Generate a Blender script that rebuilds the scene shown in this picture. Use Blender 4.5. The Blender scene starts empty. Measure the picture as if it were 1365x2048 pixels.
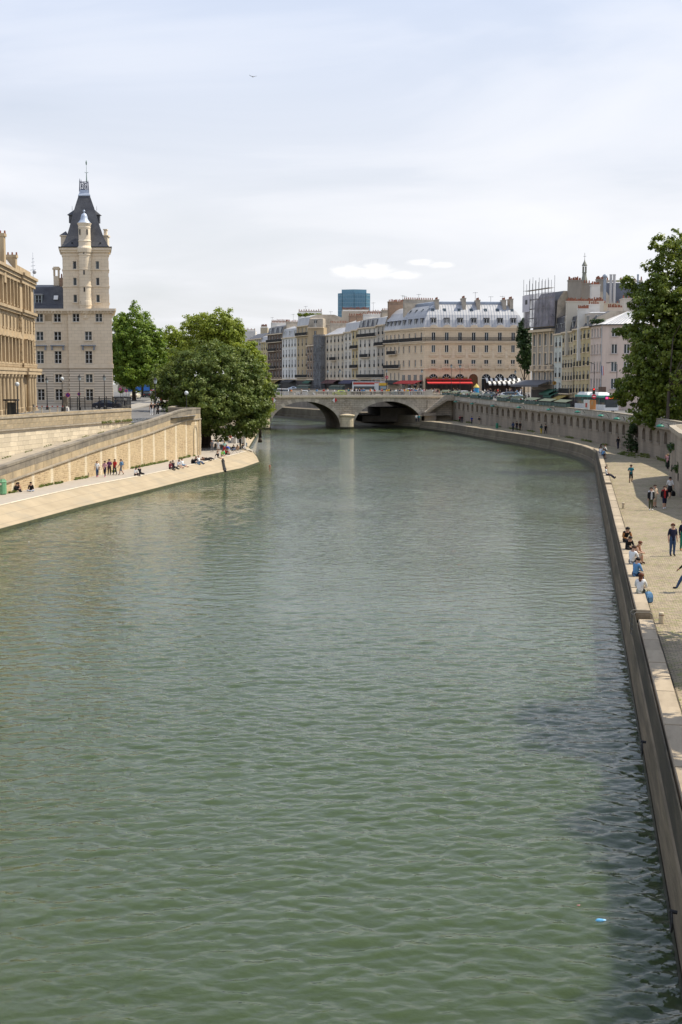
import bpy, math, random
import numpy as np
from mathutils import Vector, Matrix

R = math.radians
random.seed(7)
SC = bpy.context.scene
COL = SC.collection

# ------------------------------------------------------------------ camera
F, ZC, HOR = 2600.0, 12.0, 760.0
WZ = 0.45                                  # water level
PITCH = math.atan((1024 - HOR) / F)
cam = bpy.data.cameras.new('camera')
cam.sensor_fit = 'VERTICAL'
cam.sensor_height = 36.0
cam.lens = 36.0 * F / 2048.0
cam.clip_start, cam.clip_end = 0.5, 6000
camo = bpy.data.objects.new('camera', cam)
COL.objects.link(camo)
camo.location = (0, 0, ZC)
camo.rotation_euler = (math.pi / 2 - PITCH, 0, 0)
SC.camera = camo

def ray(x, y):
    dx, dy = (x - 682.5) / F, (1024 - y) / F
    return Vector((dx, math.cos(PITCH) + dy * math.sin(PITCH), -math.sin(PITCH) + dy * math.cos(PITCH)))

def G(x, y, z=0.0):                       # pixel -> point on the level z
    r = ray(x, y)
    t = (z - ZC) / r.z
    return Vector((r.x * t, r.y * t, z))

def V(x, y, d):                           # pixel -> point at forward distance d
    r = ray(x, y)
    return Vector((r.x * d / r.y, d, ZC + r.z * d / r.y))

def HX(x, d):                             # lateral position of a column at distance d
    return (x - 682.5) / 2613.0 * d

def ZY(y, d):                             # height of a row at distance d
    return V(682.5, y, d).z

# ------------------------------------------------------------------ world, sun
SUN_AZ, SUN_EL = R(78), R(55)             # azimuth measured from +Y towards +X
to_sun = Vector((math.cos(SUN_EL) * math.sin(SUN_AZ), math.cos(SUN_EL) * math.cos(SUN_AZ), math.sin(SUN_EL)))
sun = bpy.data.lights.new('sun', 'SUN')
sun.energy = 4.8
sun.angle = R(0.6)
sun.color = (1.0, 0.92, 0.77)
suno = bpy.data.objects.new('sun', sun)
COL.objects.link(suno)
suno.rotation_euler = (-to_sun).to_track_quat('-Z', 'Y').to_euler()
suno.location = (60, 20, 90)

W = bpy.data.worlds.new('World')
SC.world = W
W.use_nodes = True
wt = W.node_tree
wt.nodes.clear()

def N(t, kind, **kw):
    n = t.nodes.new(kind)
    for k, v in kw.items():
        if k in n.inputs:
            n.inputs[k].default_value = v
        else:
            setattr(n, k, v)
    return n

def math_node(t, op, a, b=None, c=None):
    n = t.nodes.new('ShaderNodeMath')
    n.operation = op
    for i, v in enumerate((a, b, c)):
        if v is None:
            continue
        if isinstance(v, (int, float)):
            n.inputs[i].default_value = v
        else:
            t.links.new(v, n.inputs[i])
    return n.outputs[0]

def mixcol(t, f, a, b):
    n = t.nodes.new('ShaderNodeMix')
    n.data_type = 'RGBA'
    for s, v in ((n.inputs[0], f), (n.inputs[6], a), (n.inputs[7], b)):
        if isinstance(v, (int, float)):
            s.default_value = v
        elif isinstance(v, tuple):
            s.default_value = (*v, 1.0) if len(v) == 3 else v
        else:
            t.links.new(v, s)
    return n.outputs[2]

def ramp(t, f, stops):
    n = t.nodes.new('ShaderNodeValToRGB')
    el = n.color_ramp.elements
    while len(el) < len(stops):
        el.new(0.5)
    for e, (p, c) in zip(el, stops):
        e.position = p
        e.color = (c, c, c, 1) if isinstance(c, (int, float)) else (*c, 1)
    t.links.new(f, n.inputs[0])
    return n.outputs[0]

BG = 0.1
sky = N(wt, 'ShaderNodeTexSky', sky_type='NISHITA', sun_disc=False, sun_elevation=SUN_EL, sun_rotation=SUN_AZ,
        air_density=1.0, dust_density=2.0, ozone_density=1.0)
tc = N(wt, 'ShaderNodeTexCoord')
sp = N(wt, 'ShaderNodeSeparateXYZ')
wt.links.new(tc.outputs['Generated'], sp.inputs[0])
zz = math_node(wt, 'ADD', math_node(wt, 'MAXIMUM', sp.outputs[2], 0.0), 0.16)
cb = N(wt, 'ShaderNodeCombineXYZ')
wt.links.new(math_node(wt, 'DIVIDE', sp.outputs[0], zz), cb.inputs[0])
wt.links.new(math_node(wt, 'DIVIDE', sp.outputs[1], zz), cb.inputs[1])
mp = N(wt, 'ShaderNodeMapping', Scale=(1.0, 1.15, 1.0), Rotation=(0, 0, R(35)))
wt.links.new(cb.outputs[0], mp.inputs[0])
cir = N(wt, 'ShaderNodeTexNoise', Scale=0.9, Detail=8.0, Roughness=0.5, Distortion=0.5)
wt.links.new(mp.outputs[0], cir.inputs[0])
veil = ramp(wt, cir.outputs[0], [(0.26, 0.66), (0.50, 0.90), (0.72, 1.0)])
# thin high veil of cloud, a little brighter towards the horizon as in hazy summer air
elev = ramp(wt, sp.outputs[2], [(0.0, (8.0, 8.05, 8.3)), (0.12, (7.8, 7.95, 8.4)), (0.28, (6.4, 7.1, 8.6)), (0.6, (5.3, 6.3, 8.6)), (1.0, (4.5, 5.7, 8.3))])
c1 = mixcol(wt, veil, sky.outputs[0], elev)
streak = ramp(wt, cir.outputs[0], [(0.46, 0.0), (0.74, 0.75)])
c1 = mixcol(wt, streak, c1, (8.5, 8.6, 8.9))
# a few small fair-weather cumulus low in the sky: (azimuth, elevation, half sizes) in radians
az = math_node(wt, 'ARCTAN2', sp.outputs[0], sp.outputs[1])
el_ = math_node(wt, 'ARCSINE', sp.outputs[2])
cbc = N(wt, 'ShaderNodeCombineXYZ')
wt.links.new(az, cbc.inputs[0]); wt.links.new(el_, cbc.inputs[1])
mpc = N(wt, 'ShaderNodeMapping', Scale=(90, 190, 1))
wt.links.new(cbc.outputs[0], mpc.inputs[0])
cn = N(wt, 'ShaderNodeTexNoise', Scale=1.0, Detail=7.0, Roughness=0.6)
wt.links.new(mpc.outputs[0], cn.inputs[0])
tot = None
for px, py, wx, wy in ((735, 545, 62, 12), (700, 543, 36, 13), (752, 538, 30, 13), (800, 550, 40, 8), (842, 525, 26, 7), (880, 530, 28, 6)):
    r_ = ray(px, py).normalized()
    a0, e0 = math.atan2(r_.x, r_.y), math.asin(r_.z)
    u_ = math_node(wt, 'DIVIDE', math_node(wt, 'SUBTRACT', az, a0), wx / 2613.0)
    v_ = math_node(wt, 'DIVIDE', math_node(wt, 'SUBTRACT', el_, e0), wy / 2613.0)
    rr = math_node(wt, 'ADD', math_node(wt, 'MULTIPLY', u_, u_), math_node(wt, 'MULTIPLY', v_, v_))
    g_ = math_node(wt, 'MULTIPLY', math_node(wt, 'EXPONENT', math_node(wt, 'MULTIPLY', rr, -1.1)), 0.62)
    tot = g_ if tot is None else math_node(wt, 'MAXIMUM', tot, g_)
tot = math_node(wt, 'MULTIPLY', tot, math_node(wt, 'ADD', math_node(wt, 'MULTIPLY', cn.outputs[0], 2.2), -0.25))
cmask = ramp(wt, tot, [(0.09, 0.0), (0.48, 1.0)])
c1 = mixcol(wt, cmask, c1, (9.6, 9.55, 9.5))
bgn = N(wt, 'ShaderNodeBackground', Strength=BG)
wt.links.new(c1, bgn.inputs[0])
wo = N(wt, 'ShaderNodeOutputWorld')
wt.links.new(bgn.outputs[0], wo.inputs[0])

SC.view_settings.view_transform = 'Standard'
SC.view_settings.look = 'None'
SC.view_settings.exposure = 0.24
SC.view_settings.gamma = 1.0
SC.view_settings.use_curve_mapping = False
SC.cycles.use_denoising = True
SC.cycles.max_bounces = 6
SC.cycles.diffuse_bounces = 3
SC.cycles.glossy_bounces = 3
SC.cycles.transparent_max_bounces = 6
SC.cycles.sample_clamp_indirect = 6.0

# ------------------------------------------------------------------ materials
MATS = {}

def mat(name, c1, c2=None, scale=1.0, rough=0.8, bump=0.0, bscale=12.0, stretch=(1, 1, 1), metallic=0.0, spec=0.3,
        lo=0.35, hi=0.68, brick=None, c3=None, s3=0.3, emit=None, rnd=0.0):
    """noise-mixed principled surface; brick=(width,height,mortar size,mortar colour,strength) adds coursed joints in x,z"""
    if name in MATS:
        return MATS[name]
    m = bpy.data.materials.new(name)
    m.use_nodes = True
    t = m.node_tree
    p = t.nodes['Principled BSDF']
    p.inputs['Roughness'].default_value = rough
    p.inputs['Metallic'].default_value = metallic
    p.inputs['Specular IOR Level'].default_value = spec
    co = N(t, 'ShaderNodeTexCoord').outputs['Object']
    mpn = N(t, 'ShaderNodeMapping', Scale=stretch)
    t.links.new(co, mpn.inputs[0])
    vec = mpn.outputs[0]
    col = c1
    if c2 is not None:
        no = N(t, 'ShaderNodeTexNoise', Scale=scale, Detail=6.0, Roughness=0.62)
        t.links.new(vec, no.inputs[0])
        col = mixcol(t, ramp(t, no.outputs[0], [(lo, 0.0), (hi, 1.0)]), c1, c2)
    if c3 is not None:
        no3 = N(t, 'ShaderNodeTexNoise', Scale=s3, Detail=7.0, Roughness=0.66)
        t.links.new(vec, no3.inputs[0])
        col = mixcol(t, ramp(t, no3.outputs[0], [(0.50, 0.0), (0.68, 0.85)]), col, c3)
    hgt = None
    if brick:
        bw, bh, ms, mc, st = brick
        sx = N(t, 'ShaderNodeSeparateXYZ'); t.links.new(co, sx.inputs[0])
        cx = N(t, 'ShaderNodeCombineXYZ')
        t.links.new(math_node(t, 'ADD', sx.outputs[0], sx.outputs[1]), cx.inputs[0]); t.links.new(sx.outputs[2], cx.inputs[1])
        br = N(t, 'ShaderNodeTexBrick', Scale=1.0)
        br.inputs['Brick Width'].default_value = bw
        br.inputs['Row Height'].default_value = bh
        br.inputs['Mortar Size'].default_value = ms
        br.inputs['Mortar Smooth'].default_value = 0.3
        br.inputs['Color1'].default_value = (0.78, 0.78, 0.78, 1)
        br.inputs['Color2'].default_value = (1, 1, 1, 1)
        t.links.new(cx.outputs[0], br.inputs['Vector'])
        mul = t.nodes.new('ShaderNodeMix'); mul.data_type = 'RGBA'; mul.blend_type = 'MULTIPLY'
        mul.inputs[0].default_value = st
        if isinstance(col, tuple):
            mul.inputs[6].default_value = (*col, 1)
        else:
            t.links.new(col, mul.inputs[6])
        t.links.new(br.outputs['Color'], mul.inputs[7])
        col = mixcol(t, math_node(t, 'MULTIPLY', br.outputs['Fac'], min(1.0, st * 1.6)), mul.outputs[2], mc)
        hgt = math_node(t, 'SUBTRACT', 1.0, br.outputs['Fac'])
    if rnd:
        gi = N(t, 'ShaderNodeObjectInfo')
        hs = N(t, 'ShaderNodeHueSaturation')
        t.links.new(math_node(t, 'ADD', math_node(t, 'MULTIPLY', gi.outputs['Random'], rnd), 1.0 - rnd / 2), hs.inputs['Value'])
        if isinstance(col, tuple):
            hs.inputs['Color'].default_value = (*col, 1)
        else:
            t.links.new(col, hs.inputs['Color'])
        col = hs.outputs[0]
    if isinstance(col, tuple):
        p.inputs['Base Color'].default_value = (*col, 1)
    else:
        t.links.new(col, p.inputs['Base Color'])
    if bump or hgt is not None:
        bn = N(t, 'ShaderNodeTexNoise', Scale=bscale, Detail=5.0, Roughness=0.6)
        t.links.new(vec, bn.inputs[0])
        h = bn.outputs[0]
        if hgt is not None:
            h = math_node(t, 'ADD', math_node(t, 'MULTIPLY', h, 0.4), hgt)
        bp = N(t, 'ShaderNodeBump', Strength=max(bump, 0.3), Distance=0.03)
        t.links.new(h, bp.inputs['Height'])
        t.links.new(bp.outputs[0], p.inputs['Normal'])
    if emit:
        p.inputs['Emission Color'].default_value = (*emit[0], 1)
        p.inputs['Emission Strength'].default_value = emit[1]
    MATS[name] = m
    return m

def plain(c, rough=0.6, metallic=0.0, spec=0.4):
    key = 'paint_%02x%02x%02x_%d_%d' % (int(c[0] * 255), int(c[1] * 255), int(c[2] * 255), rough * 10, metallic * 10)
    return mat(key, c, tuple(min(1, v * 0.8) for v in c), scale=3.0, rough=rough, metallic=metallic, spec=spec)

# limestone family
STONE = mat('limestone_cream', (0.80, 0.675, 0.505), (0.73, 0.605, 0.44), scale=0.5, stretch=(1, 1, 0.5), rough=0.85, brick=(1.1, 0.55, 0.012, (0.30, 0.22, 0.14), 0.35))
STONE_L = mat('limestone_trim', (0.78, 0.665, 0.51), (0.68, 0.57, 0.42), scale=0.8, rough=0.85)
STONE_P = mat('limestone_rusticated', (0.77, 0.68, 0.55), (0.70, 0.61, 0.485), scale=0.5, rough=0.85, brick=(30.0, 0.42, 0.05, (0.20, 0.15, 0.11), 0.7))
STONE_Y = mat('limestone_golden', (0.47, 0.365, 0.235), (0.34, 0.255, 0.155), scale=0.6, stretch=(1, 1, 0.4), rough=0.85, c3=(0.30, 0.22, 0.13), s3=0.5)
STONE_B = mat('bridge_stone', (0.58, 0.505, 0.40), (0.44, 0.38, 0.30), scale=0.35, rough=0.9, c3=(0.28, 0.235, 0.19), s3=0.5, brick=(1.2, 0.5, 0.03, (0.20, 0.165, 0.13), 0.55))
STONE_B2 = mat('voussoir_stone', (0.55, 0.48, 0.38), (0.40, 0.345, 0.275), scale=0.5, rough=0.9, rnd=0.5)
STONE_PIER = mat('pier_stone', (0.66, 0.56, 0.40), (0.52, 0.44, 0.31), scale=0.5, rough=0.9, brick=(1.0, 0.55, 0.02, (0.25, 0.20, 0.13), 0.5))
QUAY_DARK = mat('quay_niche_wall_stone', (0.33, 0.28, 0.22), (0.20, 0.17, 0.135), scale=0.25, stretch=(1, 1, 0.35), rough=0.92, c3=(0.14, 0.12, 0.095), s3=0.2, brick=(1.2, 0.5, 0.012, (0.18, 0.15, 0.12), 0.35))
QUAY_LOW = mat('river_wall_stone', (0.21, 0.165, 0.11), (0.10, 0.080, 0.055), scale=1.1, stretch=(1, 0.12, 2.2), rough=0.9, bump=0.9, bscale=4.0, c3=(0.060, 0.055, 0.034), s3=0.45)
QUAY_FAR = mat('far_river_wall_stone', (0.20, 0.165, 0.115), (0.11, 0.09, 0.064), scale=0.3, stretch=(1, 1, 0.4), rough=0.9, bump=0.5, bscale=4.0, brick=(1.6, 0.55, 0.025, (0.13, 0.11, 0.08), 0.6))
KERB = mat('kerb_stone', (0.38, 0.31, 0.22), (0.30, 0.24, 0.17), scale=1.6, rough=0.9, bump=0.35, bscale=18, c3=(0.20, 0.17, 0.115), s3=0.7, rnd=0.25)
ALGAE = mat('algae_band', (0.022, 0.026, 0.009), (0.055, 0.058, 0.018), scale=1.5, rough=0.75, bump=0.6, bscale=9)
ALGAE_D = mat('dark_wet_band', (0.022, 0.020, 0.014), (0.045, 0.045, 0.022), scale=1.0, rough=0.45, bump=0.6, bscale=9)
REVET = mat('revetment_stone', (0.42, 0.335, 0.22), (0.34, 0.27, 0.175), scale=0.5, rough=0.85, bump=0.3, bscale=8, c3=(0.33, 0.28, 0.20), s3=0.35, stretch=(1, 1, 1.5), brick=(2.4, 0.42, 0.012, (0.30, 0.25, 0.18), 0.3))
BLOCK = mat('upper_wall_block', (0.64, 0.56, 0.43), (0.54, 0.46, 0.335), scale=0.8, rough=0.9, bump=0.4, bscale=8, rnd=0.28)
BLOCK_Y = mat('parapet_block', (0.46, 0.36, 0.225), (0.34, 0.265, 0.165), scale=0.9, rough=0.9, bump=0.4, bscale=8, rnd=0.28, c3=(0.26, 0.225, 0.17), s3=0.5)
COPING = mat('parapet_coping', (0.38, 0.325, 0.25), (0.26, 0.225, 0.175), scale=1.0, rough=0.9, bump=0.3, rnd=0.2)
PARA_GREY = mat('ramp_parapet_weathered', (0.27, 0.232, 0.178), (0.165, 0.143, 0.113), scale=0.7, stretch=(1, 1, 1.4), rough=0.92, bump=0.4, c3=(0.105, 0.095, 0.082), s3=0.36, rnd=0.25)
QUAYPAVE = mat('left_quay_paving', (0.40, 0.35, 0.29), (0.33, 0.29, 0.24), scale=1.2, rough=0.92, bump=0.3, bscale=20)
ASPHALT = mat('asphalt', (0.16, 0.155, 0.15), (0.12, 0.118, 0.115), scale=1.0, rough=0.9, bump=0.2, bscale=30)
PAVEMENT = mat('pavement_slabs', (0.30, 0.28, 0.25), (0.25, 0.235, 0.21), scale=0.8, rough=0.9)
WHITE = mat('white_paint', (0.78, 0.78, 0.76), (0.70, 0.70, 0.68), scale=2.0, rough=0.5)
FRAME_W = mat('window_frame_white', (0.66, 0.66, 0.63), (0.58, 0.58, 0.56), scale=3.0, rough=0.5)
FRAME_G = mat('window_frame_grey_green', (0.33, 0.36, 0.36), (0.27, 0.30, 0.30), scale=3.0, rough=0.5)
GLASS = mat('window_glass_dark', (0.012, 0.014, 0.016), (0.03, 0.032, 0.034), scale=0.4, rough=0.08, spec=0.4)
GLASS_B = mat('window_glass_curtained', (0.055, 0.075, 0.085), (0.03, 0.04, 0.045), scale=0.6, rough=0.15, spec=0.5)
GLASS_W = mat('window_blind_pale', (0.22, 0.22, 0.22), (0.15, 0.15, 0.155), scale=0.5, rough=0.4)
SLATE = mat('roof_slate', (0.075, 0.078, 0.088), (0.05, 0.05, 0.06), scale=1.0, rough=0.55, spec=0.4, c3=(0.12, 0.12, 0.125), s3=0.4, brick=(0.3, 0.25, 0.01, (0.03, 0.03, 0.035), 0.4))
ZINC = mat('roof_zinc', (0.47, 0.465, 0.465), (0.37, 0.37, 0.38), scale=0.5, stretch=(1, 1, 0.3), rough=0.5, metallic=0.25, spec=0.4)
ZINC_B = mat('roof_zinc_blue', (0.30, 0.34, 0.40), (0.24, 0.275, 0.33), scale=0.5, rough=0.45, metallic=0.25)
LEAD = mat('lead_dome', (0.36, 0.41, 0.50), (0.45, 0.50, 0.58), scale=1.5, rough=0.45, metallic=0.2)
IRON = mat('black_iron', (0.02, 0.02, 0.022), (0.03, 0.03, 0.03), scale=4.0, rough=0.5)
IRON_B = mat('blue_grey_iron', (0.09, 0.10, 0.15), (0.06, 0.07, 0.10), scale=2.0, rough=0.5)
TERRA = mat('terracotta', (0.28, 0.105, 0.06), (0.17, 0.075, 0.05), scale=2.0, rough=0.8)
PLASTER = mat('chimney_plaster', (0.48, 0.42, 0.34), (0.36, 0.31, 0.25), scale=0.6, rough=0.9, c3=(0.24, 0.21, 0.17), s3=0.4)
PLASTER_W = mat('white_plaster', (0.70, 0.67, 0.62), (0.60, 0.57, 0.52), scale=0.6, rough=0.9)
BRICKC = mat('chimney_brick', (0.32, 0.20, 0.13), (0.24, 0.15, 0.10), scale=1.5, rough=0.9, brick=(0.4, 0.15, 0.015, (0.40, 0.33, 0.26), 0.6))
GREENBOX = mat('bookstall_green', (0.035, 0.075, 0.06), (0.05, 0.09, 0.075), scale=1.5, rough=0.55)
GREENLID = mat('bookstall_lid_zinc', (0.115, 0.135, 0.085), (0.08, 0.095, 0.06), scale=1.2, rough=0.6)
CLOTHS = {}

# ------------------------------------------------------------------ mesh builder
class MB:
    def __init__(s):
        s.v, s.f, s.m = [], [], []

    def add(s, pts, faces, mi=0):
        o = len(s.v)
        s.v += [tuple(p) for p in pts]
        s.f += [tuple(i + o for i in f) for f in faces]
        s.m += [mi] * len(faces)

    def quad(s, a, b, c, d, mi=0):
        s.add((a, b, c, d), ((0, 1, 2, 3),), mi)

    def box(s, x0, x1, y0, y1, z0, z1, mi=0):
        s.add([(x0, y0, z0), (x1, y0, z0), (x1, y1, z0), (x0, y1, z0), (x0, y0, z1), (x1, y0, z1), (x1, y1, z1), (x0, y1, z1)],
              [(0, 3, 2, 1), (4, 5, 6, 7), (0, 1, 5, 4), (1, 2, 6, 5), (2, 3, 7, 6), (3, 0, 4, 7)], mi)

    def hexa(s, b, t, mi=0):                      # b, t: four bottom and four top corners, counter-clockwise
        s.add(list(b) + list(t), [(0, 3, 2, 1), (4, 5, 6, 7), (0, 1, 5, 4), (1, 2, 6, 5), (2, 3, 7, 6), (3, 0, 4, 7)], mi)

    def prism(s, poly, z0, z1, mi=0):
        n = len(poly)
        pts = [(p[0], p[1], z0) for p in poly] + [(p[0], p[1], z1) for p in poly]
        s.add(pts, [tuple(range(n - 1, -1, -1)), tuple(range(n, 2 * n))] + [(i, (i + 1) % n, n + (i + 1) % n, n + i) for i in range(n)], mi)

    def tube(s, a, b, r0, r1=None, n=8, mi=0, caps=True):
        a, b = Vector(a), Vector(b)
        r1 = r0 if r1 is None else r1
        d = (b - a).normalized()
        u = d.orthogonal().normalized()
        w = d.cross(u)
        pts = []
        for c, r in ((a, r0), (b, r1)):
            for i in range(n):
                q = 2 * math.pi * i / n
                pts.append(c + (u * math.cos(q) + w * math.sin(q)) * r)
        fs = [(i, (i + 1) % n, n + (i + 1) % n, n + i) for i in range(n)]
        if caps:
            fs += [tuple(range(n - 1, -1, -1)), tuple(range(n, 2 * n))]
        s.add(pts, fs, mi)

    def path(s, pts, r, n=6, mi=0):
        for a, b in zip(pts[:-1], pts[1:]):
            s.tube(a, b, r, r, n, mi)

    def lathe(s, prof, c=(0, 0, 0), n=16, mi=0, a0=0.0, a1=2 * math.pi):
        full = abs(a1 - a0 - 2 * math.pi) < 1e-6
        k = n if full else n + 1
        pts = []
        for r, z in prof:
            for i in range(k):
                q = a0 + (a1 - a0) * i / n
                pts.append((c[0] + r * math.cos(q), c[1] + r * math.sin(q), c[2] + z))
        fs = []
        for j in range(len(prof) - 1):
            for i in range(n):
                i2 = (i + 1) % k
                fs.append((j * k + i, j * k + i2, (j + 1) * k + i2, (j + 1) * k + i))
        s.add(pts, fs, mi)

    def ball(s, c, r, mi=0, n=10, sx=1, sy=1, sz=1):
        m = max(4, n // 2)
        prof = [(max(0.001, math.sin(math.pi * j / m)) * r, -math.cos(math.pi * j / m) * r) for j in range(m + 1)]
        o = len(s.v)
        s.lathe(prof, (0, 0, 0), n, mi)
        for i in range(o, len(s.v)):
            p = s.v[i]
            s.v[i] = (c[0] + p[0] * sx, c[1] + p[1] * sy, c[2] + p[2] * sz)

    def loft(s, rings, mi=0, caps=True):
        n = len(rings[0])
        pts = [p for r in rings for p in r]
        fs = [(j * n + i, j * n + (i + 1) % n, (j + 1) * n + (i + 1) % n, (j + 1) * n + i) for j in range(len(rings) - 1) for i in range(n)]
        if caps:
            fs += [tuple(range(n - 1, -1, -1)), tuple(range((len(rings) - 1) * n, len(rings) * n))]
        s.add(pts, fs, mi)

    def mesh(s, name, mats, smooth=False):
        me = bpy.data.meshes.new(name)
        me.from_pydata(s.v, [], s.f)
        for m in (mats if isinstance(mats, (list, tuple)) else [mats]):
            me.materials.append(m)
        me.polygons.foreach_set('material_index', s.m)
        if smooth:
            me.polygons.foreach_set('use_smooth', [True] * len(s.f))
        me.update()
        return me

    def build(s, name, mats, parent=None, loc=(0, 0, 0), rz=0.0, smooth=False):
        return put(name, s.mesh(name, mats, smooth), parent, loc, rz)

def put(name, me, parent=None, loc=(0, 0, 0), rz=0.0, scale=None):
    o = bpy.data.objects.new(name, me)
    COL.objects.link(o)
    o.parent = parent
    o.location = loc
    if rz:
        o.rotation_euler = (0, 0, rz)
    if scale:
        o.scale = scale
    return o

def thing(name, label, cat, loc=(0, 0, 0), rz=0.0, group=None):
    o = put(name, None, None, loc, rz)
    o.empty_display_size = 0.2
    return tag(o, label, cat, group)

def tag(o, label=None, cat=None, group=None, kind=None):
    for k, v in (('label', label), ('category', cat), ('group', group), ('kind', kind)):
        if v:
            o[k] = v
    return o

def copy_tree(o, parent=None):
    c = o.copy()
    COL.objects.link(c)
    c.parent = parent
    for ch in list(o.children):
        copy_tree(ch, c)
    return c

def struct(o):
    o['kind'] = 'structure'
    return o

def lerp(a, b, t):
    return a + (b - a) * t

def interp(x, tab):
    if x <= tab[0][0]:
        return tab[0][1]
    for (a, va), (b, vb) in zip(tab[:-1], tab[1:]):
        if x <= b:
            return va + (vb - va) * (x - a) / (b - a)
    return tab[-1][1]

# =================================================================== SETTING
def zr(y):                                 # street level on the right bank
    return interp(y, [(170, 6.35), (240, 6.45), (325, 7.4), (345, 8.2), (420, 8.5)])

def zl(y):                                 # street level on the island
    return interp(y, [(150, 7.0), (175, 7.25), (230, 7.35), (300, 8.15), (340, 8.2)])

# ---- water
wm = bpy.data.materials.new('river_water')
wm.use_nodes = True
t = wm.node_tree
p = t.nodes['Principled BSDF']
co = N(t, 'ShaderNodeTexCoord').outputs['Object']
p.inputs['Roughness'].default_value = 0.05
p.inputs['IOR'].default_value = 1.33
silt = N(t, 'ShaderNodeTexNoise', Scale=0.05, Detail=3.0)
t.links.new(co, silt.inputs[0])
t.links.new(mixcol(t, ramp(t, silt.outputs[0], [(0.3, 0.0), (0.7, 1.0)]), (0.038, 0.056, 0.018), (0.046, 0.067, 0.026)), p.inputs['Base Color'])
def wave(scale, rot, sx, sy, detail, rough, dist=0.3):
    m_ = N(t, 'ShaderNodeMapping', Scale=(sx, sy, 1), Rotation=(0, 0, R(rot)))
    t.links.new(co, m_.inputs[0])
    n_ = N(t, 'ShaderNodeTexNoise', Scale=scale, Detail=detail, Roughness=rough, Distortion=dist)
    t.links.new(m_.outputs[0], n_.inputs[0])
    return n_.outputs[0]
w2 = wave(2.2, -20, 0.7, 1.3, 2.0, 0.45, 0.5)
w4 = wave(6.0, 25, 0.8, 1.2, 2.0, 0.5, 0.2)
patch = ramp(t, wave(0.05, 0, 1, 0.7, 3.0, 0.55), [(0.35, 0.35), (0.65, 1.2)])
h = math_node(t, 'MULTIPLY', math_node(t, 'ADD', math_node(t, 'MULTIPLY', w2, 0.16), math_node(t, 'MULTIPLY', w4, 0.05)), patch)
wsp = N(t, 'ShaderNodeSeparateXYZ'); t.links.new(co, wsp.inputs[0])
reach = ramp(t, math_node(t, 'DIVIDE', wsp.outputs[1], 400.0), [(0.12, 0.33), (0.55, 1.0)])     # bump raised upstream for waves the mesh drops, brightening far water
h = math_node(t, 'MULTIPLY', h, math_node(t, 'MULTIPLY', reach, 3.0))
bp = N(t, 'ShaderNodeBump', Strength=1.0, Distance=0.26)
t.links.new(h, bp.inputs['Height'])
t.links.new(bp.outputs[0], p.inputs['Normal'])
p.inputs['Subsurface Weight'].default_value = 1.0
p.inputs['Subsurface Radius'].default_value = (1.0, 1.0, 0.8)
p.inputs['Subsurface Scale'].default_value = 7.0
p.inputs['Roughness'].default_value = 0.02
# surface of real waves, tessellated finer where the water is close
rw_ = np.random.default_rng(4)
rows = [17.0]
while rows[-1] < 420:
    d = rows[-1]
    rows.append(d + max(0.045, 0.50 * d * d / 15600.0))
rows = np.array(rows)
cols = np.linspace(-0.47, 0.47, 760)
YY = np.repeat(rows[:, None], len(cols), 1)
XX = YY * cols[None, :]
ZZ = np.zeros_like(XX)
spc = np.gradient(rows)[:, None]
xsp = rows[:, None] * (cols[1] - cols[0])
gust = 0.75 + 0.35 * np.sin(XX * 0.045 + 0.7) * np.sin(YY * 0.031 + 1.3) + 0.2 * np.sin(XX * 0.11 + YY * 0.05)
NW = 64
for i in range(NW):
    lam = 0.27 * (9.0 ** (i / (NW - 1)))                 # 0.27 to 2.4 m
    th = rw_.normal(0.12, 0.50)                           # spread about the wind, which blows along the reach
    k = 2 * math.pi / lam
    kx, ky = k * math.sin(th), k * math.cos(th)
    slope = 0.026 * (lam / 0.6) ** (0.35 if lam < 0.6 else -0.7)
    fade = np.clip((lam / (abs(math.cos(th)) * spc + abs(math.sin(th)) * xsp) - 2.2) / 2.5, 0, 1)
    ph = kx * XX + ky * YY + rw_.uniform(0, 6.283) + 0.9 * np.sin(0.21 * XX + 0.13 * YY + i)
    ZZ += (slope / k) * fade * gust * (np.sin(ph) + 0.25 * np.sin(2 * ph + 1.57))
nr_, nc_ = XX.shape
wv_ = np.stack([XX, YY, ZZ + WZ], -1).reshape(-1, 3).astype(np.float32)
ii = (np.arange(nr_ - 1)[:, None] * nc_ + np.arange(nc_ - 1)[None, :]).ravel()
fq = np.stack([ii, ii + 1, ii + nc_ + 1, ii + nc_], -1).astype(np.int32)
# flat reaches outside the fan: near, far and to both sides
x0, x1, ya, yb = cols[0], cols[-1], rows[0], rows[-1]
ext = np.array([(-260, -20, 0), (80, -20, 0), (80, ya, 0), (x1 * ya, ya, 0), (x0 * ya, ya, 0), (-260, ya, 0), (80, x1 and 80 / x1, 0), (-260, yb, 0), (x0 * yb, yb, 0), (x1 * yb, yb, 0), (-260, 760, 0), (80, 760, 0), (200, yb, 0)], np.float32)
ext[:, 2] = WZ
me = bpy.data.meshes.new('water')
n0 = len(wv_)
faces_x = [(0, 1, 2, 5), (5, 4, 8, 7), (3, 2, 12, 9), (7, 9, 11, 10)]
me.vertices.add(n0 + len(ext)); me.vertices.foreach_set('co', np.concatenate([wv_, ext]).ravel())
lp = np.concatenate([fq.ravel(), (np.array(faces_x, np.int32) + n0).ravel()])
me.loops.add(len(lp)); me.loops.foreach_set('vertex_index', lp)
npol = len(lp) // 4
me.polygons.add(npol); me.polygons.foreach_set('loop_start', np.arange(0, npol * 4, 4, dtype=np.int32))
me.polygons.foreach_set('use_smooth', np.ones(npol, bool))
me.materials.append(wm)
me.update()
print('water quads', npol)
struct(put('water', me))

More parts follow.
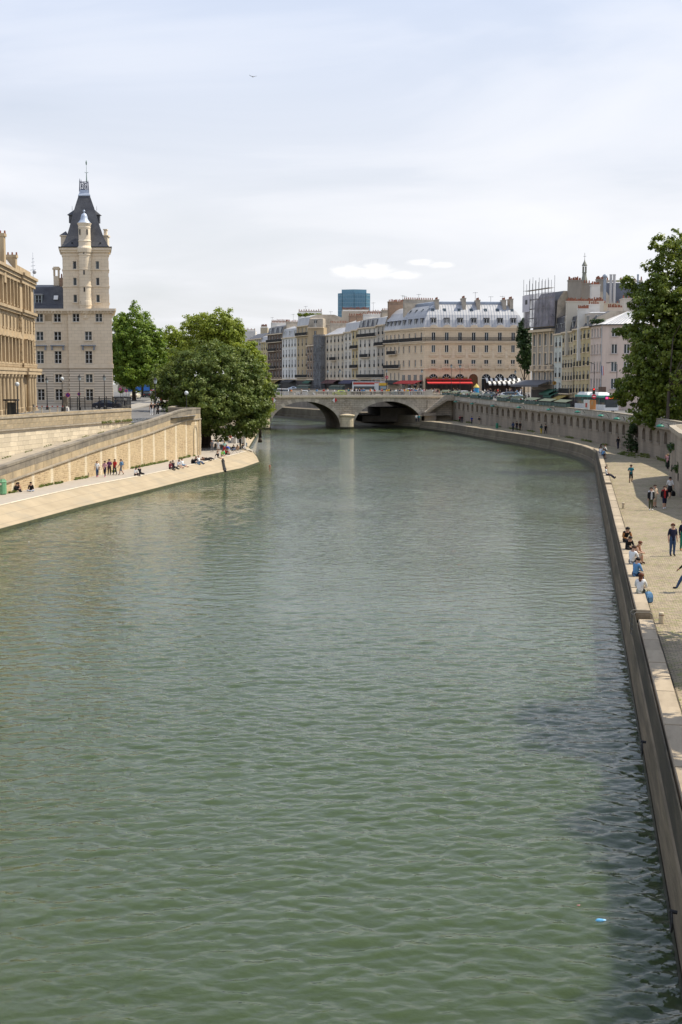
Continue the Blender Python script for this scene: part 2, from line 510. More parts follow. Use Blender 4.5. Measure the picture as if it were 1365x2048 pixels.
GROUND = mat('distant_ground', (0.20, 0.19, 0.17), (0.14, 0.14, 0.12), scale=0.02, rough=0.95)
b = MB()
b.quad((-3000, -300, -3), (3000, -300, -3), (3000, 4500, -3), (-3000, 4500, -3))
struct(b.build('ground', GROUND))

# ---- extrusion along a polyline: prof = [(offset to the right, z)], z may be a function of y
def normals(poly):
    out = []
    for i in range(len(poly)):
        a = Vector(poly[max(0, i - 1)]); c = Vector(poly[min(len(poly) - 1, i + 1)])
        d = (c - a).normalized()
        out.append(Vector((d.y, -d.x)))
    return out

def sweep(mb, poly, prof, mi=0, z_of=None):
    ns = normals(poly)
    rows = []
    for q, n in zip(poly, ns):
        base = z_of(q[1]) if z_of else 0.0
        rows.append([(q[0] + n.x * o, q[1] + n.y * o, base + z) for o, z in prof])
    k = len(prof)
    pts = [p_ for r in rows for p_ in r]
    fs = [(i * k + j, i * k + j + 1, (i + 1) * k + j + 1, (i + 1) * k + j) for i in range(len(rows) - 1) for j in range(k - 1)]
    mb.add(pts, fs, mi)

def resample(poly, step):
    pts = [Vector(q) for q in poly]
    out, acc = [pts[0]], 0.0
    for a, c in zip(pts[:-1], pts[1:]):
        L = (c - a).length
        d = step - acc
        while d <= L:
            out.append(a + (c - a) * (d / L))
            d += step
        acc = L - (d - step)
    return out

def smooth_poly(poly, it=2):
    pts = [Vector(q) for q in poly]
    for _ in range(it):
        o = [pts[0]]
        for a, c in zip(pts[:-1], pts[1:]):
            o += [a * 0.75 + c * 0.25, a * 0.25 + c * 0.75]
        pts = o + [pts[-1]]
    return pts

# ------------------------------------------------------------------ right bank, lower quay
EA, EB = G(1328, 1769, WZ), G(1190, 940, WZ)
EK = (EB.x - EA.x) / (EB.y - EA.y)
EDGE_N = [(EA.x + EK * (y - EA.y), y) for y in [-8] + list(range(0, 171, 10))]
EDGE_C = smooth_poly([EDGE_N[-1], (34.5, 181), (34.9, 192), (34.2, 206), (32.3, 225), (29.4, 242), (26.5, 262), (23.8, 284), (18.5, 306)], 2)
EDGE = [tuple(q) for q in EDGE_N] + [tuple(q) for q in EDGE_C[1:]]
EDGE_FAR = [(18.5, 306), (8, 330), (-12, 382), (-60, 512), (-110, 650)]
QZ = 2.4
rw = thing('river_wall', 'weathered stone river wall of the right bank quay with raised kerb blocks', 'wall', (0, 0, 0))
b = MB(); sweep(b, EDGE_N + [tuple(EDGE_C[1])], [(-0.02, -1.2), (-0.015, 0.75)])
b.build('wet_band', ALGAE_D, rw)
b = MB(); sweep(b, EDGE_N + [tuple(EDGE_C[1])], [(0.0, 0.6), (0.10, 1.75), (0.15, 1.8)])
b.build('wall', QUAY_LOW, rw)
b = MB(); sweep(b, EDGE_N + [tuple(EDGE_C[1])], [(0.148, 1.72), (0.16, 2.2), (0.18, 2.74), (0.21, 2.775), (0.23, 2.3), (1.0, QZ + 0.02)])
b.build('upper_wall', mat('river_wall_upper_grime_shade', (0.085, 0.070, 0.050), (0.048, 0.042, 0.030), scale=0.9, stretch=(1, 0.2, 1.6), rough=0.92, bump=0.8, bscale=5, c3=(0.13, 0.105, 0.072), s3=0.6), rw)  # darker than the wall below: grime plus shade put into the colour
b = MB(); sweep(b, EDGE_C, [(-0.03, -1.2), (-0.03, 0.85)])
b.build('wet_band', ALGAE_D, rw)
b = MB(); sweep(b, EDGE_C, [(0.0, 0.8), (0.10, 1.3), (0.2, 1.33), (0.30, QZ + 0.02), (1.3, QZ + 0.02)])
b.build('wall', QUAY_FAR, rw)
# kerb blocks, one by one
kb = MB()
kb.hexa([(-0.49, -0.5, 0), (0.49, -0.5, 0), (0.49, 0.5, 0), (-0.49, 0.5, 0)], [(-0.45, -0.5, 0.9), (0.45, -0.5, 0.9), (0.45, 0.5, 0.9), (-0.45, 0.5, 0.9)])
kb.hexa([(-0.45, -0.5, 0.9), (0.45, -0.5, 0.9), (0.45, 0.5, 0.9), (-0.45, 0.5, 0.9)], [(-0.41, -0.495, 1), (0.41, -0.495, 1), (0.41, 0.495, 1), (-0.41, 0.495, 1)])
kme = kb.mesh('kerb_stone', KERB)
rs = resample(EDGE, 1.95)
nr = normals(rs)
for i in range(len(rs) - 1):
    a, c = rs[i], rs[i + 1]
    y = (a.y + c.y) / 2
    if y < 16 or y > 300 or 50.2 < y < 52.2 or 115.5 < y < 117.5 or 129 < y < 131:
        continue
    d = c - a
    near = y < 176
    h = (0.40 if near else 0.10) + random.uniform(-0.02, 0.02)
    off = (0.56 if near else 0.72)
    m = (a + c) / 2 + Vector((d.y, -d.x)).normalized() * off
    o = put('kerb_stone', kme, rw, (m.x, m.y, QZ + 0.015), math.atan2(d.y, d.x) - math.pi / 2)
    o.scale = (0.62 if near else 0.8, d.length - 0.03, h)

# paving
cob = bpy.data.materials.new('cobbled_quay')
cob.use_nodes = True
t = cob.node_tree
p = t.nodes['Principled BSDF']
p.inputs['Roughness'].default_value = 0.9
co = N(t, 'ShaderNodeTexCoord').outputs['Object']
mpb = N(t, 'ShaderNodeMapping', Rotation=(0, 0, R(10)))
t.links.new(co, mpb.inputs[0])
br = N(t, 'ShaderNodeTexBrick', Scale=1.0)
br.inputs['Brick Width'].default_value = 0.23
br.inputs['Row Height'].default_value = 0.17
br.inputs['Mortar Size'].default_value = 0.018
br.inputs['Color1'].default_value = (0.37, 0.29, 0.19, 1)
br.inputs['Color2'].default_value = (0.21, 0.16, 0.105, 1)
br.inputs['Mortar'].default_value = (0.10, 0.085, 0.05, 1)
wpn = N(t, 'ShaderNodeTexNoise', Scale=3.0, Detail=3.0); t.links.new(co, wpn.inputs[0])
vmc = N(t, 'ShaderNodeVectorMath', operation='MULTIPLY_ADD'); t.links.new(wpn.outputs['Color'], vmc.inputs[0]); vmc.inputs[1].default_value = (0.14, 0.14, 0); t.links.new(mpb.outputs[0], vmc.inputs[2])
t.links.new(vmc.outputs[0], br.inputs['Vector'])
n1 = N(t, 'ShaderNodeTexNoise', Scale=0.35, Detail=6.0, Roughness=0.65); t.links.new(co, n1.inputs[0])
n2 = N(t, 'ShaderNodeTexNoise', Scale=2.4, Detail=4.0, Roughness=0.7); t.links.new(co, n2.inputs[0])
moss = math_node(t, 'MULTIPLY', br.outputs['Fac'], ramp(t, n2.outputs[0], [(0.46, 0.0), (0.60, 1.0)]))
base = mixcol(t, ramp(t, n1.outputs[0], [(0.35, 0.0), (0.7, 0.6)]), br.outputs['Color'], (0.40, 0.33, 0.23))
tuft = ramp(t, n2.outputs[0], [(0.55, 0.0), (0.65, 0.85)])
n5 = N(t, 'ShaderNodeTexNoise', Scale=0.16, Detail=7.0, Roughness=0.7); t.links.new(co, n5.inputs[0])
base = mixcol(t, ramp(t, n5.outputs[0], [(0.50, 0.0), (0.62, 0.55)]), base, (0.25, 0.20, 0.14))
c_ = mixcol(t, moss, base, (0.13, 0.14, 0.03))
c_ = mixcol(t, tuft, c_, (0.20, 0.20, 0.07))
t.links.new(c_, p.inputs['Base Color'])
bp = N(t, 'ShaderNodeBump', Strength=0.8, Distance=0.04)
t.links.new(math_node(t, 'SUBTRACT', 1.0, br.outputs['Fac']), bp.inputs['Height'])
t.links.new(bp.outputs[0], p.inputs['Normal'])

NICHE = smooth_poly([(20.5, 345), (24.5, 326), (30.5, 282), (36.4, 238), (38.4, 217), (39.5, 190), (39.2, 170), (38.6, 152), (37.6, 140), (36.5, 131)], 1)
NICHE = [tuple(q) for q in NICHE]
RAMP_R = [(36.5, 131.5), (33.6, 128.5), (31.9, 126), (31.3, 123.5), (28.1, 107.7), (27.0, 99), (27.0, 90), (28, 78), (28, 60), (26, 40), (24, 20), (23, -8)]
def edge_x(y, poly):
    return interp(y, sorted([(q[1], q[0]) for q in poly]))
b = MB()
ys = list(range(-8, 345, 4))
for y0, y1 in zip(ys[:-1], ys[1:]):
    def lim(y):
        w = min(edge_x(y, RAMP_R), 60) if y < 131 else edge_x(y, NICHE)
        e = edge_x(y, EDGE + EDGE_FAR[1:2]) + 0.5
        return e, max(w + 0.6, e)
    a0, a1 = lim(y0); c0, c1_ = lim(y1)
    b.quad((a0, y0, QZ), (a1, y0, QZ), (c1_, y1, QZ), (c0, y1, QZ))
struct(b.build('quay_pavement', cob))

# ------------------------------------------------------------------ niche wall of the upper quay
nw = thing('niche_wall', 'tall grey quay retaining wall with a row of arched niches below bookstalls', 'wall', (0, 0, 0))
NICHE_BACK = mat('niche_infill', (0.30, 0.22, 0.15), (0.18, 0.14, 0.10), scale=0.8, rough=0.95, bump=0.6, bscale=6)
rsn = resample(NICHE, 4.4)
wallmb = MB()
for i in range(len(rsn) - 1):
    A, C = rsn[i], rsn[i + 1]
    u = (C - A).normalized(); L = (C - A).length
    nrm = Vector((u.y, -u.x))                   # towards the river (polyline runs far to near)
    if nrm.x > 0:
        nrm = -nrm
    zt = zr((A.y + C.y) / 2) - 0.22
    zb, zs = zt - 1.75, zt - 0.95               # sill and springing
    x0, x1 = L / 2 - 0.95, L / 2 + 0.95
    def P(x, z, o=0.0):
        q = A + u * x + nrm * o
        return (q.x, q.y, z)
    wallmb.quad(P(0, QZ - 0.5), P(L, QZ - 0.5), P(L, zb), P(0, zb))
    wallmb.quad(P(0, zb), P(x0, zb), P(x0, zt), P(0, zt))
    wallmb.quad(P(x1, zb), P(L, zb), P(L, zt), P(x1, zt))
    arc = [(L / 2 - 0.95 * math.cos(math.pi * k / 8), zs + 0.72 * math.sin(math.pi * k / 8)) for k in range(9)]
    for (xa, za), (xb, zb_) in zip(arc[:-1], arc[1:]):
        wallmb.quad(P(xa, za), P(xb, zb_), P(xb, zt), P(xa, zt))
    wallmb.box(0, 0, 0, 0, 0, 0) if False else None
    nb = MB()
    outl = [(x0, zb)] + arc + [(x1, zb)]
    for (xa, za), (xb, zb_) in zip(outl[:-1], outl[1:]):
        nb.quad(P(xa, za), P(xb, zb_), P(xb, zb_, -0.55), P(xa, za, -0.55), 1)
    nb.quad(P(x0, zb), P(x1, zb), P(x1, zb, -0.55), P(x0, zb, -0.55), 1)
    ctr = (L / 2, zs)
    for (xa, za), (xb, zb_) in zip(outl[:-1], outl[1:]):
        nb.add([P(xa, za, -0.55), P(xb, zb_, -0.55), P(*ctr, -0.55)], [(0, 1, 2)])
    nb.add([P(x1, zb, -0.55), P(x0, zb, -0.55), P(*ctr, -0.55)], [(0, 1, 2)])
    nb.hexa([P(x0 - 0.12, zb - 0.16, 0.12), P(x1 + 0.12, zb - 0.16, 0.12), P(x1 + 0.12, zb - 0.16, -0.1), P(x0 - 0.12, zb - 0.16, -0.1)],
            [P(x0 - 0.12, zb, 0.12), P(x1 + 0.12, zb, 0.12), P(x1 + 0.12, zb, -0.1), P(x0 - 0.12, zb, -0.1)], 1)
    nb.build('niche', [NICHE_BACK, QUAY_DARK], nw)
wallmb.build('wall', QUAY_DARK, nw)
b = MB()
sgn = 1 if normals(NICHE)[3].x < 0 else -1       # river side
sweep(b, NICHE, [(0.02 * sgn, -0.24), (0.28 * sgn, -0.2), (0.30 * sgn, 0.0), (0.05 * sgn, 0.05)], 0, zr)
b.build('ledge', COPING, nw)
b = MB()
sweep(b, NICHE, [(0.06 * sgn, 0.0), (0.06 * sgn, 0.86), (0.14 * sgn, 0.88), (0.14 * sgn, 1.0), (-0.42 * sgn, 1.0), (-0.36 * sgn, 0.0)], 0, zr)
b.build('parapet', COPING, nw)
PANEL = mat('parapet_panel_pale', (0.46, 0.42, 0.36), (0.36, 0.33, 0.28), scale=1.2, rough=0.9, rnd=0.3)
rsp = resample(NICHE, 1.1)
pm = MB(); pm.box(-0.46, 0.46, -0.04, 0.04, 0.06, 0.82)
pme = pm.mesh('parapet_panel', PANEL)
for i in range(2, len(rsp) - 1):
    a, c = rsp[i], rsp[i + 1]
    d = c - a
    n_ = Vector((d.y, -d.x)).normalized() * (0.07 * sgn)
    m = (a + c) / 2
    put('parapet_panel', pme, nw, (m.x + n_.x, m.y + n_.y, zr(m.y)), math.atan2(d.y, d.x))

# near retaining wall on the right edge, with iron rings
nr_w = thing('retaining_wall', 'shaded retaining wall with iron mooring rings at the right edge of the quay', 'wall', (0, 0, 0))
b = MB()
sweep(b, RAMP_R, [(0.0, QZ - 0.5), (0.0, 7.25)], 0)
b.build('wall', QUAY_DARK, nr_w)
b = MB()
s2 = -1
sweep(b, RAMP_R, [(0.0, 7.25), (0.12, 7.27), (0.12, 7.65), (-0.5, 7.65), (-0.5, 6.4)], 0)
b.build('coping', COPING, nr_w)
def ring(name, parent, c, n, r=0.22, th=0.025):
    mb = MB()
    n = Vector(n).normalized(); u = Vector((0, 0, 1)); w = n.cross(u)
    pts = [Vector(c) + n * 0.06 + (u * math.cos(q) + w * math.sin(q)) * r for q in [2 * math.pi * k / 14 for k in range(15)]]
    mb.path(pts, th, 6)
    mb.tube(Vector(c) + u * r - n * 0.05, Vector(c) + u * r + n * 0.1, 0.04)
    return mb.build(name, IRON, parent)
for px_, py_ in ((1341, 937), (1344, 955)):
    yy = 119.0 if px_ == 1341 else 108.5
    xx = edge_x(yy, RAMP_R)
    ring('mooring_ring', nr_w, (xx, yy, ZY(py_, yy)), (-1, 0.18, 0), 0.30, 0.03)
for k, (px_, py_) in enumerate(((1273, 887),)):
    ring('mooring_ring', nw, (39.2, 176, 3.9), (-1, 0, 0), 0.3, 0.04)
for yy in (36.5, 24.5):
    ring('mooring_ring', rw, (edge_x(yy, EDGE) - 0.10, yy, 1.45), (-1, 0.18, 0.15), 0.20, 0.022)

# ---- right bank street
b = MB()
ys = [-8, 20, 60, 80, 90, 100, 108, 124, 128, 131, 140, 150, 170, 190, 217, 238, 260, 282, 304, 326, 345, 360, 392, 420, 460, 523, 620, 760]
UP2 = [(20.5, 345), (17, 350), (1, 392), (-48, 523), (-86, 625), (-130, 760)]
def street_edge(y):
    if y <= 131:
        return edge_x(y, RAMP_R) + 0.4
    if y <= 345:
        return edge_x(y, NICHE) + 0.35
    return edge_x(y, UP2)
for y0, y1 in zip(ys[:-1], ys[1:]):
    e0, e1 = street_edge(y0), street_edge(y1)
    b.quad((e0, y0, zr(y0)), (e0 + 4.0, y0, zr(y0)), (e1 + 4.0, y1, zr(y1)), (e1, y1, zr(y1)), 1)
    b.quad((e0 + 4.0, y0, zr(y0) - 0.12), (500, y0, zr(y0) - 0.12), (500, y1, zr(y1) - 0.12), (e1 + 4.0, y1, zr(y1) - 0.12), 0)
    b.quad((e0 + 4.0, y0, zr(y0) - 0.12), (e1 + 4.0, y1, zr(y1) - 0.12), (e1 + 4.0, y1, zr(y1)), (e0 + 4.0, y0, zr(y0)), 1)
struct(b.build('right_bank_street', [ASPHALT, PAVEMENT]))

# far quay beyond the bridge
fq = thing('far_quay_wall', 'pale stone quay wall seen through the bridge arch', 'wall', (0, 0, 0))
b = MB(); sweep(b, EDGE_FAR, [(-0.04, -1.2), (-0.04, 1.0)]); b.build('wet_band', ALGAE_D, fq)
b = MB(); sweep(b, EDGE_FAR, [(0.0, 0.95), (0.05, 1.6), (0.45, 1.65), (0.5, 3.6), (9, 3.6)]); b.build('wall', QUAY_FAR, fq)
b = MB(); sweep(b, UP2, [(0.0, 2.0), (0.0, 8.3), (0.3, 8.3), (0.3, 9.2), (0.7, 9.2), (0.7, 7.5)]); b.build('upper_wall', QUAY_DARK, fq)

# ------------------------------------------------------------------ left bank
LZ = 1.7
WL = [G(x, y, WZ) for x, y in ((-140, 1098), (0, 1063.5), (82, 1041), (164, 1018), (287, 987), (410, 955), (484, 939.5), (519, 927))]
TL = [G(x, y, LZ) for x, y in ((-140, 1050), (0, 1011), (82, 992), (164, 973.5), (287, 950.5), (410, 924), (470, 909), (493, 902.5))]
dW = (WL[1] - WL[0]).normalized(); dT = (TL[1] - TL[0]).normalized()
WL = [WL[0] - dW * 40] + WL + [Vector((-12.4, 192, WZ)), Vector((-15.6, 220, WZ)), Vector((-19, 306, WZ)), Vector((-21, 345, WZ))]
TL = [TL[0] - dT * 40] + TL + [Vector((-14.6, 191.5, LZ)), Vector((-17.5, 221, LZ)), Vector((-20.5, 306, LZ)), Vector((-22.5, 345, LZ))]
lw = thing('revetment', 'sunlit sloping stone embankment with rounded shoulder along the left bank', 'wall', (0, 0, 0))
def revet(frs, mb, i0=0, i1=None):
    rows = []
    for w_, t_ in list(zip(WL, TL))[i0:i1]:
        rows.append([tuple(Vector((lerp(w_.x, t_.x, f), lerp(w_.y, t_.y, f), z))) for f, z in frs])
    k = len(frs)
    mb.add([q for r_ in rows for q in r_], [(i * k + j, i * k + j + 1, (i + 1) * k + j + 1, (i + 1) * k + j) for i in range(len(rows) - 1) for j in range(k - 1)])
b = MB(); revet([(0.0, 0.66), (0.05, 0.72), (0.34, 1.0), (0.52, 1.22), (0.70, 1.46), (0.85, 1.62), (1.0, LZ + 0.0)], b); b.build('slope', REVET, lw, smooth=True)
b = MB(); revet([(-0.2, -0.5), (-0.012, 0.66), (0.015, 0.68)], b); b.build('algae_band', ALGAE, lw)
EDGEST = mat('quay_edge_stone', (0.68, 0.60, 0.46), (0.58, 0.50, 0.37), scale=1.0, rough=0.85, rnd=0.2)
for i in range(1, 8):                      # lighter edge stones along the top
    a, c = TL[i], TL[i + 1]
    w_ = (TL[i] - WL[i]); w_.z = 0; w_.normalize()
    n = max(1, int((c - a).length / 2.0))
    for k in range(n):
        p0, p1 = a.lerp(c, k / n), a.lerp(c, (k + 1) / n)
        g = (p1 - p0).normalized() * 0.02
        mb = MB()
        mb.hexa([p0 + g - w_ * 0.02 + Vector((0, 0, -0.1)), p0 + g + w_ * 0.42 + Vector((0, 0, -0.1)), p1 - g + w_ * 0.42 + Vector((0, 0, -0.1)), p1 - g - w_ * 0.02 + Vector((0, 0, -0.1))],
                [p0 + g - w_ * 0.02 + Vector((0, 0, 0.015)), p0 + g + w_ * 0.42 + Vector((0, 0, 0.03)), p1 - g + w_ * 0.42 + Vector((0, 0, 0.03)), p1 - g - w_ * 0.02 + Vector((0, 0, 0.015))])
        mb.build('edge_stone', EDGEST, lw)

B0 = G(0, 990, LZ); B1 = G(402, 909, LZ)
uB = (B1 - B0).normalized()
BL0 = B0 - uB * 45
LW_ = (B1 - BL0).length
nB = Vector((uB.y, -uB.x, 0))              # towards the river
b = MB()
pts_t = TL
def wall_x(y):
    return B0.x + uB.x / uB.y * (y - B0.y)
for a, c in zip(TL[:-1], TL[1:]):
    f = lambda q: Vector((min(wall_x(q.y) - 1.0, -24.5) if q.y < 180 else -24.6, q.y, LZ))
    b.quad(a, c, f(c), f(a))
struct(b.build('left_quay_pavement', QUAYPAVE))

# ramp wall; local frame: x along the wall towards the bridge, -y towards the river
RZ = math.atan2(uB.y, uB.x)
def par_top(s):                            # parapet top as a function of the distance along
    y = BL0.y + uB.y * s
    return interp(y, [(60, 0.4), (117, 4.25), (140, 5.95), (159, 7.1), (172, 8.1), (174.5, 8.2), (190, 8.2)])
rp = thing('ramp_wall', 'golden rubble retaining wall of the left bank ramp streaked white with weathered grey parapet', 'wall', tuple(BL0), RZ)
rub = bpy.data.materials.new('ramp_rubble')
rub.use_nodes = True
t = rub.node_tree
p = t.nodes['Principled BSDF']; p.inputs['Roughness'].default_value = 0.95
co = N(t, 'ShaderNodeTexCoord').outputs['Object']
sx = N(t, 'ShaderNodeSeparateXYZ'); t.links.new(co, sx.inputs[0])
cx = N(t, 'ShaderNodeCombineXYZ'); t.links.new(sx.outputs[0], cx.inputs[0]); t.links.new(sx.outputs[2], cx.inputs[1])
br = N(t, 'ShaderNodeTexBrick', Scale=1.0)
br.inputs['Brick Width'].default_value = 0.42; br.inputs['Row Height'].default_value = 0.2; br.inputs['Mortar Size'].default_value = 0.03
br.inputs['Color1'].default_value = (0.52, 0.385, 0.215, 1); br.inputs['Color2'].default_value = (0.28, 0.185, 0.095, 1); br.inputs['Mortar'].default_value = (0.56, 0.44, 0.28, 1)
wrp = N(t, 'ShaderNodeTexNoise', Scale=1.5, Detail=3.0); t.links.new(co, wrp.inputs[0])
vm = N(t, 'ShaderNodeVectorMath', operation='MULTIPLY_ADD'); t.links.new(wrp.outputs['Color'], vm.inputs[0]); vm.inputs[1].default_value = (0.18, 0.12, 0); t.links.new(cx.outputs[0], vm.inputs[2])
t.links.new(vm.outputs[0], br.inputs['Vector'])
n1 = N(t, 'ShaderNodeTexNoise', Scale=0.4, Detail=6.0, Roughness=0.65); t.links.new(co, n1.inputs[0])
base = mixcol(t, ramp(t, n1.outputs[0], [(0.38, 0.0), (0.66, 0.75)]), br.outputs['Color'], (0.56, 0.435, 0.26))
# lime streaks below the weep holes, every 4.6 m
ph = math_node(t, 'FRACT', math_node(t, 'DIVIDE', math_node(t, 'ADD', sx.outputs[0], 0.4), 4.6))
dst = math_node(t, 'ABSOLUTE', math_node(t, 'SUBTRACT', ph, 0.5))
n4 = N(t, 'ShaderNodeTexNoise', Scale=0.9, Detail=5.0, Roughness=0.7); t.links.new(co, n4.inputs[0])
st = math_node(t, 'ADD', math_node(t, 'MULTIPLY', dst, 8.0), math_node(t, 'MULTIPLY', math_node(t, 'SUBTRACT', n4.outputs[0], 0.5), 1.6))
base = mixcol(t, ramp(t, st, [(0.15, 0.85), (0.85, 0.0)]), base, (0.70, 0.615, 0.455))
t.links.new(base, p.inputs['Base Color'])
bpn = N(t, 'ShaderNodeBump', Strength=0.9, Distance=0.06)
t.links.new(math_node(t, 'ADD', math_node(t, 'SUBTRACT', 1.0, br.outputs['Fac']), n4.outputs[0]), bpn.inputs['Height']); t.links.new(bpn.outputs[0], p.inputs['Normal'])
b = MB()
ss = [LW_ * k / 40 for k in range(41)]
for s0, s1 in zip(ss[:-1], ss[1:]):
    z0, z1 = par_top(s0) - 1.5 - LZ, par_top(s1) - 1.5 - LZ
    b.quad((s0, 0, -0.5), (s1, 0, -0.5), (s1, 0, z1), (s0, 0, z0))
    b.quad((s0, 0.9, -0.5), (s0, 0.9, z0), (s1, 0.9, z1), (s1, 0.9, -0.5))
b.quad((LW_, 0, -0.5), (LW_, 0.9, -0.5), (LW_, 0.9, z1), (LW_, 0, z1))
b.build('wall', rub, rp)
b = MB()                                   # dressed corner strip and blind arch
b.box(LW_ - 0.9, LW_ + 0.06, -0.06, 0.96, -0.5, 4.98)
b.build('corner_quoin', REVET, rp)
b = MB()
for k in range(12):
    q0, q1 = math.pi * k / 12, math.pi * (k + 1) / 12
    cx0, r0, r1_ = LW_ - 2.6, 0.75, 1.0
    pp = lambda r_, q: (cx0 - r_ * math.cos(q), -0.07, 3.0 + r_ * 1.2 * math.sin(q))
    pb = lambda r_, q: (cx0 - r_ * math.cos(q), 0.02, 3.0 + r_ * 1.2 * math.sin(q))
    b.hexa([pp(r0, q0), pp(r0, q1), pb(r0, q1), pb(r0, q0)], [pp(r1_, q0), pp(r1_, q1), pb(r1_, q1), pb(r1_, q0)])
for sgn_ in (-1, 1):
    b.box(LW_ - 2.6 + sgn_ * 0.875 - 0.125, LW_ - 2.6 + sgn_ * 0.875 + 0.125, -0.07, 0.02, -0.2, 3.0)
b.build('blind_arch', REVET, rp)
nseg = int(LW_ / 2.1)
for k in range(nseg):
    s0, s1 = LW_ * k / nseg + 0.012, LW_ * (k + 1) / nseg - 0.012
    if s1 < 20:
        continue
    def seg(za, zb, y0, y1, mt, nm, sa=s0, sb=s1):
        mb = MB()
        t0, t1 = par_top(sa) - LZ, par_top(sb) - LZ
        mb.hexa([(sa, y0, t0 + za), (sb, y0, t1 + za), (sb, y1, t1 + za), (sa, y1, t0 + za)],
                [(sa, y0, t0 + zb), (sb, y0, t1 + zb), (sb, y1, t1 + zb), (sa, y1, t0 + zb)])
        mb.build(nm, mt, rp)
    j = random.uniform(-0.006, 0.006)
    seg(-1.62, -1.46, -0.16, 0.5, COPING, 'string_course_stone')
    sm_ = (s0 + s1) / 2 + random.uniform(-0.3, 0.3)
    seg(-1.45, -0.84, -0.02 + j, 0.5, BLOCK_Y, 'parapet_block', s0, sm_ - 0.012)
    seg(-1.45, -0.84, -0.02 - j, 0.5, BLOCK_Y, 'parapet_block', sm_ + 0.012, s1)
    seg(-0.82, -0.24, -0.02 + j, 0.5, PARA_GREY, 'parapet_block')
    seg(-0.22, 0.0, -0.07, 0.62, PARA_GREY, 'coping_stone')

# upper wall, block by block; local frame along x
U1 = Vector((HX(262, 164), 164, 0)); U0 = Vector((HX(0, 130), 130, 0))
uU = (U1 - U0).normalized()
US = U0 - uU * 30
LU = (U1 - US).length
uw = thing('upper_quay_wall', 'pale block stone wall with projecting ledge above the left bank ramp', 'wall', (US.x, US.y, 0), math.atan2(uU.y, uU.x))
def ramp_z(y):
    return interp(y, [(60, -0.6), (117, 3.25), (140, 4.95), (159, 6.1), (172, 7.15), (176, 7.25)])
bm_ = MB()
bm_.hexa([(-0.5, -0.5, -0.5), (0.5, -0.5, -0.5), (0.5, 0.5, -0.5), (-0.5, 0.5, -0.5)], [(-0.5, -0.5, 0.5), (0.5, -0.5, 0.5), (0.5, 0.5, 0.5), (-0.5, 0.5, 0.5)])
blk = {m_.name: bm_.mesh('stone_block', m_) for m_ in (BLOCK, BLOCK_Y)}
row = 0
z = 3.4
while z < 8.1:
    ledge_row = 6.72 < z + 0.01 < 6.9
    h = 0.47
    if z < 6.85 and z + h > 6.86:
        h = 6.88 - z
    if h > 0.12:
        s = 12.0 - random.uniform(0, 1.0)
        while s < LU - 0.2:
            L = random.uniform(1.0, 1.7)
            L = min(L, LU - s)
            ym = US.y + uU.y * (s + L)
            if z + h > ramp_z(ym) - 0.3:
                m_ = BLOCK if z < 6.85 else BLOCK_Y
                o = put('stone_block', blk[m_.name], uw, (s + L / 2, 0.25 + random.uniform(-0.008, 0.008) - (0.0 if z < 6.85 else 0.03), z + h / 2))
                o.scale = (L - 0.022, 0.5, h - 0.022)
            s += L
    z += h
    if abs(z - 6.88) < 0.02:
        z = 7.08
b = MB(); b.box(0, LU + 0.02, 0.06, 0.46, 2.0, 8.12)
b.build('core', mat('mortar', (0.30, 0.25, 0.18), (0.2, 0.17, 0.12), scale=1, rough=0.95), uw)
n = int(LU / 1.9)
for k in range(n):
    s0, s1 = LU * k / n + 0.01, LU * (k + 1) / n - 0.01
    if s1 < 12:
        continue
    b = MB(); b.box(s0, s1, -0.2, 0.5, 6.90, 7.07); b.build('ledge_stone', COPING, uw)
    b = MB(); b.box(s0, s1, -0.10, 0.58, 8.14, 8.33); b.build('coping_stone', COPING, uw)

# ramp surface and left street
b = MB()
ys = [85, 100, 117, 130, 140, 150, 159, 167, 172, 176]
for y0, y1 in zip(ys[:-1], ys[1:]):
    xa = lambda y: U0.x + uU.x / uU.y * (y - U0.y) + 0.1
    xb = lambda y: wall_x(y) - 0.4
    b.quad((xa(y0), y0, ramp_z(y0)), (xb(y0), y0, ramp_z(y0)), (xb(y1), y1, ramp_z(y1)), (xa(y1), y1, ramp_z(y1)))
struct(b.build('ramp', mat('ramp_setts', (0.36, 0.31, 0.24), (0.28, 0.24, 0.19), scale=1.0, rough=0.92, bump=0.4, bscale=8)))
b = MB()
ys = [60, 120, 150, 167, 176, 200, 230, 260, 300, 345, 420]
for y0, y1 in zip(ys[:-1], ys[1:]):
    xr = lambda y: (U0.x + uU.x / uU.y * (y - U0.y) - 0.1) if y <= 167 else (-19.4 if y < 177 else -24.4)
    if y0 == 176:
        b.quad((-80, 176, zl(176)), (-19.4, 176, zl(176)), (-24.4, 200, zl(200)), (-80, 200, zl(200)))
    elif y0 == 167:
        b.quad((-80, 167, zl(167)), (-21.4, 167, zl(167)), (-19.4, 176, zl(176)), (-80, 176, zl(176)))
    else:
        b.quad((-80, y0, zl(y0)), (xr(y0), y0, zl(y0)), (xr(y1), y1, zl(y1)), (-80, y1, zl(y1)))
struct(b.build('island_street', ASPHALT))
b = MB()
b.quad((-36.5, 205, zl(205) + 0.12), (-33.0, 205, zl(205) + 0.12), (-36.0, 290, zl(290) + 0.12), (-39.5, 290, zl(290) + 0.12))
b.quad((-33.0, 205, zl(205) - 0.1), (-36.0, 290, zl(290) - 0.1), (-36.0, 290, zl(290) + 0.12), (-33.0, 205, zl(205) + 0.12))
struct(b.build('island_pavement', PAVEMENT))
b = MB()
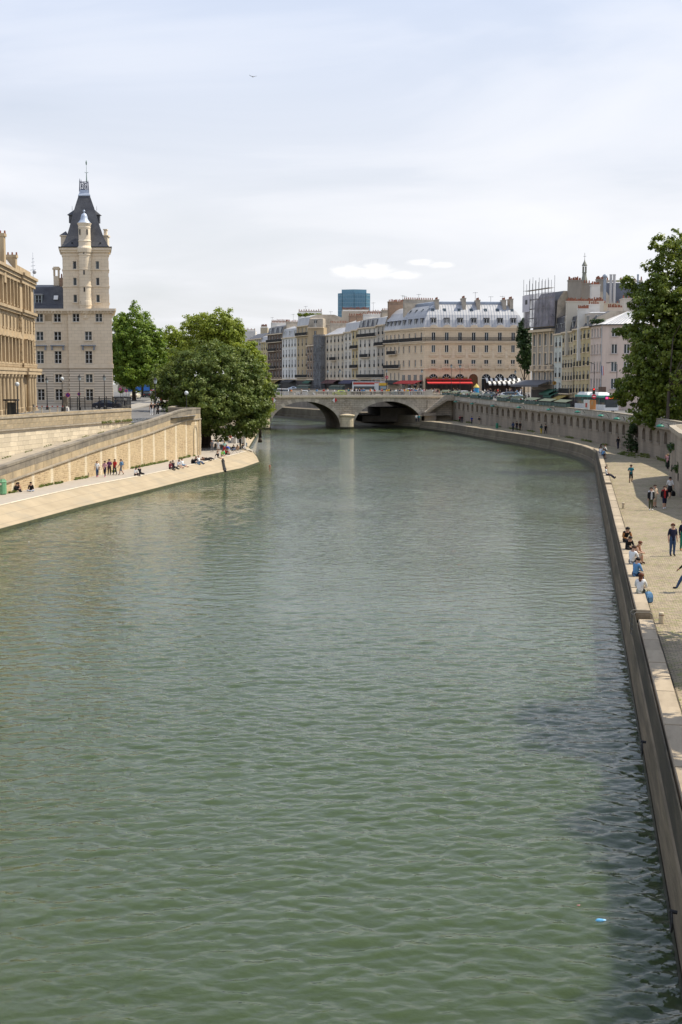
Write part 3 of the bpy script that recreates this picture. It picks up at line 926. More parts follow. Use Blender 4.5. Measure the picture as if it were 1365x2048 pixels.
for y0 in range(195, 290, 9):
    b.quad((-29.6 + (y0 - 195) * -0.01, y0, zl(y0) + 0.006), (-29.45 + (y0 - 195) * -0.01, y0, zl(y0) + 0.006), (-29.45 + (y0 - 189) * -0.01, y0 + 6, zl(y0 + 6) + 0.006), (-29.6 + (y0 - 189) * -0.01, y0 + 6, zl(y0 + 6) + 0.006))
struct(b.build('lane_marking', WHITE))
# end parapet across the head of the ramp and along the island edge
ew = thing('end_parapet', 'grey low parapet wall across the head of the ramp beneath the trees', 'wall', (0, 0, 0))
PX = [(-24.6, 345), (-24.6, 300), (-24.6, 260), (-24.6, 200), (-24.4, 185), (-24.2, 182.4), (-22.2, 181.4), (-20.2, 180.6)]
b = MB()
sweep(b, PX, [(0.0, LZ - 0.4), (0.0, 8.0), (-0.35, 8.0), (-0.35, 6.9)])
b.build('wall', PARA_GREY, ew)
b = MB()
sweep(b, PX[2:], [(0.06, 8.0), (0.06, 8.22), (-0.42, 8.22), (-0.42, 8.0)])
b.build('coping', COPING, ew)

# =================================================================== BRIDGE
BA = R(8)
BM = Vector((HX(694.5, 309), 309, 0))
br_ = thing('stone_bridge', 'pale stone road bridge with elliptical arches and balustrade', 'bridge', tuple(BM), BA)
def b2w(x, y, z=0.0):
    return Vector((BM.x + x * math.cos(BA) - y * math.sin(BA), BM.y + x * math.sin(BA) + y * math.cos(BA), z))
BW = 27.0
SPR, RISE = 1.1, 5.85
ARCHES = [(-18.3 - 3.2 - 16.6, -18.3 - 3.2), (-18.25, -1.65), (1.65, 18.25)]
def arch_pts(x0, x1, n=28, ex=0.0):
    c, hs = (x0 + x1) / 2, (x1 - x0) / 2 + ex
    return [(c - hs * math.cos(math.pi * k / n), SPR + (RISE + ex) * math.sin(math.pi * k / n)) for k in range(n + 1)]
bs = {0.0: MB(), BW: MB()}; v = MB()
TOPZ = 8.0
xs = -46.0
for x0, x1 in ARCHES:
    for yy in (0.0, BW):
        b = bs[yy]
        b.quad((xs, yy, -1.5), (x0, yy, -1.5), (x0, yy, TOPZ), (xs, yy, TOPZ))
        ap = arch_pts(x0, x1)
        for (xa, za), (xb, zb) in zip(ap[:-1], ap[1:]):
            b.quad((xa, yy, za), (xb, yy, zb), (xb, yy, TOPZ), (xa, yy, TOPZ))
    for (xa, za), (xb, zb) in zip(ap[:-1], ap[1:]):
        v.quad((xa, 0, za), (xb, 0, zb), (xb, BW, zb), (xa, BW, za))
    for xx in (x0, x1):
        v.quad((xx, 0, -1.5), (xx, BW, -1.5), (xx, BW, SPR), (xx, 0, SPR))
    xs = x1
for yy in (0.0, BW):
    bs[yy].quad((xs, yy, -1.5), (30, yy, -1.5), (30, yy, TOPZ), (xs, yy, TOPZ))
for b in bs.values():
    b.build('spandrel_wall', STONE_B, br_)
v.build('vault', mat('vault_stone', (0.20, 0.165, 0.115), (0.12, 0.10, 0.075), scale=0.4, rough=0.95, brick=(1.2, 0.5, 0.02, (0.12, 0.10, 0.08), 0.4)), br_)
for x0, x1 in ARCHES[1:]:                  # ring stones
    n = 29
    pi, po = arch_pts(x0, x1, n, 0.0), arch_pts(x0, x1, n, 0.85)
    for k in range(n):
        if pi[k][1] < 1.6 and pi[k + 1][1] < 1.6:
            continue
        mb = MB()
        f = 0.03
        A, B_ = [lerp(pi[k][i], pi[k + 1][i], f) for i in (0, 1)], [lerp(pi[k][i], pi[k + 1][i], 1 - f) for i in (0, 1)]
        C, D = [lerp(po[k][i], po[k + 1][i], f) for i in (0, 1)], [lerp(po[k][i], po[k + 1][i], 1 - f) for i in (0, 1)]
        y0 = -0.10 - (k % 2) * 0.02
        mb.hexa([(A[0], y0, A[1]), (B_[0], y0, B_[1]), (B_[0], 0.3, B_[1]), (A[0], 0.3, A[1])],
                [(C[0], y0, C[1]), (D[0], y0, D[1]), (D[0], 0.3, D[1]), (C[0], 0.3, C[1])])
        mb.build('voussoir', STONE_B2, br_)
b = MB()                                   # cornice with modillions
b.box(-46, 30, -0.45, 0.3, 8.0, 8.32); b.box(-46, 30, -0.25, 0.0, 7.8, 8.0)
x = -45.6
while x < 30:
    b.box(x, x + 0.3, -0.4, -0.25, 7.76, 8.0); x += 0.8
b.box(-46, 30, BW - 0.3, BW + 0.45, 8.0, 8.32)
b.build('cornice', STONE_L, br_)
b = MB()
b.box(-46, 32, 0.3, BW - 0.3, 7.9, 8.12, 0)
b.box(-46, 32, 0.3, 4.2, 8.12, 8.26, 1); b.box(-46, 32, BW - 4.2, BW - 0.3, 8.12, 8.26, 1)
b.build('deck', [ASPHALT, PAVEMENT], br_)
pale = mat('balustrade_stone', (0.60, 0.54, 0.45), (0.50, 0.44, 0.36), scale=0.8, rough=0.9)
for y0 in (-0.28, BW - 0.2):
    pr = MB()
    pr.box(-46, 20.5, y0, y0 + 0.5, 8.32, 8.5); pr.box(-46, 20.5, y0 - 0.04, y0 + 0.54, 9.12, 9.32)
    x = -46
    while x < 20:
        pr.box(x, x + 0.9, y0 + 0.02, y0 + 0.48, 8.5, 9.12); x += 4.6
    pr.box(19.2, 20.6, y0 - 0.08, y0 + 0.56, 8.32, 9.7)
    po_ = pr.build('parapet', pale, br_)
    bl = MB()
    x = -46
    while x < 19.5:
        for k in range(11):
            xx = x + 1.05 + k * 0.33
            bl.lathe([(0.10, 8.5), (0.05, 8.58), (0.115, 8.75), (0.06, 9.0), (0.09, 9.12)], (xx, y0 + 0.25, 0), 6)
        x += 4.6
    bo = bl.build('baluster_row', pale, po_)
    bo['kind'] = 'stuff'
for cx, half in ((0.0, 1.65), (-19.9, 1.65)):
    for front in (1, -1):
        b = MB()
        y0 = 0.0 if front == 1 else BW
        b.lathe([(half + 0.12, -1.5), (half + 0.12, 0.4), (half, 0.5), (half, 3.4)], (cx, y0, 0), 20, 0)
        o = b.build('pier', STONE_PIER, br_, smooth=False)
        c = MB()
        c.lathe([(half + 0.04, 3.4), (half + 0.28, 3.5), (half + 0.28, 3.78), (half + 0.05, 3.85), (0.02, 4.15)], (cx, y0, 0), 20)
        c.build('pier_cap', STONE_PIER, o)
        w = MB(); w.lathe([(half + 0.14, -1.5), (half + 0.14, 0.95)], (cx, y0, 0), 20); w.build('wet_band', ALGAE_D, o)
    # carved wreath with the letter N
    md = MB()
    cz, rr = 5.95, 1.35
    ring_pts = [(cx + rr * 0.88 * math.cos(q), -0.04, cz + rr * math.sin(q)) for q in [2 * math.pi * k / 28 for k in range(29)]]
    for k, (a, c_) in enumerate(zip(ring_pts[:-1], ring_pts[1:])):
        md.tube(a, c_, 0.09 + 0.05 * (k % 2), 0.08, 6)
    for sx_ in (-0.42, 0.42):
        md.box(cx + sx_ - 0.11, cx + sx_ + 0.11, -0.14, 0.01, cz - 0.72, cz + 0.72)
    md.hexa([(cx - 0.53, -0.135, cz + 0.72), (cx - 0.28, -0.135, cz + 0.72), (cx - 0.28, 0.01, cz + 0.72), (cx - 0.53, 0.01, cz + 0.72)][::-1],
            [(cx + 0.28, -0.135, cz - 0.72), (cx + 0.53, -0.135, cz - 0.72), (cx + 0.53, 0.01, cz - 0.72), (cx + 0.28, 0.01, cz - 0.72)][::-1])
    md.box(cx - 0.3, cx + 0.3, -0.12, 0.01, cz + 1.3, cz + 1.55)
    md.build('carved_medallion', STONE_B, br_)
# right abutment with stair flight against the quay wall
st_ = thing('quay_stairs', 'stone stair flight and landing beside the right end of the bridge', 'stairs', tuple(b2w(19.5, 0)), BA)
b = MB()
b.box(3.4, 9.8, -4.2, -0.02, 7.2, 7.55); b.box(-0.2, 9.9, -0.9, -0.02, 2.2, 7.2)
b.build('landing', STONE_B, st_)
b = MB()
for y0 in (-4.2, -3.8):
    pass
b.hexa([(-1.2, -4.0, 4.3), (-0.9, -4.0, 4.3), (4.2, -4.0, 7.3), (3.2, -4.0, 7.3)][::1], [(-1.2, -3.6, 4.3), (-0.9, -3.6, 4.3), (4.2, -3.6, 7.3), (3.2, -3.6, 7.3)])
b.hexa([(-1.4, -4.2, 4.2), (3.4, -4.2, 7.4), (3.4, -0.1, 7.4), (-1.4, -0.1, 4.2)], [(-1.4, -4.2, 4.6), (3.4, -4.2, 8.6), (3.4, -3.85, 8.6), (-1.4, -3.85, 4.6)])
b.box(3.2, 9.8, -4.25, -3.9, 7.55, 8.5)
b.build('stair_parapet', STONE_B, st_)
b = MB()
for k in range(14):
    f = k / 14
    b.box(-1.4 + 4.7 * f, -1.4 + 4.7 * (f + 1 / 14), -3.8, -0.95, 3.6 + 3.6 * f, 4.35 + 3.0 * f)
b.build('step_flight', STONE_B, st_)
b = MB(); b.box(-1.6, 1.2, -4.1, -0.5, 2.2, 4.25); b.build('stair_base', QUAY_DARK, st_)
# abutment masses on both sides
ab = thing('bridge_abutment', 'dark stone abutment carrying the right end of the bridge over the quay', 'abutment', tuple(b2w(18.25, 0)), BA)
b = MB(); b.box(2.0, 14.0, 0.2, BW - 0.2, 2.0, 7.88); b.build('wall', QUAY_DARK, ab)
b = MB(); b.box(-9.0, 0.0, 7.0, BW - 0.4, 1.9, 5.2); b.box(-13.5, -9.0, 7.0, BW - 0.4, 1.9, 3.3); b.build('inner_wall', mat('arch_shade_stone', (0.10, 0.085, 0.068), (0.06, 0.05, 0.04), scale=0.5, rough=0.95), ab)  # wall added to darken the arch, its shade put into the stone colour

# navigation diamonds under the cornice
def diamond(x, flip, label):
    q = b2w(x, -0.62, 7.25)
    o = thing('navigation_sign', label, 'sign', tuple(q), BA)
    RED, WH = plain((0.60, 0.03, 0.03), 0.4), WHITE
    s = 0.62
    for sg, m_ in ((-1, RED if flip else WH), (1, WH if flip else RED)):
        mb = MB()
        a = [(0, -0.03, -s), (sg * s, -0.03, 0), (0, -0.03, s)]
        c = [(0, 0.03, -s), (sg * s, 0.03, 0), (0, 0.03, s)]
        mb.add(a + c, [(0, 1, 2), (5, 4, 3), (0, 3, 4, 1), (1, 4, 5, 2), (2, 5, 3, 0)])
        mb.build('diamond_half', m_, o)
    mb = MB(); mb.box(-0.04, 0.04, 0.03, 0.5, -0.3, 0.3); mb.build('bracket', IRON, o)
diamond(-17.5, True, 'red and white diamond navigation sign on bridge beside the tree')
diamond(-3.0, False, 'white and red diamond navigation sign on bridge beside the carved medallion')

# =================================================================== BUILDINGS
def inset_poly(pts, ds):
    n = len(pts)
    L = []
    for i in range(n):
        a, c = Vector(pts[i]), Vector(pts[(i + 1) % n])
        d = (c - a).normalized()
        nin = Vector((-d.y, d.x))
        L.append((a + nin * ds[i], d))
    out = []
    for i in range(n):
        (p0, d0), (p1, d1) = L[i - 1], L[i]
        cr = d0.x * d1.y - d0.y * d1.x
        if abs(cr) < 1e-4:
            out.append(tuple(p1)); continue
        w = p1 - p0
        tt = (w.x * d1.y - w.y * d1.x) / cr
        out.append(tuple(p0 + d0 * tt))
    return out

WINC = {}
def window_mesh(w, h, style):
    key = (round(w, 2), round(h, 2), style)
    if key in WINC:
        return WINC[key]
    f = MB()
    e = 0.07
    f.box(-w / 2, -w / 2 + e, -0.05, 0.05, 0, h); f.box(w / 2 - e, w / 2, -0.05, 0.05, 0, h)
    f.box(-w / 2 + e, w / 2 - e, -0.05, 0.05, h - e, h); f.box(-w / 2 + e, w / 2 - e, -0.05, 0.05, 0, e)
    if style != 'slit':
        f.box(-0.07, 0.07, -0.06, 0.04, e, h - e)
    if style in ('cross', 'cross_g'):
        for zz in ((0.33, 0.72) if h > 1.7 else (0.5,)):
            f.box(-w / 2 + e, -0.07, -0.045, 0.03, h * zz - 0.03, h * zz + 0.03); f.box(0.07, w / 2 - e, -0.045, 0.03, h * zz - 0.03, h * zz + 0.03)
    g = MB()
    g.box(-w / 2 + 0.02, w / 2 - 0.02, 0.0, 0.02, 0.02, h - 0.02)
    fm = FRAME_G if style == 'cross_g' else FRAME_W
    WINC[key] = (f.mesh('window', fm), {k: g.mesh('pane', m_) for k, m_ in (('d', GLASS), ('b', GLASS_B), ('w', GLASS_W))})
    return WINC[key]

SURC = {}
def surround_mesh(w, h, style, m_):
    key = (round(w, 2), round(h, 2), style, m_.name)
    if key in SURC:
        return SURC[key]
    s = MB()
    s.box(-w / 2 - 0.22, w / 2 + 0.22, -0.16, 0.12, -0.16, -0.003)          # sill
    if style in ('frame', 'hood'):
        s.box(-w / 2 - 0.2, -w / 2 - 0.005, -0.07, 0.1, 0, h + 0.2); s.box(w / 2 + 0.005, w / 2 + 0.2, -0.07, 0.1, 0, h + 0.2)
        s.box(-w / 2 - 0.005, w / 2 + 0.005, -0.07, 0.1, h + 0.004, h + 0.2)
    if style == 'guard':
        s.box(-w / 2 - 0.02, w / 2 + 0.02, -0.06, -0.02, 0.82, 0.90, 1)
        for k in range(int(w / 0.11) + 1):
            x = -w / 2 + 0.02 + (w - 0.04) * k / int(w / 0.11)
            s.box(x - 0.02, x + 0.02, -0.055, -0.025, 0.0, 0.82, 1)
    if style == 'hood':
        s.box(-w / 2 - 0.55, w / 2 + 0.55, -0.42, 0.1, h + 0.62, h + 0.78)
        s.box(-w / 2 - 0.4, w / 2 + 0.4, -0.22, 0.1, h + 0.46, h + 0.62)
        for sg in (-1, 1):
            s.box(sg * (w / 2 + 0.3) - 0.1, sg * (w / 2 + 0.3) + 0.1, -0.25, 0.1, h + 0.0, h + 0.46)
    SURC[key] = s.mesh('surround', [m_, IRON])
    return SURC[key]

def facade_mesh(L, H, floors, recess=0.28):
    """floors: [(z0, z1, [(x0, x1), ...]), ...] sorted by height; local x along, z up, -y outward"""
    b = MB()
    z = 0.0
    for z0, z1, holes in floors:
        if not holes:
            continue
        b.quad((0, 0, z), (L, 0, z), (L, 0, z0), (0, 0, z0))
        x = 0.0
        for x0, x1 in sorted(holes):
            b.quad((x, 0, z0), (x0, 0, z0), (x0, 0, z1), (x, 0, z1))
            r = recess
            b.quad((x0, 0, z0), (x0, r, z0), (x0, r, z1), (x0, 0, z1)); b.quad((x1, 0, z0), (x1, 0, z1), (x1, r, z1), (x1, r, z0))
            b.quad((x0, 0, z1), (x0, r, z1), (x1, r, z1), (x1, 0, z1)); b.quad((x0, 0, z0), (x1, 0, z0), (x1, r, z0), (x0, r, z0))
            x = x1
        b.quad((x, 0, z0), (L, 0, z0), (L, 0, z1), (x, 0, z1))
        z = z1
    b.quad((0, 0, z), (L, 0, z), (L, 0, H), (0, 0, H))
    return b

BALC = {}
def balcony_mesh(L, m_slab):
    key = (round(L, 1), m_slab.name)
    if key in BALC:
        return BALC[key]
    b = MB()
    b.box(-L / 2, L / 2, -0.75, 0.0, -0.2, 0.0, 1)
    b.box(-L / 2, L / 2, -0.72, -0.66, 0.92, 1.0, 0); b.box(-L / 2, L / 2, -0.71, -0.67, 0.06, 0.12, 0)
    n = max(2, int(L / 0.14))
    for k in range(n + 1):
        x = -L / 2 + 0.03 + (L - 0.06) * k / n
        b.box(x - 0.022, x + 0.022, -0.71, -0.67, 0.0, 0.92, 0)
    for sg in (-1, 1):
        b.box(sg * L / 2 - 0.03, sg * L / 2 + 0.03, -0.7, 0.0, 0.92, 1.0, 0)
        for y_ in (-0.5, -0.3, -0.12):
            b.box(sg * (L / 2 - 0.03) - 0.02, sg * (L / 2 - 0.03) + 0.02, y_ - 0.02, y_ + 0.02, 0, 0.92, 0)
    BALC[key] = b.mesh('balcony', [IRON, m_slab])
    return BALC[key]

def chimney(parent, origin, c, L, D, z0, z1, rz, body=None, pots=None, pot_h=0.55):
    """stack of length L, thickness D with a row of clay pots"""
    b = MB()
    b.box(-L / 2, L / 2, -D / 2, D / 2, z0, z1 - 0.25); b.box(-L / 2 - 0.08, L / 2 + 0.08, -D / 2 - 0.08, D / 2 + 0.08, z1 - 0.25, z1)
    n = pots if pots is not None else max(2, int(L / 0.45))
    for k in range(n):
        x = -L / 2 + L * (k + 0.5) / n
        hh = pot_h * random.choice((0.8, 1.0, 1.0, 1.3))
        b.lathe([(0.15, z1), (0.11, z1 + hh), (0.13, z1 + hh), (0.02, z1 + hh)], (x, random.uniform(-0.08, 0.08), 0), 7, 1)
    return b.build('chimney', [body or PLASTER, TERRA], parent, (c[0] - origin[0], c[1] - origin[1], -origin[2]), rz)

class Bld:
    """poly: counter-clockwise footprint; outward is to the right of each edge"""
    def __init__(s, name, label, poly, z0, H, wall, cat='building', group=None):
        s.poly = [Vector((q[0], q[1])) for q in poly]
        s.z0, s.H, s.wall = z0, H, wall
        c = s.poly[0]
        s.o = (c.x, c.y, z0)
        s.t = thing(name, label, cat, s.o, 0, group)
        s.done = set()

    def edge(s, i):
        a, c = s.poly[i], s.poly[(i + 1) % len(s.poly)]
        d = c - a
        return a, d.normalized(), d.length, math.atan2(d.y, d.x)

    def loc(s, i, x, off, z):               # off > 0 outward
        a, u, L, rz = s.edge(i)
        q = a + u * x + Vector((u.y, -u.x)) * off
        return (q.x - s.o[0], q.y - s.o[1], z)

    def front(s, i, floors, wall=None, style='plain', win='std', sur='sill', trim=None, mix='ddbw', ground=None, recess=0.28):
        """floors: [(z0,z1,[centres],width)] relative to the base"""
        a, u, L, rz = s.edge(i)
        wall = wall or s.wall
        fl = [(z0, z1, [(c - w / 2, c + w / 2) for c in cs]) for z0, z1, cs, w in sorted(floors)]
        o = facade_mesh(L, s.H, fl, recess).build('wall', wall, s.t, s.loc(i, 0, 0, 0), rz)
        s.done.add(i)
        for z0, z1, cs, w in floors:
            fm, panes = window_mesh(w, z1 - z0, win)
            sm = surround_mesh(w, z1 - z0, sur, trim or STONE_L) if sur else None
            for c in cs:
                wo_ = put('window', fm, s.t, s.loc(i, c, 0.08 - recess, z0), rz)
                put('pane', panes[random.choice(mix)], wo_)
                if sm:
                    put('surround', sm, wo_, (0, 0.08 - recess, 0))
        return o

    def cols(s, i, n, w, m0=None, m1=None):
        L = s.edge(i)[2]
        m0 = L / n / 2 if m0 is None else m0
        m1 = L / n / 2 if m1 is None else m1
        return [m0 + (L - m0 - m1) * k / max(1, n - 1) for k in range(n)] if n > 1 else [L / 2]

    def close(s, wall=None):
        n = len(s.poly)
        for i in range(n):
            if i in s.done:
                continue
            a, u, L, rz = s.edge(i)
            b = MB(); b.quad((0, 0, 0), (L, 0, 0), (L, 0, s.H), (0, 0, s.H))
            b.build('wall', wall or PLASTER, s.t, s.loc(i, 0, 0, 0), rz)

    def band(s, z0, z1, out, edges, m_=None, name='cornice'):
        n = len(s.poly)
        for i in edges:
            a, u, L, rz = s.edge(i)
            e0 = out if (i - 1) % n in edges else 0.0
            e1 = out if (i + 1) % n in edges else 0.0
            b = MB(); b.box(-e0 * (0.998), L + e1 * 0.998, -out, 0.12, z0, z1)
            b.build(name, m_ or STONE_L, s.t, s.loc(i, 0, 0, 0), rz)

    def roof(s, prof, edges, m_, top=None, ridge=None, name='roof'):
        """prof: [(inset, z above eave)]; only the named edges slope"""
        n = len(s.poly)
        rings = []
        for ins, z in prof:
            ds = [ins if i in edges else 0.0 for i in range(n)]
            r = inset_poly(s.poly, ds)
            rings.append([(q[0] - s.o[0], q[1] - s.o[1], s.H + z) for q in r])
        b = MB()
        for r0, r1 in zip(rings[:-1], rings[1:]):
            for i in range(n):
                j = (i + 1) % n
                b.quad(r0[i], r0[j], r1[j], r1[i], 0 if i in edges else 2)
        b.add(rings[-1], [tuple(range(n))], 1)
        s.ro = b.build(name, [m_, top or ZINC, PLASTER], s.t)
        return s.ro

    def dormer(s, i, x, zb, w, h, back, m_=None, style='std', head=ZINC, pane='d'):
        """dormer window standing on the roof slope; zb relative to eave, back = inset of its face"""
        a, u, L, rz = s.edge(i)
        f = MB()
        t_ = 0.12
        dp = 1.5
        f.box(-w / 2 - t_, -w / 2, 0, dp, 0, h + t_); f.box(w / 2, w / 2 + t_, 0, dp, 0, h + t_)
        f.box(-w / 2 - t_ - 0.08, w / 2 + t_ + 0.08, -0.14, dp, h + t_, h + t_ + 0.12, 1)
        f.box(-w / 2, w / 2, 0, dp, -0.3, 0.0)
        d = f.build('dormer', [m_ or ZINC, head], s.t, s.loc(i, x, -back, s.H + zb), rz)
        fm, panes = window_mesh(w, h, style)
        wo_ = put('window', fm, d, (0, 0.1, 0))
        wo2 = put('pane', panes[pane], d, (0, 0.1, 0))
        return d

    def balcony(s, i, x, L, z, slab=None):
        put('balcony', balcony_mesh(L, slab or STONE_L), s.t, s.loc(i, x, 0, z), s.edge(i)[3])

    def chim(s, q, L, D, z0, z1, rz, body=None, pots=None):
        return chimney(s.t, s.o, q, L, D, z0, z1, rz, body, pots)

# ------------------------------------------------------------------ tower block on the island
TD = 222.0
def tz(y):
    return ZY(y, TD)
TB = zl(222) - 0.2
xL, xM, xR = HX(52, TD), HX(139, TD), HX(226, TD)
depth = 17.0
blk_ = Bld('police_tower', 'cream stone corner building with tall square tower, round turret and pointed slate roof',
           [(xM, TD), (xR, TD), (xR - 0.19 * depth, TD + depth), (xM - 0.19 * depth, TD + depth)], TB, tz(612) - TB - 0.5, STONE, 'tower')
H0 = blk_.H
cw = lambda x: HX(x, TD) - xM
def rel(y0, y1):
    return tz(y1) - TB, tz(y0) - TB
fl = []
for y0, y1, xs_, w in ((627, 643.6, (155, 200.5), 1.15), (662.8, 680.6, (179,), 1.2), (701.7, 726.8, (179,), 1.2), (748, 765, (179,), 1.2), (778, 801, (179,), 1.25)):
    z0, z1 = rel(y0, y1)
    fl.append((z0, z1, [cw(x) for x in xs_], w))
blk_.front(0, [f for f in fl], STONE, win='cross', sur='frame', mix='ddbd')
# side facing the river street
Ls = blk_.edge(1)[2]
blk_.front(1, [(z0, z1, [2.5, 6.5, 10.5, 14.5], w) for z0, z1, xs_, w in fl], STONE, win='cross', sur='frame')
blk_.close(STONE)
# rusticated base laid proud of the wall
zb0 = tz(735) - TB
def strip_with_holes(L, z0, z1, floors):
    mb = MB()
    z = z0
    for a, c, hs in floors:
        mb.box(0, L, -0.05, 0.02, z, a)
        x = 0
        for h0, h1 in hs:
            mb.box(x, h0, -0.05, 0.02, a, c); x = h1
        mb.box(x, L, -0.05, 0.02, a, c)
        z = c
    mb.box(0, L, -0.05, 0.02, z, z1)
    return mb
Lf = blk_.edge(0)[2]
rows = sorted([(z0 - 0.18, z1 + 0.22, [(c - w / 2 - 0.24, c + w / 2 + 0.24) for c in cs]) for z0, z1, cs, w in fl if z1 < zb0])
strip_with_holes(Lf, 0, zb0, rows).build('rusticated_base', STONE_P, blk_.t, blk_.loc(0, 0, 0, 0), 0)
blk_.band(tz(736.5) - TB, tz(728) - TB, 0.16, [0, 1], STONE_L, 'string_course')
blk_.band(H0 - 0.75, H0 - 0.35, 0.35, [0, 1], STONE_L); blk_.band(H0 - 0.35, H0 + 0.05, 0.75, [0, 1], STONE_L)
b = MB()
x = 0.1
while x < Lf:
    b.box(x, x + 0.22, -0.62, -0.35, H0 - 0.6, H0 - 0.35); x += 0.55
b.build('modillion_row', STONE_L, blk_.t, blk_.loc(0, 0, 0, 0), 0)['kind'] = 'stuff'
# hood over the third-floor window
hx_ = cw(179); hz = tz(692) - TB
b = MB(); b.box(hx_ - 1.25, hx_ + 1.25, -0.55, 0.02, hz, hz + 0.16)
for sg in (-1, 1):
    b.box(hx_ + sg * 0.95 - 0.12, hx_ + sg * 0.95 + 0.12, -0.32, 0.02, hz - 0.7, hz)
b.build('window_hood', ZINC_B, blk_.t, blk_.loc(0, 0, 0, 0), 0)
b = MB()
b.add([(q[0] - blk_.o[0], q[1] - blk_.o[1], H0 + 0.04) for q in blk_.poly], [(0, 1, 2, 3)])
b.build('terrace', ZINC, blk_.t)
# shaft
sx0, sx1 = HX(130.5, TD + 0.6), HX(221.5, TD + 0.6)
SH = tz(498) - tz(612) + 0.5
SW = sx1 - sx0
shz = H0 + 0.0
SK = -0.19
sh_poly = [(sx0, TD + 0.6), (sx1, TD + 0.6), (sx1 + SK * SW, TD + 0.6 + SW), (sx0 + SK * SW, TD + 0.6 + SW)]
def ring_out(o):                           # shaft outline pushed outward by o
    return inset_poly(sh_poly, [-o] * 4)
def shp(x, y, z):                          # tower coordinates -> object coordinates
    return (x - blk_.o[0], y - blk_.o[1], z)
wr = [(521.5, 537.6), (554.8, 570.4), (588.7, 604.3)]
rows = sorted([(tz(y1) - TB - shz, tz(y0) - TB - shz, [HX(153, TD) - sx0, HX(198.3, TD) - sx0], 0.6) for y0, y1 in wr])
for i in range(4):
    a, c = Vector(sh_poly[i]), Vector(sh_poly[(i + 1) % 4])
    rz = math.atan2((c - a).y, (c - a).x)
    fm = facade_mesh(SW, SH, [(z0, z1, [(q - w / 2, q + w / 2) for q in cs]) for z0, z1, cs, w in rows] if i in (0, 1) else [])
    fm.build('shaft_wall', STONE, blk_.t, shp(a.x, a.y, shz), rz)
    if i in (0, 1):
        u = (c - a).normalized()
        for z0, z1, cs, w in rows:
            m_, panes = window_mesh(w, z1 - z0, 'slit')
            sm = surround_mesh(w, z1 - z0, 'frame', STONE_L)
            for q in cs:
                pnt = a + u * q - Vector((u.y, -u.x)) * 0.2
                wo_ = put('window', m_, blk_.t, shp(pnt.x, pnt.y, shz + z0), rz)
                put('pane', panes[random.choice('bbd')], wo_); put('surround', sm, wo_, (0, -0.2, 0))
TRX, TRY = HX(174.5, TD), TD + 0.35
for y in (509.5, 538.8, 572.6):
    z = tz(y) - TB
    mb = MB(); mb.prism(ring_out(0.1), z - 0.1, z + 0.1)
    mb.build('belt_course', STONE_L, blk_.t, shp(0, 0, 0))
    mb = MB(); mb.lathe([(1.06, z - 0.1), (1.14, z - 0.09), (1.14, z + 0.09), (1.06, z + 0.1)], (TRX, TRY, 0), 24)
    mb.build('belt_course', STONE_L, blk_.t, shp(0, 0, 0))
zc = tz(494.5) - TB
mb = MB()
mb.prism(ring_out(0.25), zc - 0.8, zc - 0.4); mb.prism(ring_out(0.5), zc - 0.4, zc - 0.03)
mb.build('top_cornice', STONE_L, blk_.t, shp(0, 0, 0))
mb = MB(); mb.prism(ring_out(0.62), zc - 0.03, zc + 0.12); mb.build('gutter', IRON, blk_.t, shp(0, 0, 0))
cxm, cym = (sx0 + sx1) / 2 + SK * SW / 2, TD + 0.6 + SW / 2
b = MB()
rings = []
for y, hw in ((493, 46), (484, 41), (470, 35), (450, 29), (430, 24), (410, 18.5), (386, 11.2)):
    w_ = hw * TD / 2613 * 1.035
    z = tz(y) - TB
    rings.append([(cxm - w_ - SK * w_, cym - w_, z), (cxm + w_ - SK * w_, cym - w_, z), (cxm + w_ + SK * w_, cym + w_, z), (cxm - w_ + SK * w_, cym + w_, z)])
b.loft(rings)
roof_o = b.build('pointed_roof', SLATE, blk_.t, shp(0, 0, 0))
b = MB()
rings = []
for y, hw in ((386, 11.8), (384, 11.8), (380, 9.6), (373, 8.2)):
    w_ = hw * TD / 2613 * 1.035; z = tz(y) - TB
    rings.append([(cxm - w_ - SK * w_, cym - w_, z), (cxm + w_ - SK * w_, cym - w_, z), (cxm + w_ + SK * w_, cym + w_, z), (cxm - w_ + SK * w_, cym + w_, z)])
b.loft(rings)
b.build('lead_cap', LEAD, blk_.t, shp(0, 0, 0))
b = MB()                                    # iron lantern frame with scrollwork
hw = 7.6 * TD / 2613
z0, z1, z2 = tz(374) - TB, tz(356) - TB, tz(349) - TB
for ax, ay in ((-1, -1), (1, -1), (1, 1), (-1, 1)):
    b.tube((cxm + ax * hw, cym + ay * hw, z0 - 0.2), (cxm + ax * hw * 0.92, cym + ay * hw * 0.92, z1), 0.11, 0.08, 6)
    b.tube((cxm + ax * hw * 0.92, cym + ay * hw * 0.92, z1), (cxm + ax * hw * 0.92, cym + ay * hw * 0.92, z2 if ax < 0 else z2 - 0.2), 0.1, 0.01, 6)
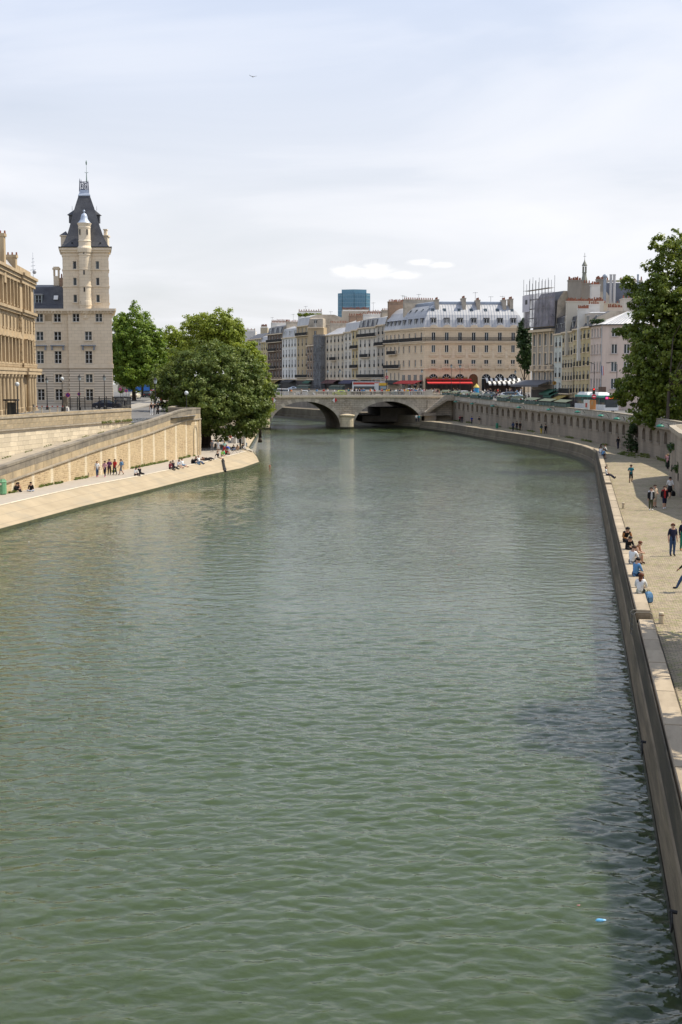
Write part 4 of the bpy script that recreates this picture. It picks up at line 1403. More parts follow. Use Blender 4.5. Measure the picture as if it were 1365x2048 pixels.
for k in range(4):
    q0, q1 = ((-1, -1), (1, -1), (1, 1), (-1, 1))[k], ((1, -1), (1, 1), (-1, 1), (-1, -1))[k]
    for zz in (z1 - 0.05, z0 + 0.12):
        b.tube((cxm + q0[0] * hw, cym + q0[1] * hw, zz), (cxm + q1[0] * hw, cym + q1[1] * hw, zz), 0.05, 0.05, 5)
    if k in (0, 2):
        yy = cym + q0[1] * hw
        zc_ = (z0 + z1) / 2
        pts = [(cxm + 0.42 * math.sin(2 * a_) * math.cos(a_ * 0) , yy, zc_ + 0.55 * math.cos(a_)) for a_ in [2 * math.pi * j / 20 for j in range(21)]]
        b.path(pts, 0.045, 5)
        b.path([(cxm + 0.3 * math.cos(a_), yy, zc_ + 0.3 * math.sin(a_)) for a_ in [2 * math.pi * j / 14 for j in range(15)]], 0.05, 5)
        b.tube((cxm, yy, z0), (cxm, yy, z1), 0.04, 0.04, 5)
b.build('iron_lantern', IRON_B, blk_.t, shp(0, 0, 0))
b = MB()
px_ = cxm + hw * 0.9
b.tube((px_, cym - hw, z1), (px_, cym - hw, tz(318) - TB), 0.05, 0.02, 6)
b.tube((px_, cym - hw, z1), (px_, cym - hw, tz(338) - TB), 0.12, 0.05, 6)
for sg in (-1, 1):
    b.tube((px_, cym - hw, tz(339) - TB), (px_ + sg * 0.32, cym - hw, tz(337) - TB), 0.04, 0.03, 5)
b.lathe([(0.01, 0), (0.1, 0.2), (0.13, 0.5), (0.05, 0.8), (0.01, 0.9)], (px_, cym - hw, tz(323.5) - TB), 8)
b.build('weathervane_mast', mat('verdigris', (0.16, 0.24, 0.20), (0.12, 0.18, 0.16), scale=2, rough=0.6), blk_.t, shp(0, 0, 0))
# turret
b = MB()
z = lambda y: tz(y) - TB
b.lathe([(0.06, z(645)), (0.28, z(641)), (0.42, z(638)), (0.58, z(637)), (0.6, z(630)), (0.9, z(627)), (1.0, z(622)), (1.06, z(612)), (1.12, z(611)), (1.1, z(603)), (1.05, z(601)), (1.05, z(505))], (TRX, TRY, 0), 24)
b.build('turret', STONE, blk_.t, shp(0, 0, 0), smooth=False)
b = MB()
b.lathe([(1.22, z(505)), (1.3, z(497)), (1.2, z(494)), (1.02, z(492)), (1.02, z(484)), (1.1, z(482)), (1.0, z(480)), (0.98, z(458)), (1.05, z(455)), (1.0, z(453)), (1.15, z(448)), (1.2, z(446)), (0.1, z(446))], (TRX, TRY, 0), 24)
b.build('turret_belvedere', STONE_L, blk_.t, shp(0, 0, 0))
b = MB()
b.lathe([(1.12, z(446)), (0.85, z(442)), (0.62, z(438)), (0.56, z(433)), (0.42, z(428)), (0.15, z(426)), (0.06, z(424.5)), (0.2, z(422.5)), (0.18, z(420.5)), (0.01, z(419))], (TRX, TRY, 0), 20)
b.build('turret_dome', LEAD, blk_.t, shp(0, 0, 0), smooth=True)
for k in (1, 2, 3):
    y0, y1 = ((506, 511), (541, 550), (575, 584))[k - 1]
    b = MB(); b.box(TRX - 0.12, TRX + 0.12, TRY - 1.09, TRY - 0.9, z(y1), z(y0)); b.build('slit_window', GLASS, blk_.t, shp(0, 0, 0))
for sg in (-1, 1):
    b = MB(); b.box(TRX + sg * 0.62 - 0.1, TRX + sg * 0.62 + 0.1, TRY - 0.92, TRY - 0.6, z(470), z(459)); b.build('slit_window', GLASS, blk_.t, shp(0, 0, 0))
# roof dormers left and right, small stone lucarnes lower down
for sg in (-1, 1):
    b = MB()
    xx = cxm + sg * 2.1
    b.box(xx - 0.5, xx + 0.5, cym - 0.5, cym + 0.5, z(440), z(424)); b.add([(xx - 0.75, cym - 0.75, z(424)), (xx + 0.75, cym - 0.75, z(424)), (xx + 0.75, cym + 0.75, z(424)), (xx - 0.75, cym + 0.75, z(424)), (xx - sg * 0.4, cym, z(412))], [(0, 1, 4), (1, 2, 4), (2, 3, 4), (3, 0, 4), (3, 2, 1, 0)])
    b.tube((xx, cym, z(414)), (xx, cym, z(405)), 0.04, 0.02, 5)
    b.build('roof_dormer', SLATE, blk_.t, shp(0, 0, 0))
    b = MB()
    xx = cxm + sg * 3.55
    b.box(xx - 0.45, xx + 0.45, cym - 0.8, cym + 0.8, z(494), z(468), 0); b.box(xx - 0.62, xx + 0.62, cym - 0.95, cym + 0.95, z(468), z(465.5), 0)
    if sg < 0:
        b.add([(xx - 0.6, cym - 0.9, z(465.5)), (xx + 0.6, cym - 0.9, z(465.5)), (xx + 0.6, cym + 0.9, z(465.5)), (xx - 0.6, cym + 0.9, z(465.5)), (xx + 0.3, cym, z(456))], [(0, 1, 4), (1, 2, 4), (2, 3, 4), (3, 0, 4)], 1)
    else:
        b.box(xx - 0.25, xx + 0.25, cym - 0.4, cym + 0.4, z(465.5), z(454.5), 0); b.box(xx - 0.35, xx + 0.35, cym - 0.5, cym + 0.5, z(454.5), z(452.5), 0)
    b.build('stone_lucarne', [STONE_L, SLATE], blk_.t, shp(0, 0, 0))
for x_ in (145, 201.5):
    q = V(x_, 486, TD + 0.9)
    b = MB(); b.ball((q.x, q.y - 0.12, q.z - TB), 0.16, 0, 8); b.build('oculus', GLASS, blk_.t, shp(0, 0, 0))

# left wing of the tower block
wg = Bld('stone_wing', 'cream stone wing with slate roof and chimney between tower and ornate building',
         [(xL - 6, TD + 0.7), (xM - 0.02, TD + 0.7), (xM - 0.02 - 0.19 * depth, TD + depth), (xL - 6, TD + depth)], TB, H0, STONE)
wx = lambda x: HX(x, TD) - (xL - 6)
fw = []
for y0, y1 in ((627, 643.6), (662.8, 680.6), (701.7, 726.8), (748, 765), (778, 801)):
    z0, z1 = rel(y0, y1)
    fw.append((z0, z1, [wx(44), wx(80.4), wx(116)], 1.2))
wg.front(0, fw, STONE, win='cross', sur='frame', mix='ddbd')
wg.close(STONE)
Lw = wg.edge(0)[2]
rows = sorted([(z0 - 0.18, z1 + 0.22, [(c - w / 2 - 0.24, c + w / 2 + 0.24) for c in cs]) for z0, z1, cs, w in fw if z1 < zb0])
strip_with_holes(Lw, 0, zb0, rows).build('rusticated_base', STONE_P, wg.t, wg.loc(0, 0, 0, 0), 0)
wg.band(tz(736.5) - TB, tz(728) - TB, 0.14, [0], STONE_L, 'string_course')
wg.band(H0 - 0.75, H0 - 0.35, 0.35, [0], STONE_L); wg.band(H0 - 0.35, H0 + 0.05, 0.7, [0], STONE_L)
b = MB()
x = 0.1
while x < Lw - 0.7:
    b.box(x, x + 0.22, -0.6, -0.35, H0 - 0.6, H0 - 0.35); x += 0.55
b.build('modillion_row', STONE_L, wg.t, wg.loc(0, 0, 0, 0), 0)['kind'] = 'stuff'
for xx in (80.4, 116):
    b = MB(); b.box(wx(xx) - 1.2, wx(xx) + 1.2, -0.5, 0.02, hz, hz + 0.16)
    for sg in (-1, 1):
        b.box(wx(xx) + sg * 0.95 - 0.12, wx(xx) + sg * 0.95 + 0.12, -0.3, 0.02, hz - 0.7, hz)
    b.build('window_hood', ZINC_B, wg.t, wg.loc(0, 0, 0, 0), 0)
b = MB(); b.box(wx(98) - 0.55, wx(98) + 0.55, -0.09, 0.05, tz(641) - TB, tz(630) - TB); b.build('carved_panel', STONE_Y, wg.t, wg.loc(0, 0, 0, 0), 0)
wg.roof([(0.0, 0.05), (0.2, 0.5), (1.1, 0.9), (2.6, 3.9), (6.0, 4.5)], [0, 2], SLATE)
wg.dormer(0, wx(76), 1.1, 1.0, 1.3, 1.2, FRAME_G, 'cross_g', ZINC)
q = V(112, 595, TD + 2.1)
b = MB(); b.hexa([(-0.35, -0.14, -0.35), (0.35, -0.14, -0.35), (0.35, 0.3, -0.35), (-0.35, 0.3, -0.35)], [(-0.35, 0.2, 0.35), (0.35, 0.2, 0.35), (0.35, 0.6, 0.35), (-0.35, 0.6, 0.35)])
b.build('skylight', WHITE, wg.t, (q.x - wg.o[0], q.y - wg.o[1], q.z - TB))
q = V(114, 572, TD + 6)
b = MB()
zt = ZY(536, TD + 6) - q.z
b.box(-0.45, 0.45, -0.4, 0.4, -2, zt * 0.55)
for sg in (-1, 1):
    b.box(sg * 0.38 - 0.1, sg * 0.38 + 0.1, -0.4, 0.4, zt * 0.55, zt * 0.9)
b.box(-0.6, 0.6, -0.5, 0.5, zt * 0.9, zt); b.box(-0.45, 0.45, -0.4, 0.4, zt, zt + 0.2)
b.build('chimney', STONE_L, wg.t, (q.x - wg.o[0], q.y - wg.o[1], q.z - TB))
b = MB(); b.box(-0.5, 0.5, -0.3, 0.3, -1.5, 1.2); b.lathe([(0.14, 1.2), (0.1, 1.9)], (-0.2, 0, 0), 7, 1); b.lathe([(0.14, 1.2), (0.1, 1.7)], (0.2, 0, 0), 7, 1)
q = V(126.5, 570, TD + 4)
b.build('chimney', [BRICKC, TERRA], wg.t, (q.x - wg.o[0], q.y - wg.o[1], q.z - TB))

# ------------------------------------------------------------------ ornate building at the left edge
Y0, Y1, Y2 = 150.0, 190.5, 204.0
ox = lambda y: HX(0, 174) + (-1.4 / 17) * (y - 174)
OB = 6.95
orn = Bld('ornate_palace', 'golden ornate stone building with half columns, deep cornices and tall windows at the left edge',
          [(ox(Y1), Y1), (ox(Y0), Y0), (ox(Y0) - 22, Y0), (ox(Y1) - 22, Y1)][::-1], OB, 20.6, STONE_Y)
# edges after the reversal: find the one facing the river (largest x)
ei = max(range(4), key=lambda i: orn.poly[i].x + orn.poly[(i + 1) % 4].x)
Lr = orn.edge(ei)[2]
zz = lambda a: a - OB
nb_ = int(Lr / 2.9)
cc = [Lr - (k + 0.5) * 2.9 for k in range(nb_)] if orn.edge(ei)[1].y > 0 else [(k + 0.5) * 2.9 for k in range(nb_)]
orn.front(ei, [(zz(22.7), zz(25.3), cc, 1.2), (zz(19.2), zz(21.0), cc, 1.0), (zz(14.7), zz(17.6), cc, 1.3), (zz(8.4), zz(12.4), cc, 1.5)], STONE_Y, win='cross', sur='frame', trim=STONE_Y, mix='d', recess=1.3)
orn.close(STONE_Y)
def ornate_relief(bl, e, centres, spacing, L):
    o = bl.loc(e, 0, 0, 0); rz = bl.edge(e)[3]
    for c in centres:
        x = c - spacing / 2
        b = MB(); b.lathe([(0.44, zz(7.4)), (0.44, zz(8.0)), (0.36, zz(8.1)), (0.32, zz(12.2)), (0.46, zz(12.5)), (0.46, zz(12.8))], (x, -0.55, 0), 12); b.build('half_column', STONE_Y, bl.t, o, rz, smooth=False)
        b = MB(); b.box(x - 0.28, x + 0.28, -0.5, 0.02, zz(14.45), zz(17.8)); b.build('pilaster', STONE_Y, bl.t, o, rz)
        b = MB(); b.box(x - 0.26, x + 0.26, -0.42, 0.02, zz(22.3), zz(26.0)); b.box(x - 0.32, x + 0.32, -0.42, 0.02, zz(25.6), zz(26.0)); b.build('pilaster', STONE_Y, bl.t, o, rz)
        b = MB()
        b.add([(c - 1.1, -0.55, zz(18.05)), (c + 1.1, -0.55, zz(18.05)), (c, -0.55, zz(18.85)), (c - 1.1, 0.02, zz(18.05)), (c + 1.1, 0.02, zz(18.05)), (c, 0.02, zz(18.85))], [(0, 1, 2), (0, 3, 4, 1), (1, 4, 5, 2), (2, 5, 3, 0)])
        b.box(c - 1.15, c + 1.15, -0.6, 0.02, zz(17.9), zz(18.05)); b.build('pediment', STONE_Y, bl.t, o, rz)
    for z0, z1, out, nm in ((26.0, 26.6, 0.35, 'frieze'), (26.6, 27.1, 0.55, 'cornice'), (27.1, 27.5, 0.8, 'cornice'), (21.45, 21.8, 0.4, 'belt_course'), (21.8, 22.2, 0.6, 'belt_course'), (13.3, 13.7, 1.1, 'belt_course'), (12.8, 13.3, 1.0, 'belt_course'), (14.2, 14.45, 0.4, 'balustrade'), (6.5, 7.4, 0.5, 'plinth')):
        b = MB(); b.box(-0.01, L + 0.01, -out, 0.03, zz(z0), zz(z1)); b.build(nm, STONE_Y, bl.t, o, rz)
    b = MB()
    x = 0.3
    while x < L - 0.3:
        b.lathe([(0.08, zz(13.7)), (0.13, zz(13.9)), (0.07, zz(14.2))], (x, -0.32, 0), 6); x += 0.42
    b.build('baluster_row', STONE_Y, bl.t, o, rz)['kind'] = 'stuff'
ornate_relief(orn, ei, cc, 2.9, Lr)
orn.roof([(-0.2, 0.0), (0.9, 1.4), (4.5, 3.6), (8, 4.2)], [ei], ZINC)
for px_, y0, y1, d in ((4, 520, 467, 178), (27, 532, 510, 188)):
    q = V(px_, y0, d)
    orn.chim((q.x - 1.0, q.y), 2.2, 1.1, -3, ZY(y1, d) - q.z + 0.0 + (q.z) - 0.0, 0.0, BRICKC, 4) if False else None
    b = MB(); hh = ZY(y1, d) - q.z
    b.box(-1.0, 0.45, -0.5, 0.5, -3, hh - 0.4); b.box(-1.15, 0.58, -0.62, 0.62, hh - 0.4, hh)
    for k in range(3):
        b.lathe([(0.14, hh), (0.1, hh + 0.4)], (-0.7 + 0.6 * k, 0, 0), 7, 1)
    b.build('chimney', [STONE_Y, TERRA], orn.t, (q.x - orn.o[0], q.y - orn.o[1], q.z - OB))
# end pavilion, slightly proud
pv = Bld('end_pavilion', 'ornate golden end pavilion with rusticated corners beside the cream tower block',
         [(ox(Y1) - 16, Y2), (ox(Y1) - 16, Y1 + 0.02), (ox(Y1) + 0.3, Y1 + 0.02), (ox(Y2) + 0.2, Y2)], OB, 20.6, STONE_Y)
Lp = pv.edge(2)[2]
pc = [Lp * 0.3, Lp * 0.5, Lp * 0.7]
pv.front(2, [(zz(22.7), zz(25.3), pc, 1.2), (zz(19.2), zz(21.0), pc, 1.0), (zz(14.7), zz(17.6), pc, 1.3), (zz(8.4), zz(12.4), [Lp * 0.5], 1.6)], STONE_Y, win='cross', sur='frame', trim=STONE_Y, mix='d', recess=1.3)
pv.close(STONE_Y)
ornate_relief(pv, 2, pc, 2.7, Lp)
for e_, xq in ((2, 0.6), (2, Lp - 0.6), (1, pv.edge(1)[2] - 0.6)):
    for k in range(24):
        zb = 7.4 + k * 0.58
        if zb > 21:
            break
        b = MB(); w_ = 0.6 if k % 2 else 0.45
        b.box(xq - w_, xq + w_, -0.14, 0.02, zz(zb), zz(zb + 0.5)); b.build('quoin', STONE_Y, pv.t, pv.loc(e_, 0, 0, 0), pv.edge(e_)[3])
for z0, z1, out in ((26.0, 26.6, 0.35), (26.6, 27.1, 0.55), (27.1, 27.6, 0.8), (21.45, 22.2, 0.6), (12.8, 13.7, 0.7)):
    pv.band(zz(z0), zz(z1), out - 0.02, [1], STONE_Y)
pv.roof([(0.3, 0.0), (0.3, 1.0), (3, 1.6)], [1, 2, 3], STONE_Y, ZINC)
an = thing('antenna_mast', 'thin lattice antenna mast rising behind the ornate end pavilion', 'antenna', tuple(V(67, 552, 207)))
b = MB()
hh = ZY(505, 207) - ZY(552, 207)
b.tube((0, 0, -6), (0, 0, hh), 0.07, 0.02, 6)
for k, zf in enumerate((0.25, 0.42, 0.58, 0.72)):
    b.tube((-0.45 + 0.1 * k, 0, hh * zf), (0.45 - 0.1 * k, 0, hh * zf + 0.1), 0.03, 0.03, 5)
b.build('mast', ZINC_B, an)
b = MB(); b.ball((0.25, -0.2, 0.6), 0.32, 0, 10, 1, 0.5, 1); b.build('dish', ZINC, an)

# ------------------------------------------------------------------ big corner building with the zinc roof
DB = 355.0
CX0 = HX(849, DB)
CX1 = HX(1047, DB)
dirL = Vector((-0.351, 0.936)).normalized()
def row_pt(x):                             # point of the quay facade line seen in column x
    k = (x - 682.5) / 2613.0
    tt = (k * DB - CX0) / (dirL.x - k * dirL.y)
    return Vector((CX0, DB)) + dirL * tt
bz = zr(355) - 0.1
def yz(y, d=DB):
    return ZY(y, d)
P802, P770 = row_pt(802), row_pt(770)
HB = yz(656) - bz
DEP = 24.0
CORNER = Vector((CX0, DB))
ZSTONE = mat('facade_warm_stone', (0.76, 0.605, 0.42), (0.68, 0.53, 0.36), scale=0.4, stretch=(1, 1, 0.4), rough=0.88, brick=(1.3, 0.55, 0.012, (0.36, 0.27, 0.18), 0.3))
SHOP0 = mat('cafe_interior_dark', (0.020, 0.017, 0.016), (0.075, 0.045, 0.03), scale=0.9, stretch=(1.5, 1.5, 0.6), rough=0.6)
ZTRIM = mat('facade_warm_trim', (0.75, 0.61, 0.44), (0.65, 0.52, 0.37), scale=0.8, rough=0.88)
big = Bld('hotel_building', 'large cream stone corner building with rounded zinc mansard roof and arched ground floor',
          [tuple(P802), (CX0, DB), (CX1, DB + 2.0), (CX1 - 1.5, DB + 38), (P802.x + DEP, P802.y + 16)], bz, HB, ZSTONE)
fx = [HX(x, DB) - CX0 for x in (867, 893.7, 920.5, 948, 974, 1001, 1028)]
flo = []
for y0, y1, w in ((664.6, 680.8, 1.05), (690, 704.5, 1.0), (719.4, 733, 1.15)):
    flo.append((yz(y1) - bz, yz(y0) - bz, fx, w))
big.front(1, flo, ZSTONE, win='std', sur='frame', trim=ZTRIM, mix='ddddb')
L0 = big.edge(0)[2]
sx_ = [L0 * (k + 0.5) / 4 for k in range(4)]
big.front(0, [(z0, z1, sx_, w) for z0, z1, c, w in flo], ZSTONE, win='std', sur='frame', trim=ZTRIM, mix='dddb')
big.close(ZSTONE)
big.band(HB - 0.1, HB + 0.25, 0.55, [0, 1], ZTRIM); big.band(HB - 0.5, HB - 0.1, 0.25, [0, 1], ZTRIM)
z_bal = yz(681) - bz
big.band(z_bal - 0.75, z_bal - 0.35, 0.5, [0, 1], ZTRIM, 'balcony_cornice')
for e in (0, 1):
    L = big.edge(e)[2]
    big.balcony(e, L / 2, L - 0.1, z_bal - 0.1, ZTRIM)
z_b2 = yz(733.5) - bz
STB = {}
for x in fx:                               # stone balustrade balconies
    b = MB()
    b.box(-1.25, 1.25, -0.8, 0.0, -0.25, 0.0); b.box(-1.25, 1.25, -0.8, -0.62, 0.82, 0.98); b.box(-1.25, -1.05, -0.78, -0.6, 0, 0.82); b.box(1.05, 1.25, -0.78, -0.6, 0, 0.82)
    for k in range(9):
        b.lathe([(0.07, 0), (0.11, 0.3), (0.05, 0.6), (0.08, 0.82)], (-0.88 + 0.22 * k, -0.7, 0), 6)
    for sg in (-1, 1):
        b.box(sg * 0.85 - 0.13, sg * 0.85 + 0.13, -0.55, 0, -0.8, -0.25)
    if 'm' not in STB:
        STB['m'] = b.mesh('stone_balcony', ZTRIM)
    put('stone_balcony', STB['m'], big.t, big.loc(1, x, 0, z_b2 - 0.2), big.edge(1)[3])
    # hood moulding over the window and carved bracket between floors
    b = MB(); hz_ = yz(711) - bz
    b.box(-1.15, 1.15, -0.42, 0.02, hz_, hz_ + 0.2); b.box(-0.95, 0.95, -0.22, 0.02, hz_ - 0.4, hz_)
    b.build('window_hood', ZTRIM, big.t, big.loc(1, x, 0, 0), big.edge(1)[3])
    b = MB()
    for k in range(10):                    # segmental pediment breaking the eaves
        q0, q1 = math.pi * (0.15 + 0.7 * k / 10), math.pi * (0.15 + 0.7 * (k + 1) / 10)
        b.hexa([(-1.1 * math.cos(q0), -0.62, HB + 0.0), (-1.1 * math.cos(q1), -0.62, HB + 0.0), (-1.1 * math.cos(q1), 0.3, HB + 0.0), (-1.1 * math.cos(q0), 0.3, HB + 0.0)],
               [(-1.1 * math.cos(q0), -0.62, HB + 0.1 + 0.75 * math.sin(q0)), (-1.1 * math.cos(q1), -0.62, HB + 0.1 + 0.75 * math.sin(q1)), (-1.1 * math.cos(q1), 0.3, HB + 0.1 + 0.75 * math.sin(q1)), (-1.1 * math.cos(q0), 0.3, HB + 0.1 + 0.75 * math.sin(q0))])
    b.build('segmental_pediment', ZTRIM, big.t, big.loc(1, x, 0, 0), big.edge(1)[3])
for x0, x1 in zip(fx[:-1], fx[1:]):
    b = MB(); zz_ = yz(697.5) - bz; xm_ = (x0 + x1) / 2
    b.box(xm_ - 0.5, xm_ + 0.5, -0.28, 0.02, zz_ + 0.0, zz_ + 0.3); b.box(xm_ - 0.38, xm_ + 0.38, -0.18, 0.02, zz_ - 0.35, zz_)
    b.box(xm_ - 0.3, xm_ + 0.3, -0.09, 0.02, zz_ - 2.6, zz_ - 0.35)
    b.build('carved_bracket', ZTRIM, big.t, big.loc(1, 0, 0, 0), big.edge(1)[3])
big.band(yz(739) - bz, yz(736) - bz, 0.3, [0, 1], ZTRIM, 'string_course')
# arched ground-floor openings, built proud: ring, glazing
DARKWOOD = mat('brown_door', (0.16, 0.06, 0.02), (0.10, 0.04, 0.015), scale=2, rough=0.5)
za = yz(757) - bz
for k, x in enumerate(fx):
    b = MB(); g = MB()
    r0, r1 = 1.25, 1.55
    n = 12
    for j in range(n):
        q0, q1 = math.pi * j / n, math.pi * (j + 1) / n
        f = lambda r, q, y: (x - r * math.cos(q), y, za + r * math.sin(q))
        b.hexa([f(r0, q0, -0.16), f(r0, q1, -0.16), f(r0, q1, 0.02), f(r0, q0, 0.02)], [f(r1, q0, -0.16), f(r1, q1, -0.16), f(r1, q1, 0.02), f(r1, q0, 0.02)])
        g.add([f(r0, q0, -0.06), f(r0, q1, -0.06), (x, -0.06, za)], [(0, 1, 2)])
    for sg in (-1, 1):
        b.box(x + sg * 1.4 - 0.15, x + sg * 1.4 + 0.15, -0.16, 0.02, 0.0, za)
    g.box(x - 1.25, x + 1.25, -0.06, 0.0, 0.0, za)
    ao = b.build('arched_opening', ZTRIM, big.t, big.loc(1, 0, 0, 0), big.edge(1)[3])
    g.build('pane', DARKWOOD if k == 3 else GLASS, ao)
    if k != 3:
        m = MB()
        for q in (0.25, 0.5, 0.75):
            m.tube((x, -0.1, za), (x - 1.22 * math.cos(math.pi * q), -0.1, za + 1.22 * math.sin(math.pi * q)), 0.05, 0.05, 5)
        m.box(x - 1.25, x + 1.25, -0.13, -0.07, za - 0.06, za + 0.06)
        m.build('glazing_bar', FRAME_W, ao)
b = MB()
for k in range(4):
    x = sx_[k]
    b = MB(); b.box(x - 1.0, x + 1.0, -0.06, 0.0, 0.0, za + 1.0); b.build('shop_window', GLASS, big.t, big.loc(0, 0, 0, 0), big.edge(0)[3])
for xa, xb in ((851, 944), (970, 1046)):
    b = MB(); b.box(HX(xa, DB) - CX0, HX(xb, DB) - CX0, -0.3, -0.17, 0.0, za - 0.05); b.build('cafe_front', SHOP0, big.t, big.loc(1, 0, 0, 0), big.edge(1)[3])
# zinc mansard with a rounded profile and standing seams
RP = [(-0.25, 0.25), (-0.1, 0.9), (0.25, 2.2), (0.9, 3.6), (1.9, 4.9), (3.2, 6.0), (4.4, 6.6), (4.5, 7.15), (5.2, 7.3)]
big.roof(RP[:7], [0, 1, 2], ZINC, ZINC)
ds = lambda ins: [ins if i in (0, 1, 2) else 0.0 for i in range(5)]
b = MB()
r1, r2, r3 = [inset_poly(big.poly, ds(v_)) for v_ in (4.3, 4.4, 5.0)]
b.loft([[(q[0] - big.o[0], q[1] - big.o[1], HB + z_) for q in r_] for r_, z_ in ((r1, 6.6), (r2, 7.25), (r3, 7.45))])
b.build('roof_curb', ZINC_B, big.t)
sm = MB()
for e in (1, 0):
    Pa = [inset_poly(big.poly, ds(i_)) for i_, z_ in RP[:7]]
    L = big.edge(e)[2]
    n = int(L / 0.75)
    for k in range(1, n):
        f = k / n
        prev = None
        for r_, (i_, z_) in zip(Pa, RP[:7]):
            a, c = Vector(r_[e]), Vector(r_[(e + 1) % 5])
            u = big.edge(e)[1]
            base = big.poly[e] + u * (L * f)
            # walk straight up the slope
            tpar = (base - a).dot(u)
            if tpar < 0 or tpar > (c - a).length:
                break
            q = a + u * tpar + Vector((u.y, -u.x)) * 0.02
            cur = Vector((q.x - big.o[0], q.y - big.o[1], HB + z_ + 0.02))
            if prev is not None:
                sm.tube(prev, cur, 0.04, 0.04, 4, caps=False)
            prev = cur
sm.build('standing_seams', ZINC_B, big.t)['kind'] = 'stuff'
DORM = mat('dormer_zinc_dark', (0.10, 0.10, 0.11), (0.07, 0.07, 0.08), scale=2, rough=0.5)
for k, x in enumerate(fx):
    big.dormer(1, x, 0.55, 1.25, 2.0, -0.05, DORM, 'std', DORM, 'w' if k == 1 else 'd')
    for dx in ((0, ) if k else (0,)):
        q = big.loc(1, x + (0.0 if k % 2 == 0 else -0.4), -1.75, HB + 5.0)
        b = MB(); b.hexa([(-0.42, -0.12, -0.4), (0.42, -0.12, -0.4), (0.42, 0.1, -0.4), (-0.42, 0.1, -0.4)], [(-0.42, 0.42, 0.4), (0.42, 0.42, 0.4), (0.42, 0.6, 0.4), (-0.42, 0.6, 0.4)])
        b.build('skylight', GLASS_B, big.t, q, big.edge(1)[3])
for k, x in enumerate(sx_):
    big.dormer(0, x, 0.5, 1.2, 2.0, -0.05, DORM, 'std', DORM, 'd')
    q = big.loc(0, x, -1.75, HB + 5.0)
    b = MB(); b.hexa([(-0.42, -0.12, -0.4), (0.42, -0.12, -0.4), (0.42, 0.1, -0.4), (-0.42, 0.1, -0.4)], [(-0.42, 0.42, 0.4), (0.42, 0.42, 0.4), (0.42, 0.6, 0.4), (-0.42, 0.6, 0.4)])
    b.build('skylight', GLASS_B, big.t, q, big.edge(0)[3])
for px_, yb, yt in ((876.5, 626, 599), (931, 626, 596), (960, 625, 599.5), (1013, 625, 599), (1027, 612, 597)):
    q = big.loc(1, HX(px_, DB) - CX0, -3.4, 0)
    b = MB()
    zt_ = yz(yt, DB + 3.4) - bz; zb_ = HB + 3.4
    b.box(-0.45, 0.45, -1.3, 2.6, zb_, zt_ - 0.2); b.box(-0.55, 0.55, -1.4, 2.7, zt_ - 0.2, zt_)
    for j in range(5):
        b.lathe([(0.17, zt_), (0.12, zt_ + 0.6), (0.02, zt_ + 0.6)], (0.0, -1.0 + 0.75 * j, 0), 7, 1)
    b.build('chimney', [PLASTER, TERRA], big.t, q, big.edge(1)[3])
# second bay of the same roof along the quay
wx_ = Bld('hotel_wing', 'cream stone quay-side wing with zinc mansard and black continuous balconies',
          [tuple(P770), tuple(P802), (P802.x + 16, P802.y + 8), (P770.x + 16, P770.y + 8)], bz, HB, ZSTONE)
L0 = wx_.edge(0)[2]
ws = [L0 * (k + 0.5) / 4 for k in range(4)]
wx_.front(0, [(z0, z1, ws, w) for z0, z1, c, w in flo] + [(yz(757) - bz - 0.6, yz(745) - bz, ws, 1.0)], ZSTONE, win='std', sur='sill', trim=ZTRIM, mix='ddbb')
wx_.close(ZSTONE)
wx_.band(HB - 0.1, HB + 0.25, 0.5, [0], ZTRIM)
for zq in (z_bal - 0.1, yz(734) - bz - 0.2):
    wx_.balcony(0, L0 / 2, L0 - 0.2, zq, ZTRIM)
wx_.balcony(0, L0 / 2, L0 * 0.55, yz(705) - bz - 0.15, ZTRIM)
wx_.roof(RP[:7], [0], ZINC, ZINC)
for k, x in enumerate(ws):
    wx_.dormer(0, x, 0.5, 1.2, 2.0, -0.05, DORM, 'std', DORM, 'd')
for x in (0.3, L0 - 0.2):
    q = wx_.loc(0, x, -5.5, 0)
    b = MB(); zt_ = HB + 8.4
    b.box(-0.5, 0.5, -4.6, 4.6, HB - 1, zt_); b.box(-0.58, 0.58, -4.7, 4.7, zt_, zt_ + 0.25)
    for j in range(16):
        b.lathe([(0.16, zt_ + 0.25), (0.12, zt_ + 0.8), (0.02, zt_ + 0.8)], (0, -4.3 + 0.57 * j, 0), 6, 1)
    b.build('chimney', [BRICKC if x < 1 else PLASTER, TERRA], wx_.t, q, wx_.edge(0)[3])

